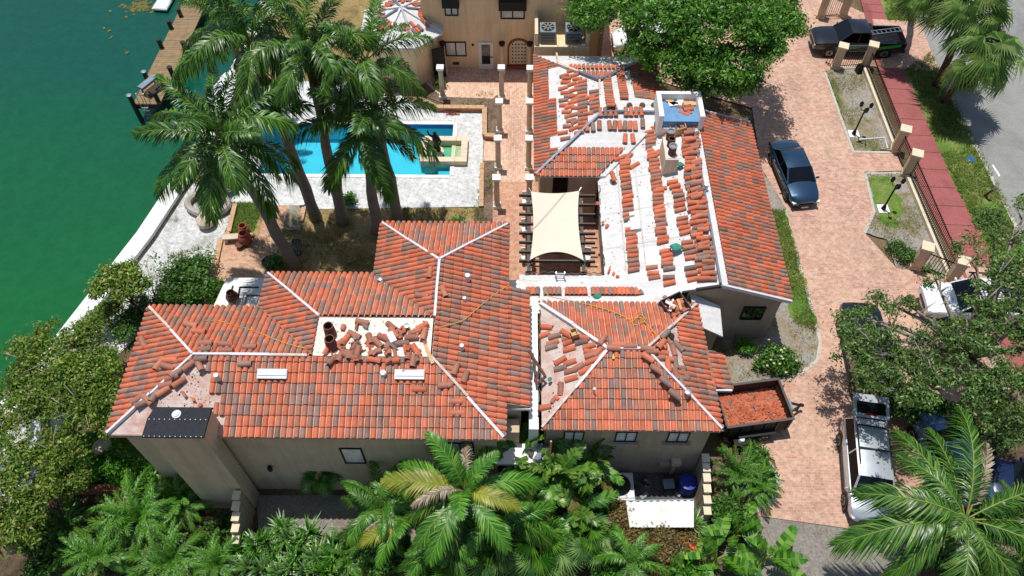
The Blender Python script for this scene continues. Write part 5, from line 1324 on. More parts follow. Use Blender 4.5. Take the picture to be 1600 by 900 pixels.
# ================================================================== POTS AND JARS
def jar(px, label, prof, m='terracotta', z0=.03, sc=1.0, plant=None):
    q = P(*px); t = thing('garden_pot', label, 'pot', (q.x, q.y, z0), R.random() * 6, None, sc)
    MB().lathe((0, 0, 0), prof, 16).build('body', m, t, world=False, smooth=True)
    return t
urn = [(.2, 0), (.33, .2), (.38, .45), (.3, .68), (.2, .78), (.25, .86), (.2, .86), (.16, .5)]
pot = [(.22, 0), (.34, .5), (.38, .54), (.33, .54), (.31, .5), (.01, .5)]
jar((386, 380), 'large rust brown jar in front of the green lawn patch', urn, 'terracotta'); jar((384, 366), 'rust brown jar behind the large one by the green lawn patch', urn, 'terracotta', sc=.85)
jar((376, 388), 'small dark clay pot lying near the two rust jars', pot, 'terracotta_dark', sc=.6)
jar((426, 420), 'big grey green pot by the foot of the left palm', pot, 'piling', sc=1.15); jar((438, 416), 'clay pot beside the grey green pot', pot, 'terracotta', sc=.8)
jar((325, 352), 'round grey stone urn on the white sand', [(.3, 0), (.5, .25), (.52, .5), (.3, .75), (.2, .78), (.14, .6)], 'limestone')
jar((474, 322), 'small white and black planter at the corner of the pool deck', pot, 'concrete_white', sc=.6)
jar((168, 706), 'pale round stone pot under the left tree', pot, 'limestone', sc=1.1)
one('planter_ring', MB().tube([P(325 + 32 * math.cos(t), 318 + 17 * math.sin(t), .3) for t in [math.pi * 2 * k / 20 for k in range(21)]], .2, 7), 'concrete', 'round stone planter ring at the foot of the leftmost palm', 'planter', smooth=True)
one('stone_bench', MB().box((0, 0, .4), (1.0, .35, .1)).box((-.35, 0, .18), (.15, .3, .36)).box((.35, 0, .18), (.15, .3, .36)), 'limestone', 'small grey stone bench left of the rust jars', 'bench', M=LM((P(366, 378).x, P(366, 378).y, .03), .1))
tb = thing('wood_table', 'dark slatted wooden bench by the trunk of the left palm', 'bench', tuple(P(464, 382)))
for k in range(4): MB().bar(P(457 + k * 4, 376, .45), P(455 + k * 4, 398, .45), .1, .05).build('slat', 'wood_grey', tb)
for k in (0, 1): MB().bar(P(457, 378 + k * 17, .2), P(470, 378 + k * 17, .2), .08, .4).build('support', 'wood_dark', tb)
q = P(352, 288); lc = thing('garden_chest', 'brown wooden chest by the leftmost palm', 'chest', (q.x, q.y, .03), .1)
MB().box((0, 0, .25), (.9, .6, .5)).build('body', 'terracotta_dark', lc, world=False); MB().box((0, 0, .53), (.96, .66, .06)).build('lid', 'wood_dark', lc, world=False)
# balcony terrace behind the left wing: white parapet corner, furniture frames
bt = thing('roof_terrace', 'white walled terrace with dark frames tucked behind the left wing', 'terrace', (-10.9, 20, 0))
b0, b1_, b2_ = P(340, 480, 3.2), P(356, 434, 3.2), P(412, 434, 3.2)
MB().prism([P(330, 486, 3.0), P(354, 434, 3.0), P(420, 434, 3.0), P(420, 486, 3.0)], 2.7, 3.0).build('floor', 'concrete_white', bt)
MB().prism([P(332, 486, 3.0), P(354, 436, 3.0), P(420, 436, 3.0), P(420, 486, 3.0)], 0, 2.7).build('wall', 'stucco_tan', bt)
for (u0, v0), (u1, v1) in (((357, 472), (364, 447)), ((370, 478), (375, 449)), ((375, 449), (404, 449)), ((382, 478), (386, 462)), ((386, 462), (406, 462))):
    MB().bar(P(u0, v0, 3.5), P(u1, v1, 3.5), .06, .08).build('frame_bar', 'dark_metal', bt)
jar((366, 470, 3.0), 'terracotta pot standing on the white terrace behind the left wing', urn, 'terracotta_dark', 3.0, .8)

# ================================================================== YARD IN FRONT OF THE SQUARE HOUSE
ya = ground('service_yard', [(925, 730), (1100, 730), (1092, 800), (950, 800)], 'yard_floor_shade')
sp = thing('hot_tub', 'white square hot tub with dark inside in the shaded yard', 'hot tub', tuple(P(968, 757)))
q = P(968, 758, .6); MB().box((q.x, q.y, .3), (1.25, 1.15, .6)).build('shell', 'plastic_white', sp); MB().cyl((q.x, q.y, .6), .5, .5, .015, 20).build('water', 'glass_dark', sp); MB().box((q.x, q.y - .62, .5), (1.3, .08, .1)).build('step', 'plastic_white', sp)
q = P(1072, 760, .35); dr_ = thing('plastic_drum', 'large blue plastic drum in the corner of the shaded yard', 'drum', (q.x, q.y, .03))
MB().lathe((0, 0, 0), [(.36, 0), (.42, .3), (.42, .6), (.36, .8), (.36, .84)], 18).build('body', 'plastic_blue', dr_, world=False, smooth=True); MB().lathe((0, 0, .84), [(.38, 0), (.38, .04), (.3, .05)], 18).build('lid', 'plastic_blue', dr_, world=False)
q = P(1044, 758, .3); ch_ = thing('yard_chair', 'dark metal folding chair beside the blue drum', 'chair', (q.x, q.y, .03), .1)
MB().box((0, 0, .42), (.48, .45, .04)).build('seat', 'decal_grey', ch_, world=False); MB().box((0, .24, .72), (.46, .04, .35)).build('backrest', 'dark_metal', ch_, world=False)
for sx_ in (-.2, .2):
    for sy_ in (-.2, .2): MB().box((sx_, sy_, .2), (.04, .04, .4)).build('leg', 'dark_metal', ch_, world=False)
for i in range(14):
    q = P(R.uniform(990, 1060), R.uniform(748, 775), .1); one('yard_junk', MB().box((0, 0, .08), (R.uniform(.1, .4), R.uniform(.08, .3), R.uniform(.06, .2))), R.choice(('wood_grey', 'dark_metal', 'decal_grey', 'wood_dark')), 'small piece of junk on the dark floor of the shaded yard', 'junk', 'junk in the shaded yard', M=LM((q.x, q.y, .06), R.uniform(0, 3)))
# corrugated lean-to roof
cr = thing('corrugated_roof', 'white corrugated lean-to roof panel in front of the shaded yard', 'roof panel', tuple(P(1030, 810)))
c0, c1, c2, c3 = P(978, 784, 1.9), P(1084, 782, 1.9), P(1084, 824, 1.7), P(984, 824, 1.7)
nn = 60; vs = []
for j, (a, b) in enumerate(((c0, c1), (c3, c2))):
    for k in range(nn + 1): p = a.lerp(b, k / nn); vs.append(p + V(0, .03 * math.sin(k * 1.05) if j == 0 else 0, .014 * math.cos(k * math.pi / 2.5)))
MB().add(vs + [v - V(0, 0, .012) for v in vs], [(nn + 1 + k, nn + 2 + k, k + 1, k) for k in range(nn)] + [(2 * (nn + 1) + k, 2 * (nn + 1) + k + 1, 3 * (nn + 1) + k + 1, 3 * (nn + 1) + k) for k in range(nn)]).build('sheet', 'corrugated', cr, smooth='all')
for p in (c0, c1, c2, c3): MB().box((p.x * .99 + .01 * 5.8, p.y, .84), (.1, .1, 1.66)).build('post', 'wood_dark', cr)
MB().bar(c0 - V(0, -.05, .06), c1 - V(0, -.05, .06), .06, .08).build('purlin', 'decal_grey', cr)
# stepped garden walls
def stepped_wall(pts, hs, label, m='stucco_brown', cap='stucco_cream'):
    t = thing('stepped_wall', label, 'wall', (pts[0][0], pts[0][1], 0))
    for i, h_ in enumerate(hs):
        a = V(*pts[0], 0).lerp(V(*pts[1], 0), i / len(hs)); b = V(*pts[0], 0).lerp(V(*pts[1], 0), (i + 1) / len(hs) - .01)
        MB().bar(a + V(0, 0, h_ / 2), b + V(0, 0, h_ / 2), .26, h_).build('wall', m, t); MB().bar(a + V(0, 0, h_ + .03), b + V(0, 0, h_ + .03), .32, .08).build('coping', cap, t)
stepped_wall(((8.12, 13.95), (8.12, 11.6)), (2.3, 2.2, 2.05, 1.85, 1.6, 1.35), 'stepped tan garden wall running from the square house corner')
stepped_wall(((-11.55, 12.1), (-11.55, 10.2)), (2.3, 2.1, 1.85, 1.6, 1.3), 'stepped tan garden wall at the foot of the chimney breast')
ground('patio_gravel', [(402, 775), (580, 775), (560, 840), (405, 832)], 'gravel_grey')
# roof deck between the houses, with bagged rubbish
bl = thing('side_balcony', 'small white balcony slab between the two houses above the palms', 'balcony', (.3, 13.2, 0))
MB().box((.15, 13.35, 3.45), (1.9, .9, .15)).build('slab', 'parapet_white', bl); MB().box((1.0, 13.1, 3.2), (1.3, .1, .6)).build('panel', 'flash_white', bl)
MB().box((-.3, 14.1, 3.0), (.9, .6, 3.2)).build('wall', 'stucco_tan', bl)
for i in range(12): one('rubbish_bag', MB().sphere((0, 0, .1), .16, 8, 5, 0, (1.2, .9, .7)), R.choice(('decal_grey', 'foam_white', 'wood_grey', 'dark_metal')), 'crumpled grey scrap heaped on the balcony between the houses', 'rubbish', 'rubbish on the balcony', smooth='all', M=LM((.95 + R.uniform(-.35, .35), 13.35 + R.uniform(-.25, .25), 3.53 + R.uniform(0, .12)), R.uniform(0, 6)))
one('bamboo_pole', MB().tube([V(1.42, 13.1, 2.2), V(1.4, 13.2, 5.1)], .04, 7), 'wood_raw', 'thin pale pole standing against the eave between the houses', 'pole')
tt = thing('scaffold_truss', 'brown timber truss ramp at the edge of the large house roof', 'truss', (.6, 15.6, 5))
for a, b in ((P(826, 548, 6.0), P(852, 588, 5.5)), (P(832, 552, 5.9), P(838, 600, 5.4)), (P(838, 600, 5.4), P(853, 588, 5.45))): MB().bar(a, b, .1, .08).build('beam', 'terracotta_dark', tt)
for k in range(5): a = P(829 + k * 4, 556 + k * 6, 5.9 - k * .08); MB().bar(a, a + V(-.02, -.5, -.1), .05, .05).build('brace', 'dark_metal', tt)
# broken white cardboard strip on the edge of the courtyard eaves (torn membrane lip)
for pts, lab in (([(936, 290), (937, 330), (938, 368), (945, 420)], 'torn dark edge strip along the courtyard eave of the long wing'), ([(818, 428), (850, 426), (890, 428), (945, 427)], 'torn dark edge strip along the courtyard eave of the link roof'), ([(843, 485), (842, 540), (843, 600), (842, 655)], 'torn dark edge strip along the bare west eave of the square house')):
    m = MB(); z = 3.45 if pts[0][1] < 450 else 5.05
    q = [P(u, v, z) for u, v in pts]; c = []
    for a, b in zip(q, q[1:]):
        for k in range(14): c.append(a.lerp(b, k / 14) + V(R.uniform(-.05, .05), R.uniform(-.05, .05), .03 + R.uniform(0, .02)))
    one('torn_strip', m.tube(c, [R.uniform(.012, .035) for _ in c], 5), 'wood_grey', lab, 'strip')

# nail tabs, torn felt and tile crumbs strewn over the bare underlay
deb = MB(); dr2 = random.Random(21)
def crumbs(fz, x0, x1, y0, y1, n, ok=lambda x, y: True):
    for _ in range(n):
        x, y = dr2.uniform(x0, x1), dr2.uniform(y0, y1)
        if not ok(x, y): continue
        z = fz(x, y) + .012; s_ = dr2.choice((.015, .018, .022, .03, .05)); a = dr2.uniform(0, 6.3)
        k = dr2.choices(range(3), (5, 2, 3))[0]
        deb.add([(x + math.cos(a + t) * s_ * dr2.uniform(.5, 1.1), y + math.sin(a + t) * s_ * dr2.uniform(.5, 1.1), z) for t in (0, 1.5, 3.1, 4.6)] + [(x, y, z + s_ * .5)], [(0, 1, 4), (1, 2, 4), (2, 3, 4), (3, 0, 4)], k)
crumbs(lambda x, y: cz(x), 4.4, 9.2, 21.6, 32.2, 620, lambda x, y: y > 22.6 + max(0, 0))
crumbs(lambda x, y: zB + (x - 1.05) * (rB - zB) / 2.75, 1.2, 3.6, 14.2, 19.4, 260, lambda x, y: abs(y - 16.88) < 3.0 - (x - 1.05) * 1.09)
crumbs(lambda x, y: dW(x), 2.2, 4.4, 31, 37, 260, lambda x, y: x - .95 < min(y - 28.95, 38.75 - y))
crumbs(lambda x, y: lz(y), .3, 4.8, 20.2, 22.5, 120)
crumbs(lambda x, y: 7.13, -7.9, -3.5, 15.95, 17.5, 170)
crumbs(lambda x, y: zA + .345 * (y - 12.85), -14.2, -11.6, 13.5, 15.4, 260, lambda x, y: x + 15.6 > y - 12.85 and x < -12.2 + (15.5 - y) * .42)
crumbs(lambda x, y: eastz(x, y), 5.6, 6.8, 15.4, 18.3, 120)
crumbs(lambda x, y: .03, 4.6, 10, 10.5, 13.5, 60)
tag(deb.build('roof_crumbs', ['terracotta', 'dark_metal', 'tile_pan']), 'fine tile crumbs and nail tabs strewn over the bare roofs', 'debris', None, 'stuff')
# ================================================================== VEHICLES (local x forward, z up)
def loft(secs, mats, name, parent, smooth=True):
    m = MB(); n = len(secs[0]); vs = [p for s_ in secs for p in s_]
    fs = [(i * n + j, i * n + (j + 1) % n, (i + 1) * n + (j + 1) % n, (i + 1) * n + j) for i in range(len(secs) - 1) for j in range(n)]
    fs += [tuple(range(n))[::-1], tuple((len(secs) - 1) * n + j for j in range(n))]
    m.add(vs, fs)
    return m.build(name, mats, parent, smooth=smooth, world=False)
def body_sec(x, hw, zb, zt, cr=.05, tk=.94):
    r = [(hw * .84, zb), (hw * .98, zb + .16), (hw, zb + (zt - zb) * .55), (hw * .985, zt - .12), (hw * tk, zt - .03), (hw * .55, zt + cr * .7), (0, zt + cr)]
    return [V(x, y, z) for y, z in r] + [V(x, -y, z) for y, z in reversed(r[:-1])]
def wheel(parent, x, y, r, w=.22):
    wh = obj('wheel', MB().tube([V(0, -w / 2, 0), V(0, -w / 2 + .03, 0), V(0, w / 2 - .03, 0), V(0, w / 2, 0)], [r * .9, r, r, r * .9], 22).mesh('wheel', 'rubber', True), parent, Matrix.Translation((x, y, r)), False)
    s_ = 1 if y > 0 else -1
    MB().tube([V(0, s_ * w * .45, 0), V(0, s_ * (w / 2 + .012), 0)], [r * .62, r * .56], 18).build('rim', 'rim', wh, world=False, smooth=True)
    for k in range(5):
        a = k * 1.257; MB().bar(V(0, s_ * (w / 2 + .018), 0), V(math.cos(a) * r * .52, s_ * (w / 2 + .018), math.sin(a) * r * .52), .05, .02, 0, (0, 1, 0)).build('spoke', 'dark_metal', wh, world=False)
def vehicle(label, name, cat, c, rz, paint, prof, hw, gh, wheels, wr, roofz, belt, lamps=True, group=None):
    """prof: [(x, half width factor, z bottom, z top)]; gh: rear base, rear roof, front roof, front base x of the cabin"""
    t = thing(name, label, cat, c, rz, group)
    secs = []
    for x, f, zb_, zt in prof: secs.append(body_sec(x, hw * f, zb_, zt))
    loft(secs, paint, 'body', t)
    xr0, xr1, xf1, xf0 = gh; hb, ht = hw * .9, hw * .74
    def C(x, y, z): return V(x, y, z)
    rz_ = roofz
    L0, L1, L2, L3 = C(xr0, hb, belt), C(xr1, ht, rz_), C(xf1, ht, rz_), C(xf0, hb, belt)
    mir = lambda p: V(p.x, -p.y, p.z)
    loft([[V(xr0 - .02, hb - .03, belt - .05), V(xr0 - .02, -hb + .03, belt - .05), V(xr0 + .02, -hb + .06, belt), V(xr0 + .02, hb - .06, belt)],
          [V(xr1, hb - .03, belt - .05), V(xr1, -hb + .03, belt - .05), V(xr1, -ht + .02, rz_ - .02), V(xr1, ht - .02, rz_ - .02)],
          [V(xf1, hb - .03, belt - .05), V(xf1, -hb + .03, belt - .05), V(xf1, -ht + .02, rz_ - .02), V(xf1, ht - .02, rz_ - .02)],
          [V(xf0, hb - .03, belt - .05), V(xf0, -hb + .03, belt - .05), V(xf0 - .02, -hb + .06, belt), V(xf0 - .02, hb - .06, belt)]], 'glass_dark', 'cabin_interior', t, False)
    # roof shell, crowned
    n = 5; secs = []
    for i in range(n + 1):
        x = xr1 + (xf1 - xr1) * i / n; k = .05 * (1 - (2 * i / n - 1) ** 2); dz = -.035 if i in (0, n) else 0
        secs.append([V(x, ht + .02, rz_ - .05), V(x, ht + .02, rz_ + dz * .3), V(x, ht * .75, rz_ + .03 + k * .6 + dz), V(x, 0, rz_ + .045 + k + dz), V(x, -ht * .75, rz_ + .03 + k * .6 + dz), V(x, -ht - .02, rz_ + dz * .3), V(x, -ht - .02, rz_ - .05)])
    loft(secs, paint, 'roof', t)
    # glass
    def pane(name_, a, b, c_, d, inset=.04, gm='glass_car'):
        cc = (a + b + c_ + d) / 4; q = [p.lerp(cc, inset) for p in (a, b, c_, d)]; nrm = (q[1] - q[0]).cross(q[2] - q[0]).normalized()
        if nrm.dot(cc - V((xr0 + xf0) / 2, 0, belt)) < 0: nrm = -nrm
        MB().add([p + nrm * .012 for p in q] + [p for p in q], [(0, 1, 2, 3), (7, 6, 5, 4), (0, 4, 5, 1), (1, 5, 6, 2), (2, 6, 7, 3), (3, 7, 4, 0)]).build(name_, gm, t, world=False)
    pane('windscreen', L3, L2, mir(L2), mir(L3)); pane('rear_window', L0, L1, mir(L1), mir(L0), .08)
    xm = xr1 * .45 + xf1 * .55
    Mb, Mt = C(xm, hb, belt), C(xm, ht, rz_ - .03)
    for s_ in (0, 1):
        q = [mir(p) if s_ else p for p in (L0, L1, Mt, Mb)]; pane('side_window', *q, .07, 'glass_tint')
        q = [mir(p) if s_ else p for p in (Mb, Mt, L2, L3)]; pane('side_window', *q, .07, 'glass_tint')
        for a, b, w_ in ((L0, L1, .1), (L3, L2, .08), (Mb, Mt, .07)):
            a, b = (mir(a), mir(b)) if s_ else (a, b); MB().bar(a, b, w_, .05).build('pillar', paint, t, world=False)
        y = -1 if s_ else 1
        MB().sphere((xf0 - .28, y * (hw + .1), belt + .06), .11, 8, 6, 0, (.6, 1.1, .75)).build('mirror', paint, t, world=False, smooth='all')
        for dx in (xm - .35, xf1 - .1): MB().box((dx - .25, y * (hw * 1.0 + .006), belt - .16), (.2, .025, .04)).build('door_handle', 'aluminium', t, world=False)
        MB().box((0, y * (hw * 1.0), prof[0][2] + .12), (abs(wheels[0] - wheels[1]) - 2.6 * wr, .03, .1)).build('sill', 'plastic_black', t, world=False)
    for x in wheels:
        for y in (-1, 1):
            wheel(t, x, y * (hw - .1), wr)
            MB().tube([V(x, y * (hw - .32), wr), V(x, y * (hw + .004), wr)], wr * 1.14, 22).build('wheel_arch', 'plastic_black', t, world=False)
    if lamps:
        xf, xb = prof[-1][0], prof[0][0]; zt = prof[-1][3]
        for y in (-1, 1):
            MB().box((xf - .1, y * hw * .72, zt - .1), (.2, .26, .1), y * -.35).build('headlight', 'lamp_clear', t, world=False)
            MB().box((xb + .06, y * hw * .74, prof[0][3] - .14), (.14, .3, .15), y * .3).build('tail_light', 'lamp_red', t, world=False)
        MB().box((xf - .0, 0, zt - .26), (.06, hw * .9, .16)).build('grille', 'plastic_black', t, world=False)
        MB().box((xf + .015, 0, zt - .42), (.03, .42, .11)).build('number_plate', 'plastic_white', t, world=False)
    return t
def heading(a, b): d = P(*b) - P(*a); return math.atan2(d.y, d.x)
sedan = [(-2.36, .78, .34, .86), (-2.22, .9, .26, .98), (-1.7, .97, .22, 1.02), (-.8, 1.0, .2, .98), (.6, 1.0, .2, .96), (1.3, .98, .22, .93), (1.85, .93, .24, .84), (2.2, .82, .28, .74), (2.34, .62, .36, .64)]
suv = [(-2.3, .86, .4, 1.05), (-2.18, .96, .34, 1.12), (-1.2, 1.0, .3, 1.12), (.6, 1.0, .3, 1.1), (1.3, .98, .32, 1.08), (1.95, .95, .34, 1.0), (2.25, .86, .38, .9), (2.36, .72, .44, .8)]
truck = [(-.55, 1.0, .45, 1.2), (.5, 1.0, .42, 1.2), (1.3, 1.0, .42, 1.18), (2.3, .98, .44, 1.14), (2.75, .93, .48, 1.06), (2.92, .84, .52, .96)]
c = P(1239, 272, .5)
v1 = vehicle('dark blue grey sedan parked on the brick drive beside the long wing', 'sedan', 'car', (c.x, c.y, .04), heading((1226, 244), (1256, 314)), 'car_blue', sedan, .91, (-1.75, -1.05, .35, 1.15), (-1.42, 1.4), .33, 1.4, .93)
def bed(t, x0, x1, hw, zf, zt, paint, inner='plastic_black'):
    MB().box(((x0 + x1) / 2, 0, (zf + .45) / 2), (x1 - x0, hw * 2 - .1, zf - .45)).build('bed_floor', inner, t, world=False)
    for y in (-1, 1):
        loft([[V(x, y * (hw - .13), .5), V(x, y * hw * .98, .5), V(x, y * hw, .85), V(x, y * hw * .98, zt), V(x, y * (hw - .13), zt)][::y] for x in (x0, x1)], paint, 'bed_side', t)
    MB().box((x0 - .03, 0, (zt + .5) / 2), (.08, hw * 1.86, zt - .5)).build('tailgate', paint, t, world=False)
    MB().box((x0 - .12, 0, .5), (.16, hw * 1.8, .16)).build('bumper', 'dark_metal', t, world=False)
    for y in (-1, 1): MB().box((x0 + .0, y * (hw - .05), zt - .2), (.1, .1, .3)).build('tail_light', 'lamp_red', t, world=False)
def ladder(t, a, b, w, n, m='aluminium', name='ladder'):
    a, b = Vector(a), Vector(b); d = (b - a).normalized(); x = d.cross(V(0, 0, 1)).normalized() * w / 2
    for s_ in (-1, 1): MB().bar(a + x * s_, b + x * s_, .05, .09).build('rail', m, t, world=False)
    for k in range(n): p = a.lerp(b, (k + .5) / n); MB().bar(p - x, p + x, .04, .04).build('rung', m, t, world=False)
# black pickup by the gate
c = P(1336, 66, .6); rzt = math.pi - .02
v2 = vehicle('black pickup truck with green side stripes by the upper gate', 'pickup_truck', 'pickup', (c.x, c.y, .04), rzt, 'car_black', truck, .98, (-.62, -.45, .75, 1.45), (-1.75, 1.85), .4, 1.85, 1.18)
bed(v2, -2.9, -.6, .98, .8, 1.22, 'car_black')
MB().box((-.75, 0, 1.3), (.45, 1.85, .2)).build('tool_box', 'dark_metal', v2, world=False)
for y in (-1, 1):
    for (x0, z0), (x1, z1), w_, mm in (((1.3, .68), (.6, .74), .3, 'decal_grey'), ((.7, .98), (-.5, 1.02), .16, 'decal_grey'), ((.6, .6), (-1.0, .8), .16, 'decal_grey'), ((-.2, .6), (-1.3, .88), .12, 'decal_green'), ((-1.1, .82), (-2.6, 1.1), .2, 'decal_green'), ((.9, .86), (.0, .9), .1, 'decal_green')):
        MB().bar(V(x0, y * .992, z0), V(x1, y * .992, z1), .02, w_).build('side_stripe', mm, v2, world=False)
lt = thing('extension_ladder', 'aluminium ladder lying out over the bed of the black pickup', 'ladder', tuple(P(1380, 48, 1.3)), 0)
lt.matrix_basis = Matrix.Translation(P(1380, 50, 1.4)); WM[lt.name] = lt.matrix_basis.copy()
ladder(lt, (-1.25, -.35, .1), (1.3, .3, .0), .36, 8)
# black truck under the oak
c = P(1356, 556, .7); h_ = heading((1374, 625), (1343, 490))
v3 = vehicle('black pickup with planks in its bed, half hidden under the right tree', 'pickup_truck', 'pickup', (c.x, c.y, .04), h_, 'car_black', truck, 1.0, (-.62, -.45, .75, 1.45), (-1.75, 1.85), .4, 1.85, 1.18)
bed(v3, -2.9, -.6, 1.0, .8, 1.25, 'car_black')
for y in (-.55, .35): MB().box((-1.8, y, .98), (2.1, .25, .04), .1).build('plank', 'wood_raw', v3, world=False)
rk = v3
for x in (-2.6, -.6, .7):
    MB().bar(V(x, -.9, 1.95), V(x, .9, 1.95), .06, .06).build('rack_bar', 'aluminium', v3, world=False)
    for y in (-.9, .9): MB().bar(V(x, y, 1.1), V(x, y, 1.95), .05, .05).build('rack_post', 'dark_metal', v3, world=False)
lt = thing('extension_ladder', 'aluminium ladder on the rack of the black pickup under the tree', 'ladder', (c.x, c.y, 2.06), h_)
ladder(lt, (-2.7, .2, 0), (1.2, .2, 0), .4, 12)
# white work truck
c = P(1532, 476, .8)
v4 = vehicle('white work truck with a ladder rack, nose towards the drive, under the right tree', 'work_truck', 'truck', (c.x, c.y, .16), math.pi - .05, 'car_white', truck, 1.0, (-.62, -.45, .75, 1.5), (-1.75, 1.85), .4, 1.9, 1.18)
bed(v4, -3.0, -.6, 1.0, .85, 1.3, 'car_white')
MB().box((-1.8, .9, .7), (1.6, .24, .3)).build('side_stripe', 'decal_green', v4, world=False)
for x in (-2.8, -1.7, -.6, .8):
    MB().bar(V(x, -.9, 2.1), V(x, .9, 2.1), .06, .06).build('rack_bar', 'black_metal', v4, world=False)
    for y in (-.9, .9): MB().bar(V(x, y, 1.2), V(x, y, 2.1), .05, .05).build('rack_post', 'black_metal', v4, world=False)
for y in (-.9, .9): MB().bar(V(-2.9, y, 2.1), V(1.0, y, 2.1), .06, .06).build('rack_rail', 'black_metal', v4, world=False)
lt = thing('extension_ladder', 'long aluminium ladder on the rack of the white work truck', 'ladder', (c.x, c.y, 2.33), math.pi - .05)
ladder(lt, (-3.2, .4, 0), (.8, .4, 0), .42, 13)
# silver SUV with open tailgate
c = P(1354, 733, .8); h_ = heading((1350, 640), (1366, 800))
v5 = vehicle('silver SUV with roof rails and its tailgate raised, on the lower drive', 'suv', 'SUV', (c.x, c.y, .04), h_, 'car_silver', suv, .96, (-2.2, -1.95, .8, 1.5), (-1.4, 1.45), .38, 1.74, 1.1)
for y in (-1, 1):
    MB().tube([V(-1.7, y * .66, 1.8), V(-1.6, y * .66, 1.88), V(.2, y * .66, 1.88), V(.3, y * .66, 1.8)], .025, 6).build('roof_rail', 'dark_metal', v5, world=False, smooth='all')
for x in (-1.55, -.45): MB().bar(V(x, -.66, 1.88), V(x, .66, 1.88), .07, .03).build('roof_bar', 'dark_metal', v5, world=False)
tg = loft([[V(-2.0 - d, y * 1.0, z) for y, z in ((.78, 1.8 + d * .18), (.8, 1.86 + d * .18), (-.8, 1.86 + d * .18), (-.78, 1.8 + d * .18))] for d in (0, .35, .8, 1.05)], 'car_silver', 'tailgate', v5)
MB().box((-2.42, 0, 1.965), (.55, 1.25, .02), 0, 0, Matrix.Rotation(.178, 4, 'Y')).build('glass', 'glass_car', tg, world=False)
MB().box((-2.12, 0, 1.9), (.06, .5, .04)).build('brake_light', 'lamp_red', tg, world=False)
# steel blue car under the palm, white SUV under the big tree, dark blue vehicle at the edge
c = P(1482, 712, .6); h_ = heading((1520, 780), (1445, 655))
vehicle('steel blue car half hidden by palm fronds right of the silver SUV', 'sedan', 'car', (c.x, c.y, .04), h_, 'car_steel', sedan, .91, (-1.75, -1.05, .35, 1.15), (-1.42, 1.4), .33, 1.42, .93)
c = P(1012, 62, .7)
vehicle('white SUV parked in the shade under the big green tree', 'suv', 'SUV', (c.x, c.y, .04), math.pi + .05, 'car_white', suv, .94, (-2.2, -1.95, .8, 1.5), (-1.4, 1.45), .38, 1.74, 1.1)
c = P(1625, 770, .7)
v8 = vehicle('dark blue van at the right edge behind the palm', 'van', 'van', (c.x, c.y, .04), math.pi - .35, 'panel_blue', suv, .94, (-2.2, -2.0, .7, 1.3), (-1.4, 1.45), .38, 1.75, 1.1)
for k in range(5): MB().box((-1.7 + k * .45, 0, 1.85), (.06, 1.2, .03)).build('roof_rib', 'car_steel', v8, world=False)
one('white_pole', MB().tube([P(1561, 772, .5), P(1577, 803, .7)], .05, 8), 'plastic_white', 'white pole leaning beside the dark blue van', 'pole')

# ================================================================== DUMP TRAILER FULL OF TILE RUBBLE
q0, q1, q2, q3 = P(1133, 664, 1.55), P(1234, 650, 1.55), P(1215, 597, 1.55), P(1128, 607, 1.55)
tc = (q0 + q1 + q2 + q3) / 4; rt_ = heading((1133, 664), (1234, 650)) * .6 + .06
tr = thing('dump_trailer', 'rusty brown dump trailer beside the square house, drawbar to the right', 'trailer', (tc.x, tc.y, .03), rt_)
Lt, Wt, zt0, zt1 = 3.1, 2.05, .55, 1.5
MB().box((0, 0, .5), (Lt, Wt, .12)).build('floor', 'wood_dark', tr, world=False)
for y in (-1, 1):
    MB().box((0, y * (Wt / 2), 1.02), (Lt, .05, .92)).build('side', 'wood_dark', tr, world=False)
    MB().box((0, y * (Wt / 2), 1.5), (Lt + .06, .11, .07)).build('top_rail', 'wood_grey', tr, world=False)
    for k in range(6): MB().box((-1.4 + k * .56, y * (Wt / 2 + .05), 1.0), (.07, .06, .9)).build('stake', 'dark_metal', tr, world=False)
    wheel(tr, -.45, y * (Wt / 2 + .16), .34); wheel(tr, .35, y * (Wt / 2 + .16), .34)
    MB().box((-.05, y * (Wt / 2 + .16), .76), (1.75, .26, .05)).build('mudguard', 'dark_metal', tr, world=False)
for x in (-1, 1):
    MB().box((x * Lt / 2, 0, 1.02), (.05, Wt - .06, .92)).build('end_board', 'wood_dark', tr, world=False); MB().box((x * Lt / 2, 0, 1.5), (.1, Wt - .12, .07)).build('top_rail', 'wood_grey', tr, world=False)
for y in (-.45, .45): MB().bar(V(Lt / 2, y, .52), V(Lt / 2 + 1.0, 0, .52), .09, .1).build('drawbar', 'black_metal', tr, world=False)
MB().box((Lt / 2 + .28, 0, .66), (.4, .55, .3)).build('pump_box', 'steel_grey_cushion', tr, world=False)
MB().cyl((Lt / 2 + .95, 0, .1), .05, .05, .6, 8).build('jack', 'black_metal', tr, world=False); MB().sphere((Lt / 2 + 1.08, 0, .52), .09, 8, 6).build('coupler', 'black_metal', tr, world=False)
rub = MB(); rr = random.Random(11); Mt_ = LM((tc.x, tc.y, .03), rt_)
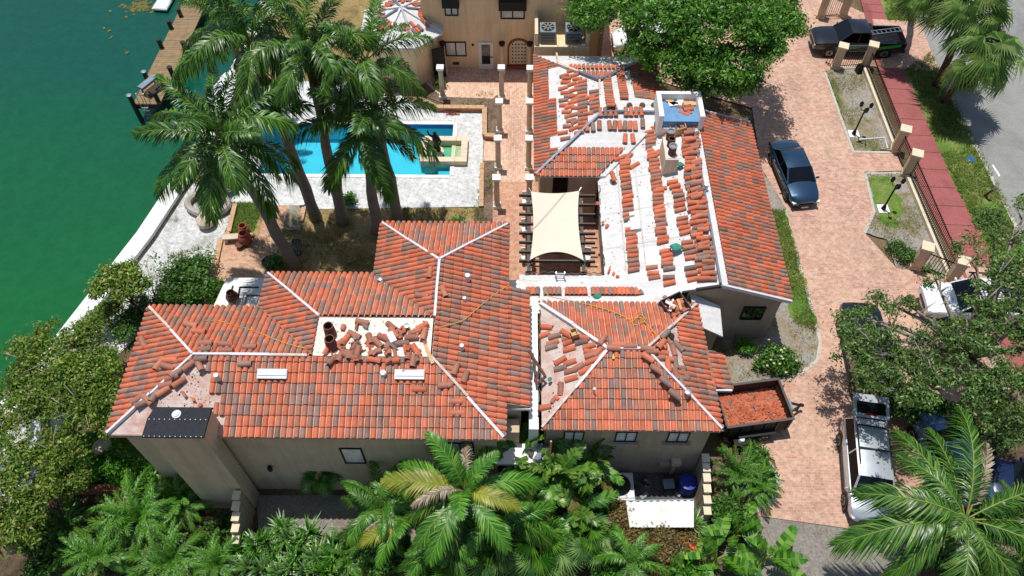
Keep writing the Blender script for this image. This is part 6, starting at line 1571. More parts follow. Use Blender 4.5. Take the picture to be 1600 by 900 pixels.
for i in range(1500):
    x, y = rr.uniform(-Lt / 2 + .12, Lt / 2 - .1), rr.uniform(-Wt / 2 + .12, Wt / 2 - .1)
    z = .78 + .2 * (1 - (y / 1.0) ** 2) * (1 - (x / 1.6) ** 2) + rr.uniform(-.05, .06) - .12 * max(0, y)
    a, b = rr.uniform(.06, .17), rr.uniform(.05, .11)
    T = Mt_ @ LM((x, y, z), rr.uniform(0, 6.3), rr.uniform(-.7, .7), rr.uniform(-.7, .7))
    vs = [T @ V(*p) for p in ((-a, -b, 0), (a * .8, -b, .0), (a, b * .9, 0), (-a * .9, b, 0), (-a, 0, .035), (a, 0, .035), (-a, -b, -.02), (a * .8, -b, -.02), (a, b * .9, -.02), (-a * .9, b, -.02))]
    rub.add(vs, [(0, 1, 5, 4), (4, 5, 2, 3), (6, 7, 1, 0), (8, 9, 3, 2), (7, 8, 2, 5, 1), (9, 6, 0, 4, 3)], rr.choices(range(6), (44, 34, 10, 3, 1, 12))[0])
rub.prism([Mt_ @ V(x, y, 0) for x, y in ((-Lt / 2 + .06, -Wt / 2 + .06), (Lt / 2 - .06, -Wt / 2 + .06), (Lt / 2 - .06, Wt / 2 - .06), (-Lt / 2 + .06, Wt / 2 - .06))], .57, .8, 2)
tag(rub.build('tile_rubble', ['tile_%d' % i for i in range(6)]), 'broken orange tile rubble filling the dump trailer', 'rubble', None, 'stuff')
# things in the trailer's shadow
q = P(1156, 690, .5); pb = thing('pressure_washer', 'dark machine with white cap in the shadow beside the trailer', 'machine', (q.x, q.y, .03), .2)
MB().box((0, 0, .35), (.6, .45, .45)).build('body', 'black_metal', pb, world=False); MB().cyl((.05, 0, .58), .15, .12, .15, 12).build('cap', 'plastic_white', pb, world=False)
for y in (-.3, .3): MB().tube([V(-.2, y - .04, .2), V(-.2, y + .04, .2)], .2, 14).build('wheel', 'rubber', pb, world=False)
q = P(1107, 724, .4); bb = thing('recycling_bin', 'small bright blue bin outside the stepped garden wall', 'bin', (q.x, q.y, .03))
MB().lathe((0, 0, 0), [(.14, 0), (.2, .5), (.22, .52), (.18, .52), (.13, .1)], 12).build('body', 'plastic_blue', bb, world=False, smooth=True); MB().box((.15, -.3, .1), (.35, .25, .2), .4).build('lid', 'plastic_white', bb, world=False)
# ================================================================== VEGETATION
def frond_mesh(name, L, a0, a1, nl, ll, lw, hang=.35, ang=58, mats=('frond_green', 'midrib'), seed=0, curl=0.0, vee=.25, start=.14, vj=.15):
    """feather leaf along +x, starting at elevation a0 and ending at a1 (degrees)"""
    rr = random.Random(seed); m = MB(); pts = []; p = V(0, 0, 0); N = 14
    for i in range(N + 1):
        t = i / N; a = math.radians(a0 + (a1 - a0) * t ** 1.3); pts.append((p.copy(), V(math.cos(a), curl * t * .5, math.sin(a)).normalized()))
        p = p + pts[-1][1] * (L / N)
    m.tube([q for q, d in pts], [max(.008, .032 * L / 3.4 * (1 - i / N * .85)) for i in range(N + 1)], 5, 1)
    def at(t):
        f = min(t * N, N - 1e-6); i = int(f); k = f - i
        return pts[i][0].lerp(pts[i + 1][0], k), pts[i][1].lerp(pts[i + 1][1], k).normalized()
    for s in (-1, 1):
        for i in range(nl):
            t = start + (1 - start) * (i + rr.uniform(0, .6)) / nl
            if rr.random() < .03: continue
            q, d = at(t); sd = V(0, 1, 0) * s; sd = (sd - d * d.dot(sd)).normalized(); n = d.cross(sd) * s
            if n.z < 0: n = -n
            l = ll * (math.sin(math.pi * (.16 + .8 * (t - start) / (1 - start))) ** .7) * rr.uniform(.85, 1.1)
            an = math.radians(ang - 26 * t + rr.uniform(-7, 7))
            dr = (d * math.cos(an) + sd * math.sin(an) + n * rr.uniform(vee - vj, vee + vj)).normalized()
            h = hang * rr.uniform(.6, 1.4)
            b0 = q; b1 = q + dr * l * .5 + V(0, 0, -h * l * .16); b2 = q + dr * l * .92 + V(0, 0, -h * l * .75)
            w = (d.cross(dr).cross(dr)).normalized() * lw * .5
            m.add([b0 - w * .5, b0 + w * .5, b1 + w, b1 - w, b2], [(0, 1, 2, 3), (3, 2, 4)], 0)
    return m.mesh(name, mats, 'all')
def fan_mesh(name, Lp, r, nseg, mats, seed=0, spread=300, droop=.35, elev=40):
    """fan leaf: stalk along +x rising, then a folded fan"""
    rr = random.Random(seed); m = MB(); e = math.radians(elev)
    stalk = [V(0, 0, 0), V(Lp * .5 * math.cos(e), 0, Lp * .5 * math.sin(e)), V(Lp * .9 * math.cos(e), 0, Lp * .88 * math.sin(e))]
    m.tube(stalk, [.028, .02, .014], 5, 1); c = stalk[-1]
    tilt = Matrix.Rotation(math.radians(-elev * .35 + 18), 4, 'Y')
    for i in range(nseg):
        a = math.radians(-spread / 2 + spread * (i + .5) / nseg + rr.uniform(-2, 2)); l = r * (1 - .22 * (abs(a) / math.pi) ** 1.5) * rr.uniform(.92, 1.05)
        d = V(math.cos(a), math.sin(a), .12); sd = V(-math.sin(a), math.cos(a), 0); hw = l * math.radians(spread / nseg) * .27
        q = [V(0, 0, 0), d * l * .5 - sd * hw + V(0, 0, -.04 * l), d * l * .5 + V(0, 0, .05 * l), d * l * .5 + sd * hw + V(0, 0, -.04 * l), d * l * rr.uniform(.95, 1) + V(0, 0, -droop * l * rr.uniform(.6, 1.3))]
        m.add([c + tilt @ p for p in q], [(0, 1, 2), (0, 2, 3), (1, 4, 2), (2, 4, 3)], 0)
    return m.mesh(name, mats, False)
def palm(name, label, base, hub, meshes, n, r0, r1, scale=1.0, seed=0, shaft=True, bark='bark_palm', group=None, bulge=1.15, tiltmax=0, az0=0.0, cat='palm tree', plan=None):
    """trunk from base to hub; meshes: leaf meshes from the youngest (upright) to the oldest (hanging)"""
    rr = random.Random(seed); base, hub = Vector(base), Vector(hub)
    t = thing(name, label, cat, tuple(base), 0, group)
    if r0 > 0:
        N = 9; pts = []; rad = []
        for i in range(N + 1):
            k = i / N; q = base.lerp(hub, k); q.x += math.sin(k * math.pi) * rr.uniform(-.03, .03) * (hub - base).length * .3
            pts.append(q); rad.append((r0 + (r1 - r0) * k) * (1 + (bulge - 1) * math.sin(min(1, k * 1.4) * math.pi)) * (1.25 if i == 0 else 1))
        MB().tube(pts, rad, 14).build('trunk', bark, t, smooth='all')
    if shaft:
        d = (hub - base).normalized(); MB().tube([hub - d * .2, hub + d * .5, hub + d * 1.05], [r1 * 1.05, r1 * 1.15, r1 * .5], 12).build('crownshaft', shaft if isinstance(shaft, str) else 'crownshaft', t, smooth='all')
        top = hub + d * .95
    else: top = hub
    if plan:
        for az, mi, sc in plan:
            obj('frond', meshes[mi], t, Matrix.Translation(top) @ Matrix.Rotation(math.radians(az), 4, 'Z') @ Matrix.Rotation(rr.uniform(-.15, .15), 4, 'X') @ Matrix.Scale(sc * scale, 4))
        return t
    for i in range(n):
        k = i / max(n - 1, 1); me = meshes[min(len(meshes) - 1, int(k * len(meshes)))]
        az = az0 + i * 2.39996 + rr.uniform(-.25, .25)
        M = Matrix.Translation(top - V(0, 0, .25 * k * (1 if shaft else .3))) @ Matrix.Rotation(az, 4, 'Z') @ Matrix.Rotation(rr.uniform(-.22, .22), 4, 'Y') @ Matrix.Rotation(rr.uniform(-.5, .5), 4, 'X') @ Matrix.Scale(scale * rr.uniform(.88, 1.08), 4)
        obj('frond', me, t, M)
    return t
def up_to(base_px, hub_px, lean=(0, 0)):
    """height of a hub seen at hub_px straight above (plus lean) the base point"""
    b = P(*base_px); lo_, hi_ = .3, 22.0
    for _ in range(40):
        z = (lo_ + hi_) / 2; q = P(hub_px[0], hub_px[1], z)
        if q.y > b.y + lean[1]: lo_ = z
        else: hi_ = z
    return b, P(hub_px[0], hub_px[1], z)
FG = ('frond_green', 'midrib')
FG = ('frond_deep', 'midrib')
ROYAL = [frond_mesh('frond', 3.7, 76, 10, 100, .95, .06, .6, 56, FG, 1, vj=.55), frond_mesh('frond', 3.9, 52, -28, 105, 1.0, .06, .9, 56, FG, 2, .15, vj=.55), frond_mesh('frond', 4.0, 36, -48, 105, 1.02, .06, 1.0, 54, FG, 3, -.15, vj=.55), frond_mesh('frond', 3.9, 16, -66, 105, 1.0, .06, 1.1, 54, FG, 4, .1, vj=.5), frond_mesh('frond', 3.7, -8, -80, 100, .95, .06, 1.1, 50, FG, 5, -.1, vj=.5), frond_mesh('frond', 3.3, -35, -86, 80, .8, .055, .8, 46, ('frond_brown', 'midrib_dry'), 6, vj=.4)]
FG = ('frond_green', 'midrib')
for i, (bp, hp, lab, n, sc) in enumerate([((462, 418), (352, 218), 'royal palm nearest the roof at left, long leaning grey trunk', 25, 1.1), ((494, 342), (392, 66), 'tall royal palm second from left, crown near the top edge', 21, .97), ((590, 362), (566, 190), 'royal palm with crown over the pool, trunk rising right behind the roof', 23, 1.02), ((622, 346), (572, 96), 'tall royal palm at right of the group, brown crownshaft before the turret', 17, .85), ((536, 348), (478, 82), 'royal palm in the middle of the group behind the pool', 19, .92), ((425, 190), (352, 42), 'royal palm at the top beside the dock', 15, .78)]):
    b, h_ = up_to(bp, hp)
    h_ = h_ - V(0, 0, .9)
    palm('royal_palm', lab, b, h_, ROYAL, n, .3, .17, sc, 10 + i, True, group='royal palms by the pool', az0=i * 1.1)
# cabbage palms on the verge
SB = ('frond_sabal', 'midrib')
FAN = [fan_mesh('frond', 1.0, 1.0, 30, SB, 1, 250, .4, 70), fan_mesh('frond', 1.15, 1.05, 30, SB, 2, 260, .6, 42), fan_mesh('frond', 1.2, 1.05, 30, SB, 3, 260, .8, 12), fan_mesh('frond', 1.1, .95, 28, SB, 4, 240, .9, -22)]
for i, (bp, hp, lab, sc) in enumerate([((1473, 158), (1536, 92), 'fan palm on the grass verge, leaning right over the road', 1.4), ((1462, 134), (1520, 12), 'taller fan palm on the verge with crown at the top edge', 1.4), ((1425, 28), (1440, 2), 'fan palm at the top edge left of the road', 1.0)]):
    b = P(*bp, .11); h_ = P(hp[0], hp[1], (4.2, 5.6, 4.6)[i])
    palm('fan_palm', lab, b, h_, FAN, 22, .2, .17, sc, 30 + i, False, 'bark_brown', 'fan palms on the verge')
# large feather palm at lower right
BIG = [frond_mesh('frond', 4.6, 70, 0, 100, 1.15, .055, .9, 54, ('frond_green', 'midrib'), 11, vj=.3), frond_mesh('frond', 4.9, 45, -30, 105, 1.25, .055, 1.1, 52, ('frond_deep', 'midrib'), 12, .2, vj=.3), frond_mesh('frond', 5.0, 28, -42, 105, 1.25, .055, 1.1, 52, ('frond_deep', 'midrib'), 13, -.2, vj=.3), frond_mesh('frond', 4.8, 5, -55, 100, 1.15, .055, 1.1, 52, ('frond_deep', 'midrib'), 14, vj=.3), frond_mesh('frond', 4.4, 30, -40, 80, .9, .055, .9, 50, ('frond_dry', 'midrib_dry'), 15)]
b = P(1530, 905); h_ = P(1508, 812, 5.2)
palm('coconut_palm', 'large coconut palm filling the lower right corner', (h_.x + .4, h_.y + .1, 0), h_, BIG, 0, .2, .15, .98, 40, False, 'bark_palm', plan=[(168, 1, 1.0), (194, 2, 1.1), (118, 2, .85), (134, 1, .7), (80, 1, .95), (98, 2, .8), (225, 0, .62), (20, 2, .9), (50, 3, .8), (330, 2, .85), (300, 3, .8), (265, 1, .5), (248, 2, .8), (0, 3, .9), (62, 4, .9), (185, 3, .9), (210, 3, .8)])
b = P(1610, 880); palm('coconut_palm', 'coconut palm at the right edge with a brown frond reaching up', tuple(P(1650, 900)), tuple(P(1600, 868, 3.6)), BIG, 12, .18, .14, .62, 41, False, 'bark_palm')
# coconut palm in front of the large house
YEL = [frond_mesh('frond', 3.6, 74, 10, 95, .95, .06, .4, 56, ('frond_lush', 'midrib'), 21), frond_mesh('frond', 3.8, 48, -25, 98, 1.0, .065, .55, 56, ('frond_yellow', 'midrib'), 22, .2), frond_mesh('frond', 3.9, 30, -40, 98, 1.0, .06, .7, 56, ('frond_lush', 'midrib'), 23, -.2), frond_mesh('frond', 3.7, 10, -60, 95, .95, .06, .8, 54, ('frond_green', 'midrib'), 24), frond_mesh('frond', 3.4, 66, -12, 70, .7, .05, 1.1, 46, ('frond_dry', 'midrib_dry'), 25)]
LUSH = [frond_mesh('frond', 3.7, 76, 5, 100, 1.0, .05, 1.0, 52, ('frond_lush', 'midrib'), 71, vj=.35), frond_mesh('frond', 3.9, 52, -30, 102, 1.05, .05, 1.1, 50, ('frond_lush', 'midrib'), 72, .25, vj=.35), frond_mesh('frond', 3.8, 26, -52, 100, 1.0, .05, 1.1, 50, ('frond_deep', 'midrib'), 73, -.25, vj=.35)]
h_ = P(726, 768, 4.4)
palm('coconut_palm', 'coconut palm with a yellow-green frond in front of the large house', (h_.x + .3, h_.y - .2, 0), h_, YEL, 0, .19, .15, .86, 50, False, plan=[(176, 1, 1.05), (140, 0, 1.0), (128, 2, .95), (160, 2, .9), (80, 4, .9), (98, 4, .75), (60, 2, .8), (10, 2, .95), (35, 0, .8), (-25, 1, .8), (-50, 2, .9), (-80, 0, .9), (-110, 2, .95), (200, 3, .9), (215, 4, .95), (235, 2, .9), (-5, 3, .9), (255, 3, .8)])
h_ = P(640, 812, 2.6)
palm('coconut_palm', 'shorter palm with a grey drooping frond left of the coconut palm', (h_.x, h_.y, 0), h_, YEL, 13, .16, .13, .62, 51, False)
for i, (u, v, z, lab, n, sc) in enumerate([(775, 806, 3.0, 'lush coconut palm right of the yellow-fronded one', 15, .66), (596, 795, 2.4, 'lush coconut palm over the corner of the gravel patio', 14, .58), (690, 840, 2.6, 'lush coconut palm low at the bottom edge', 14, .6), (985, 880, 1.8, 'small lush palm at the bottom edge by the croton', 11, .45)]):
    h_ = P(u, v, z); palm('coconut_palm', lab, (h_.x, h_.y, 0), h_, LUSH, n, .14, .11, sc, 150 + i, False)
# broad leaved clustered palms between the houses
FT = [frond_mesh('frond', 2.3, 76, 30, 20, .62, .15, .35, 62, ('frond_green', 'midrib'), 61), frond_mesh('frond', 2.5, 55, -5, 22, .65, .16, .45, 62, ('frond_green', 'midrib'), 62, .1), frond_mesh('frond', 2.5, 32, -28, 22, .65, .16, .5, 60, ('frond_lush', 'midrib'), 63), frond_mesh('frond', 2.3, 8, -48, 20, .6, .15, .6, 60, ('frond_brown', 'midrib'), 64)]
for i, (u, v, z, lab, n, sc) in enumerate([(812, 715, 2.9, 'broad leaved palm under the balcony between the houses', 13, .8), (872, 742, 2.6, 'broad leaved palm with yellow-edged leaves left of the hot tub', 14, .85), (925, 722, 2.4, 'broad leaved palm against the shaded front wall', 11, .72), (900, 790, 2.0, 'broad leaved palm by the white lean-to roof', 12, .75), (830, 780, 2.3, 'broad leaved palm in the middle of the front planting', 12, .8)]):
    h_ = P(u, v, z); palm('clustered_palm', lab, (h_.x, h_.y - .1, 0), h_, FT, n, .1, .07, sc, 60 + i, False, group='clustered palms before the houses')
# low fan palms in front
FL = ('frond_blue', 'midrib')
FAN2 = [fan_mesh('frond', 1.0, .95, 26, ('frond_lush', 'midrib'), 5, 230, .2, 65), fan_mesh('frond', 1.1, 1.0, 26, FL, 6, 240, .25, 40), fan_mesh('frond', 1.1, 1.0, 26, FL, 7, 240, .3, 12)]
for i, (u, v, z, lab, sc) in enumerate([(762, 862, 1.6, 'low fan palm at the bottom edge below the coconut palm', .85), (845, 858, 1.7, 'low fan palm with broad pale leaves at the bottom edge', 1.0), (915, 842, 1.6, 'low fan palm beside the brown shrub', .75), (690, 885, 1.5, 'low fan palm at the bottom edge left of the others', .95), (500, 748, 1.6, 'small yellowish fan palm beside the gravel patio', .55)]):
    h_ = P(u, v, z); palm('low_fan_palm', lab, (h_.x, h_.y, 0), h_, FAN2, 15, .1, .08, sc, 80 + i, False, 'bark_brown', 'low fan palms before the houses')
# feathery clumps at lower left
AR = [frond_mesh('frond', 2.3, 82, 15, 85, .5, .024, .6, 44, ('frond_lush', 'midrib'), 91, vj=.4), frond_mesh('frond', 2.5, 66, -25, 88, .55, .024, .8, 44, ('frond_lush', 'midrib'), 92, .2, vj=.4), frond_mesh('frond', 2.4, 48, -45, 85, .52, .024, .9, 44, ('frond_green', 'midrib'), 93, -.2, vj=.4)]
for i, (u, v, lab, n, sc) in enumerate([(222, 815, 'feathery green palm clump below the chimney breast', 22, 1.0), (285, 790, 'feathery palm clump right beside the dark gap under the chimney breast', 16, .8), (165, 870, 'feathery palm clump at the bottom left corner', 18, .9), (270, 880, 'feathery palm clump at the bottom edge, second from left', 18, .9), (345, 885, 'low feathery clump at the bottom edge right of the dark soil', 14, .7), (1150, 742, 'feathery palm with yellow stems outside the stepped wall', 16, .72), (1180, 765, 'feathery bush palm at the rounded drive edge', 14, .6), (590, 842, 'feathery bright clump left of the coconut palm at the bottom', 15, .72), (668, 868, 'feathery bright clump under the coconut palm at the bottom edge', 15, .75), (805, 835, 'feathery bright clump among the low fan palms', 14, .68), (880, 872, 'feathery bright clump at the bottom edge left of the croton', 14, .66), (545, 872, 'feathery bright clump at the bottom edge right of the rosettes', 13, .66), (110, 830, 'feathery clump in the dark soil at lower left', 13, .7), (950, 862, 'feathery clump touching the croton shrub', 11, .55)]):
    h_ = P(u, v, .5); palm('feather_palm_clump', lab, (h_.x, h_.y, 0), (h_.x, h_.y, .5), AR, int(n * 2.1), .12, .1, sc, 100 + i, False, 'bark_brown', 'feathery palm clumps', cat='palm')
# spiky rosettes
SPIKE = []
for s in range(2):
    rr = random.Random(s); m = MB()
    for i in range(46):
        a = rr.uniform(0, 6.3); e = rr.uniform(.15, 1.35); l = rr.uniform(.55, .85); d = V(math.cos(a) * math.cos(e), math.sin(a) * math.cos(e), math.sin(e)); w = V(-math.sin(a), math.cos(a), 0) * .03
        m.add([-w, w, d * l * .5 + w * .9, d * l * .5 - w * .9, d * l - V(0, 0, .12)], [(0, 1, 2, 3), (3, 2, 4)])
    SPIKE.append(m.mesh('leaves', 'frond_lush' if s else 'frond_blue', False))
for i, (u, v) in enumerate([(415, 845), (442, 825), (470, 850), (430, 870), (455, 885), (398, 868), (495, 872), (520, 850), (410, 890), (540, 885), (1082, 820), (372, 858), (450, 842), (482, 832), (425, 858), (462, 868), (478, 890), (505, 892), (388, 886), (520, 872), (436, 896), (400, 850)]):
    q = P(u, v, .9); t = thing('spiky_plant', 'spiky green rosette in the planting at the bottom edge' if u < 600 else 'spiky green rosette by the foot of the stepped wall', 'plant', (q.x, q.y, 0), R.random() * 6, 'spiky rosettes')
    MB().cyl((0, 0, 0), .07, .06, .85, 8).build('stem', 'bark_brown', t, world=False); obj('leaves', SPIKE[i % 2], t, LM((0, 0, .8), R.random() * 6, 0, 0, R.uniform(1.1, 1.6)), False)
# banana-like leaves
def paddle(name, L, w, a0, a1, mats, seed):
    rr = random.Random(seed); m = MB(); p = V(0, 0, 0); N = 12; rows = []
    for i in range(N + 1):
        t = i / N; a = math.radians(a0 + (a1 - a0) * t); d = V(math.cos(a), 0, math.sin(a)); ww = w * (0.06 if t < .25 else math.sin(math.pi * min(1, (t - .22) / .8)) ** .6 + .05)
        rows.append((p.copy(), ww)); p = p + d * (L / N)
    for s in (-1, 1):
        for i in range(3, N):
            (p0, w0), (p1, w1) = rows[i], rows[i + 1]; dz = .12 * rr.uniform(.3, 1.6)
            m.add([p0, p1, p1 + V(rr.uniform(0, .08), s * w1, dz * w1 - .1 * w1), p0 + V(.06, s * w0, dz * w0 - .1 * w0)], [(0, 1, 2, 3) if s < 0 else (3, 2, 1, 0)])
    m.tube([q for q, ww in rows], [.03 * (1 - i / N * .8) for i in range(N + 1)], 5, 1)
    return m.mesh(name, mats, False)
PAD = [paddle('leaf', 2.0, .3, 78, 30, ('leaf_bright', 'midrib'), 1), paddle('leaf', 2.1, .32, 55, -25, ('frond_lush', 'midrib'), 2), paddle('leaf', 1.9, .3, 30, -50, ('leaf_bright', 'midrib'), 3)]
for i, (u, v, lab, sc) in enumerate([(1120, 872, 'banana plant with split leaves at the bottom edge below the stepped wall', 1.0), (1195, 872, 'banana plant left of the grey forecourt gravel', .95), (1075, 892, 'bright leaved banana plant at the bottom edge beside the orange flowers', .8), (1150, 835, 'dark leaved plant below the rounded drive edge', .85)]):
    q = P(u, v, .8); palm('banana_plant', lab, (q.x, q.y, 0), (q.x, q.y, .7), PAD, 9, .11, .07, sc, 120 + i, False, 'midrib', 'banana plants', cat='plant')

# ---------------------------------------------------------------- broadleaf trees
def leaf_cloud(blobs, n, size, seed, clump=.42, flat=.55):
    g_ = np.random.default_rng(seed); B = np.array(blobs, float)
    wts = (B[:, 3] ** 2); wts /= wts.sum()
    vs = []; 
    ncl = max(6, n // 75); bi = g_.choice(len(B), ncl, p=wts)
    d = g_.normal(size=(ncl, 3)); d /= np.linalg.norm(d, axis=1)[:, None]; d[:, 2] = np.abs(d[:, 2]) * .9 - .25
    rr = B[bi, 3][:, None] * (g_.uniform(.35, 1.05, (ncl, 1)))
    cc = B[bi, :3] + d * rr * np.array([1, 1, flat + .15])
    li = g_.integers(0, ncl, n); cr = (g_.uniform(.6, 1.3, ncl) * clump)[li][:, None]
    off = g_.normal(size=(n, 3)) * cr * np.array([.62, .62, .4]); c = cc[li] + off
    nrm = g_.normal(size=(n, 3)) * .6 + np.array([0, 0, .7]) + off / cr * .9; nrm /= np.linalg.norm(nrm, axis=1)[:, None]
    a = g_.normal(size=(n, 3)); u = np.cross(nrm, a); u /= np.linalg.norm(u, axis=1)[:, None]; w = np.cross(nrm, u)
    s = (size * g_.uniform(.65, 1.35, n))[:, None]
    v4 = np.stack([c - u * s, c + w * s * .42 - u * s * .1, c + u * s - nrm * s * .25, c - w * s * .42 - u * s * .1], 1).reshape(-1, 3)
    return v4
def cloud_mesh(name, v4, mat):
    n = len(v4) // 4; me = bpy.data.meshes.new(name)
    me.vertices.add(len(v4)); me.vertices.foreach_set('co', v4.astype(np.float32).ravel())
    me.loops.add(n * 4); me.loops.foreach_set('vertex_index', np.arange(n * 4, dtype=np.int32))
    me.polygons.add(n); me.polygons.foreach_set('loop_start', np.arange(0, n * 4, 4, dtype=np.int32)); me.polygons.foreach_set('loop_total', np.full(n, 4, dtype=np.int32))
    me.materials.append(MAT[mat]); me.update(calc_edges=True); me.validate()
    return me
def tree(name, label, base, blobs_px, n, size, mat, seed, trunk=.22, bark='bark_grey', limbs=None, clump=.42, cat='tree', fork=.45, group=None, twigs=0, flat=.55):
    b = Vector(base); t = thing(name, label, cat, (b.x, b.y, b.z), 0, group); rr = random.Random(seed)
    bl = []
    for u, v, z, r in blobs_px: q = P(u, v, z); bl.append((q.x, q.y, q.z, r))
    cen = Vector((sum(q[0] for q in bl) / len(bl), sum(q[1] for q in bl) / len(bl), sum(q[2] for q in bl) / len(bl)))
    fk = b.lerp(V(cen.x, cen.y, cen.z), fork); fk.z = max(b.z + .4, cen.z * fork)
    MB().tube([b - V(0, 0, .1), b.lerp(fk, .5) + V(rr.uniform(-.1, .1), rr.uniform(-.1, .1), 0), fk], [trunk * 1.3, trunk, trunk * .85], 10).build('trunk', bark, t, smooth='all')
    for q in (bl if limbs is None else rr.sample(bl, min(limbs, len(bl)))):
        e = V(q[0], q[1], q[2] + q[3] * .25); md = fk.lerp(e, .5) + V(rr.uniform(-.3, .3), rr.uniform(-.3, .3), rr.uniform(0, .4))
        lm = MB().tube([fk, md, e], [trunk * .6, trunk * .35, trunk * .1], 7)
        for k in range(twigs):
            s_ = md.lerp(e, rr.uniform(.1, .9)); d = Vector((rr.uniform(-1, 1), rr.uniform(-1, 1), rr.uniform(-.1, .8))) * q[3] * .9
            lm.tube([s_, s_ + d * .5 + V(0, 0, .1), s_ + d], [trunk * .22, trunk * .12, .012], 5)
        lm.build('limb', bark, t, smooth='all')
    if n: obj('crown', cloud_mesh('crown', leaf_cloud(bl, n, size, seed, clump, flat), mat), t)
    return t
tree('shade_tree', 'big dense green tree at the top, shading the far wing and the drive', P(1120, 118), [(930, 20, 6, 1.6), (985, 15, 7, 1.8), (1040, 30, 7.5, 2), (1100, 25, 8, 2.2), (1160, 25, 8, 2), (1212, 28, 7, 1.6), (1008, 74, 6.0, 1.4), (1060, 90, 6.4, 1.7), (1110, 104, 6.5, 1.7), (1150, 98, 6.5, 1.6), (1190, 72, 6.5, 1.5), (1225, 45, 6, 1.2), (1128, 138, 5.5, 1.1), (1078, 128, 5.5, 1.1), (1168, 124, 5.2, .9), (905, 6, 6, 1.0), (1020, -30, 7.5, 2), (1120, -30, 8, 2), (1200, -20, 7, 1.8)], 68000, .11, 'leaf_tree', 1, .32, limbs=12, clump=.36)
tree('oak_tree', 'open crowned grey branched tree at right over the trucks', P(1548, 612), [(1342, 498, 4.6, 1.0), (1350, 545, 4.8, 1.15), (1330, 525, 4.2, .7), (1352, 590, 4.6, 1.0), (1388, 580, 5.3, 1.2), (1395, 535, 5.2, 1.0), (1425, 595, 5.6, 1.25), (1438, 560, 5.6, 1.0), (1470, 535, 5.8, 1.15), (1505, 520, 6.2, 1.1), (1400, 470, 5.2, .8), (1372, 470, 4.8, .65), (1440, 622, 5.6, 1.0), (1498, 592, 6.2, 1.35), (1548, 565, 6.6, 1.35), (1590, 605, 6.6, 1.5), (1558, 425, 6.6, 1.2), (1522, 392, 6.2, 1.0), (1580, 362, 6.6, 1.3), (1550, 345, 6.2, .9), (1602, 430, 6.8, 1.4), (1585, 505, 7, 1.5), (1535, 470, 6.6, 1.0), (1602, 325, 6.4, 1.1), (1300, 560, 3.8, .45), (1310, 495, 3.8, .4), (1455, 430, 5.4, .6), (1640, 470, 7, 1.6), (1640, 560, 7, 1.6), (1530, 640, 6, 1.2), (1580, 660, 6, 1.1)], 34000, .08, 'leaf_oak', 2, .26, 'bark_grey', clump=.28, twigs=6, fork=.55)
tree('sea_grape_tree', 'broad sea grape tree leaning over the water at left', P(70, 690), [(60, 560, 3.4, 1.35), (110, 545, 3.7, 1.3), (140, 592, 4, 1.4), (80, 622, 4, 1.4), (42, 640, 3.4, 1.0), (150, 645, 4, 1.3), (30, 590, 2.8, .7), (100, 590, 4.2, 1.2), (30, 540, 2.6, .55), (135, 520, 3.2, .7), (165, 560, 3.6, .8), (170, 610, 3.8, .8), (15, 615, 2.6, .8), (0, 660, 2.6, .9), (45, 590, 3.0, .8), (-30, 690, 2.6, 1.0), (70, 520, 3.0, .7)], 32000, .085, 'leaf_seagrape', 3, .2, 'bark_grey', clump=.27, twigs=4, limbs=12)
tree('sea_grape_tree', 'sea grape tree at the lower left edge below the other', P(20, 860), [(30, 715, 3.4, 1.1), (95, 700, 3.4, 1.2), (15, 770, 3.4, 1.2), (65, 775, 3.0, 1.1), (20, 830, 3.0, 1.1), (110, 745, 2.6, .8), (-40, 740, 3.4, 1.3)], 17000, .085, 'leaf_seagrape', 4, .18, 'bark_grey', clump=.27, twigs=4)
tree('small_tree', 'small dark leaved tree with bent trunk beside the sea wall', P(224, 498), [(176, 434, 2.9, .75), (200, 430, 3.0, .75), (160, 448, 2.8, .6), (214, 446, 2.8, .5), (188, 455, 2.6, .5)], 5200, .10, 'leaf_seagrape', 5, .08, 'bark_brown', clump=.3, twigs=2)
tree('bare_shrub', 'nearly leafless grey shrub on the white sand', P(240, 488), [(240, 430, 1.6, .6), (255, 418, 1.8, .5), (230, 410, 1.8, .5), (262, 445, 1.4, .5), (232, 450, 1.2, .5)], 260, .08, 'leaf_shrub', 6, .05, 'bark_grey', twigs=7, cat='shrub')
tree('leafy_shrub', 'rounded bright green shrub on the sand left of the terrace', P(288, 470), [(285, 425, 1.3, .95), (305, 430, 1.2, .85), (268, 460, .9, .7), (315, 410, .9, .6), (296, 455, 1.0, .7), (255, 478, .8, .6), (318, 448, .9, .6), (275, 440, 1.0, .6)], 10500, .09, 'leaf_shrub', 7, .08, 'bark_brown', clump=.28, cat='shrub')
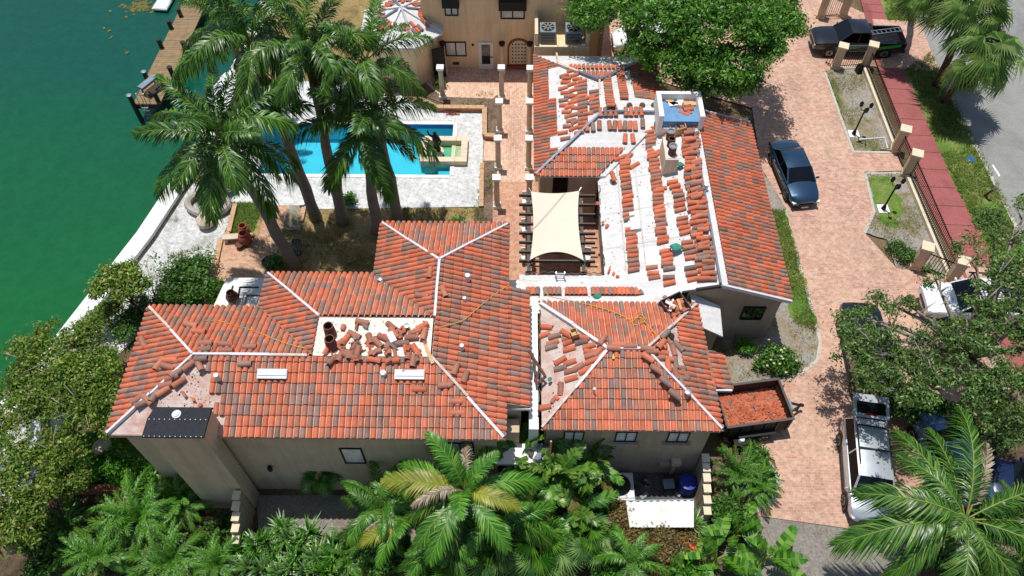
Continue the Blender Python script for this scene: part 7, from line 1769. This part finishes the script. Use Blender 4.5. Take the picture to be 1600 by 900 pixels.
for i, (bl, lab, m_, n, sz) in enumerate([([(185, 722, .8, .9), (215, 735, .7, .8)], 'bright green bush under the corner of the large house', 'leaf_bright', 5000, .09), ([(130, 738, .7, .8), (100, 745, .7, .8)], 'bright green bush along the low brown brick wall', 'leaf_bright', 5000, .09), ([(1215, 556, .7, .75), (1230, 570, .5, .55), (1195, 570, .5, .5)], 'flowering green shrub at the corner of the long wing', 'leaf_shrub', 4200, .08), ([(1165, 540, .5, .3)], 'tiny green shrub under the gable wall', 'leaf_bright', 700, .08),
        ([(990, 842, 1.3, .7), (1030, 852, 1.5, .8), (1062, 845, 1.3, .6), (1010, 872, 1.2, .7), (965, 812, 1.4, .5), (978, 800, 1.5, .45), (1040, 880, 1.1, .6)], 'large bronze brown croton shrub below the white lean-to roof', 'leaf_croton', 13000, .07), ([(1000, 895, .9, .7), (1060, 895, .9, .7), (950, 890, .9, .7)], 'green bush at the bottom edge below the croton', 'leaf_bright', 6000, .09), ([(1130, 795, .9, .7), (1160, 812, .8, .6)], 'dark green shrub below the rounded drive edge', 'leaf_shrub', 4000, .1), ([(1180, 715, .7, .6), (1195, 745, .7, .6)], 'green shrub inside the rounded drive edge', 'leaf_shrub', 3600, .08), ([(545, 312, .4, .3)], 'small yellow-green plant at the pool deck edge', 'leaf_bright', 600, .1), ([(712, 347, .4, .3)], 'small green tuft in the dry lawn above the roof edge', 'leaf_bright', 500, .08), ([(330, 300, .6, .7), (345, 290, .7, .5)], 'dark bush in the stone planter ring', 'leaf_shrub', 2400, .1), ([(338, 452, .5, .5), (345, 470, .5, .5), (335, 485, .5, .4)], 'green bush beside the white walled terrace', 'leaf_shrub', 2600, .09), ([(1395, 625, .9, .8), (1430, 640, .8, .7), (1470, 640, .8, .8)], 'green bush between the black pickup and the steel blue car', 'leaf_shrub', 4200, .09), ([(1540, 690, .9, .9), (1500, 650, .9, .8), (1570, 650, .9, .9)], 'green bush behind the big palm at right', 'leaf_oak', 4200, .09), ([(345, 830, .6, .8), (320, 850, .6, .7), (370, 870, .6, .7)], 'dark green bush on the soil below the chimney breast', 'leaf_shrub', 4200, .09), ([(60, 830, .8, .9), (110, 840, .7, .8), (70, 890, .8, .9)], 'dark bush in the lower left corner', 'leaf_shrub', 4200, .1), ([(1425, 400, .6, .5), (1400, 385, .4, .4)], 'sparse weeds in the lower fence bed', 'leaf_shrub', 1500, .07), ([(560, 845, .9, .8), (600, 870, 1.0, .9), (640, 860, .9, .8), (590, 820, .8, .6)], 'mixed green bush under the front palms', 'leaf_shrub', 7000, .1), ([(720, 830, 1.2, 1.0), (790, 800, 1.4, 1.0), (870, 830, 1.3, .9), (940, 800, 1.0, .7), (700, 880, 1.0, .9), (800, 890, 1.0, 1.0), (880, 890, 1.0, .9)], 'dense understorey bush among the front palms', 'leaf_bright', 16000, .09), ([(1560, 820, 1.0, 1.0), (1480, 870, 1.0, 1.0), (1580, 880, 1.0, 1.0)], 'understorey bush below the lower right palm', 'leaf_shrub', 6500, .1), ([(222, 470, .5, .45), (205, 495, .6, .55), (190, 515, .7, .6), (235, 500, .5, .5)], 'low green growth at the foot of the small bent tree', 'leaf_shrub', 4200, .08), ([(160, 490, 1.2, .6), (140, 505, 1.2, .6), (175, 480, 1.0, .45)], 'bush hiding the end of the sea wall coping', 'leaf_seagrape', 3600, .085), ([(688, 128, .4, .35)], 'dark plant at the foot of the lone column', 'leaf_shrub', 600, .09), ([(430, 408, .75, .3)], 'plant growing from the big grey green pot', 'leaf_shrub', 500, .09)]):
    q = P(bl[0][0], bl[0][1], bl[0][2]); tree('garden_shrub', lab, (q.x, q.y, 0), bl, n, sz, m_, 200 + i, .05, 'bark_brown', clump=.26, cat='shrub', fork=.3, flat=.5)
# flowers: a few blooms kept as parts of one plant
fl = thing('flowering_plant', 'orange flowers beside the brown croton shrub', 'plant', tuple(P(1080, 848)))
for i in range(16):
    q = P(R.uniform(1060, 1085), R.uniform(838, 868), 1.1 + R.uniform(0, .3)); MB().sphere(q, .09, 7, 5, 0, (1.2, 1, .5)).build('bloom', 'flower_orange', fl, smooth='all')
    MB().tube([V(q.x, q.y, .0), q], .012, 4).build('stem', 'midrib', fl)
fl = thing('flowering_plant', 'white blooms on the shrub at the corner of the long wing', 'plant', tuple(P(1215, 560)))
for i in range(13):
    q = P(R.gauss(1215, 14), R.gauss(556, 11), 1.15); MB().sphere(q, .06, 6, 4, 0, (1.2, 1, .5)).build('bloom', 'flower_pale', fl, smooth='all')
    MB().tube([V(q.x, q.y, .1), q], .01, 4).build('stem', 'midrib', fl)

# ================================================================== LABELS THAT SINGLE OUT REPEATS
TONE = ('orange', 'reddish', 'brown', 'grey', 'dark grey', 'tan')
def nth(n): return '%d%s' % (n, 'th' if 10 <= n % 100 <= 20 else {1: 'st', 2: 'nd', 3: 'rd'}.get(n % 10, 'th'))
BY_LEFT, BY_FAR = (lambda o: o.matrix_basis.translation.x), (lambda o: -o.matrix_basis.translation.y)
PHRASE = {
    'tiles in the first stack row': (BY_FAR, 'far end', 'of the stack row nearest the courtyard'), 'tiles in the second stack row': (BY_FAR, 'far end', 'in the row right of the skylight'),
    'tiles in the third stack row': (BY_FAR, 'far end', 'in the row below the pot chimney'), 'tiles heaped along the ridge': (BY_FAR, 'far end', 'of the double row along the ridge'),
    'three tiles apart': (BY_FAR, 'far end', 'of three apart on white roof'), 'tiles by the valley': (BY_LEFT, 'left', 'of those by the white roof valley'), 'tiles by the pot chimney': (BY_LEFT, 'left', 'of those beside the pot chimney'),
    'tiles on the south slope of the far wing': (BY_LEFT, 'left', 'in the rows on the far south slope'), 'tiles scattered on the far west slope': (BY_FAR, 'far end', 'scattered on the far west slope'), 'tile columns by the far ridge': (BY_FAR, 'far end', 'in columns by the far ridge'),
    'tiles in a row on the link roof': (BY_LEFT, 'left', 'on the low link roof'), 'tiles strewn on the west slope of the square house': (BY_LEFT, 'left', 'on the square house west slope'),
    'tiles along the square house hips': (BY_LEFT, 'left', 'of those along the square house hips'), 'tiles strewn on the east slope of the square house': (BY_LEFT, 'left', 'on the square house east slope'),
    'loose tiles on the left hip of the large house': (BY_LEFT, 'left', 'along the large house left hip'), 'single tiles across the laid rows': (BY_LEFT, 'left', 'lying across the large house roof'),
    'whole tiles on the rubble heap': (BY_LEFT, 'left', 'of whole tiles on the rubble heap'), 'broken pieces on the rubble heap': (BY_LEFT, 'left', 'of broken pieces in the rubble heap'), 'tile scraps on bare underlay': (BY_LEFT, 'left', 'of scraps dropped on bare roof underlay'),
    'scraps in the big crate': (BY_LEFT, 'left', 'inside the big weathered crate'), 'scraps in the ridge crate': (BY_LEFT, 'left', 'inside the ridge crate'), 'tiles heaped by the tower': (BY_LEFT, 'left', 'of the heap against the white tower'),
    'loose bricks on the pool deck': (BY_LEFT, 'left', 'of the small pile on the pool deck'), 'board scraps in the crate': (BY_LEFT, 'left', 'sticking out of the big wooden crate'), 'scraps on the tower floor': (BY_LEFT, 'left', 'on the blue tower floor'),
    'tarry scraps on the tower floor': (BY_LEFT, 'left', 'on the blue tower floor'), 'turbine vents behind the far ridge': (BY_LEFT, 'left', 'of the line behind the far wing ridge'), 'junk in the shaded yard': (BY_LEFT, 'left', 'on the floor of the shaded yard'),
    'rubbish on the balcony': (BY_LEFT, 'left', 'heaped on the balcony between the houses'), 'spiky rosettes': (BY_LEFT, 'left', 'of the spiky rosettes at the bottom edge')}
NOUN = {'loose_roof_tile': 'barrel tile', 'broken_roof_tile': 'broken tile piece', 'loose_brick': 'loose red brick', 'board_scrap': 'pale board scrap', 'tarred_scrap': 'black tarry scrap', 'roof_turbine': 'round grey turbine vent', 'yard_junk': 'small piece of junk', 'rubbish_bag': 'crumpled grey scrap', 'spiky_plant': 'spiky green plant'}
byg = {}
for o in COL.objects:
    if o.parent is None and o.get('group') in PHRASE: byg.setdefault(o['group'], []).append(o)
for g_, os_ in byg.items():
    key, side, phrase = PHRASE[g_]
    for i, o in enumerate(sorted(os_, key=key)):
        nm = o.name.split('.')[0]; tn = ''
        if nm.endswith('roof_tile'): tn = TONE[int(o.data.materials[0].name.split('_')[1])] + ' '
        o['label'] = '%s%s, %s from the %s %s' % (tn, NOUN[nm], nth(i + 1), side, phrase)
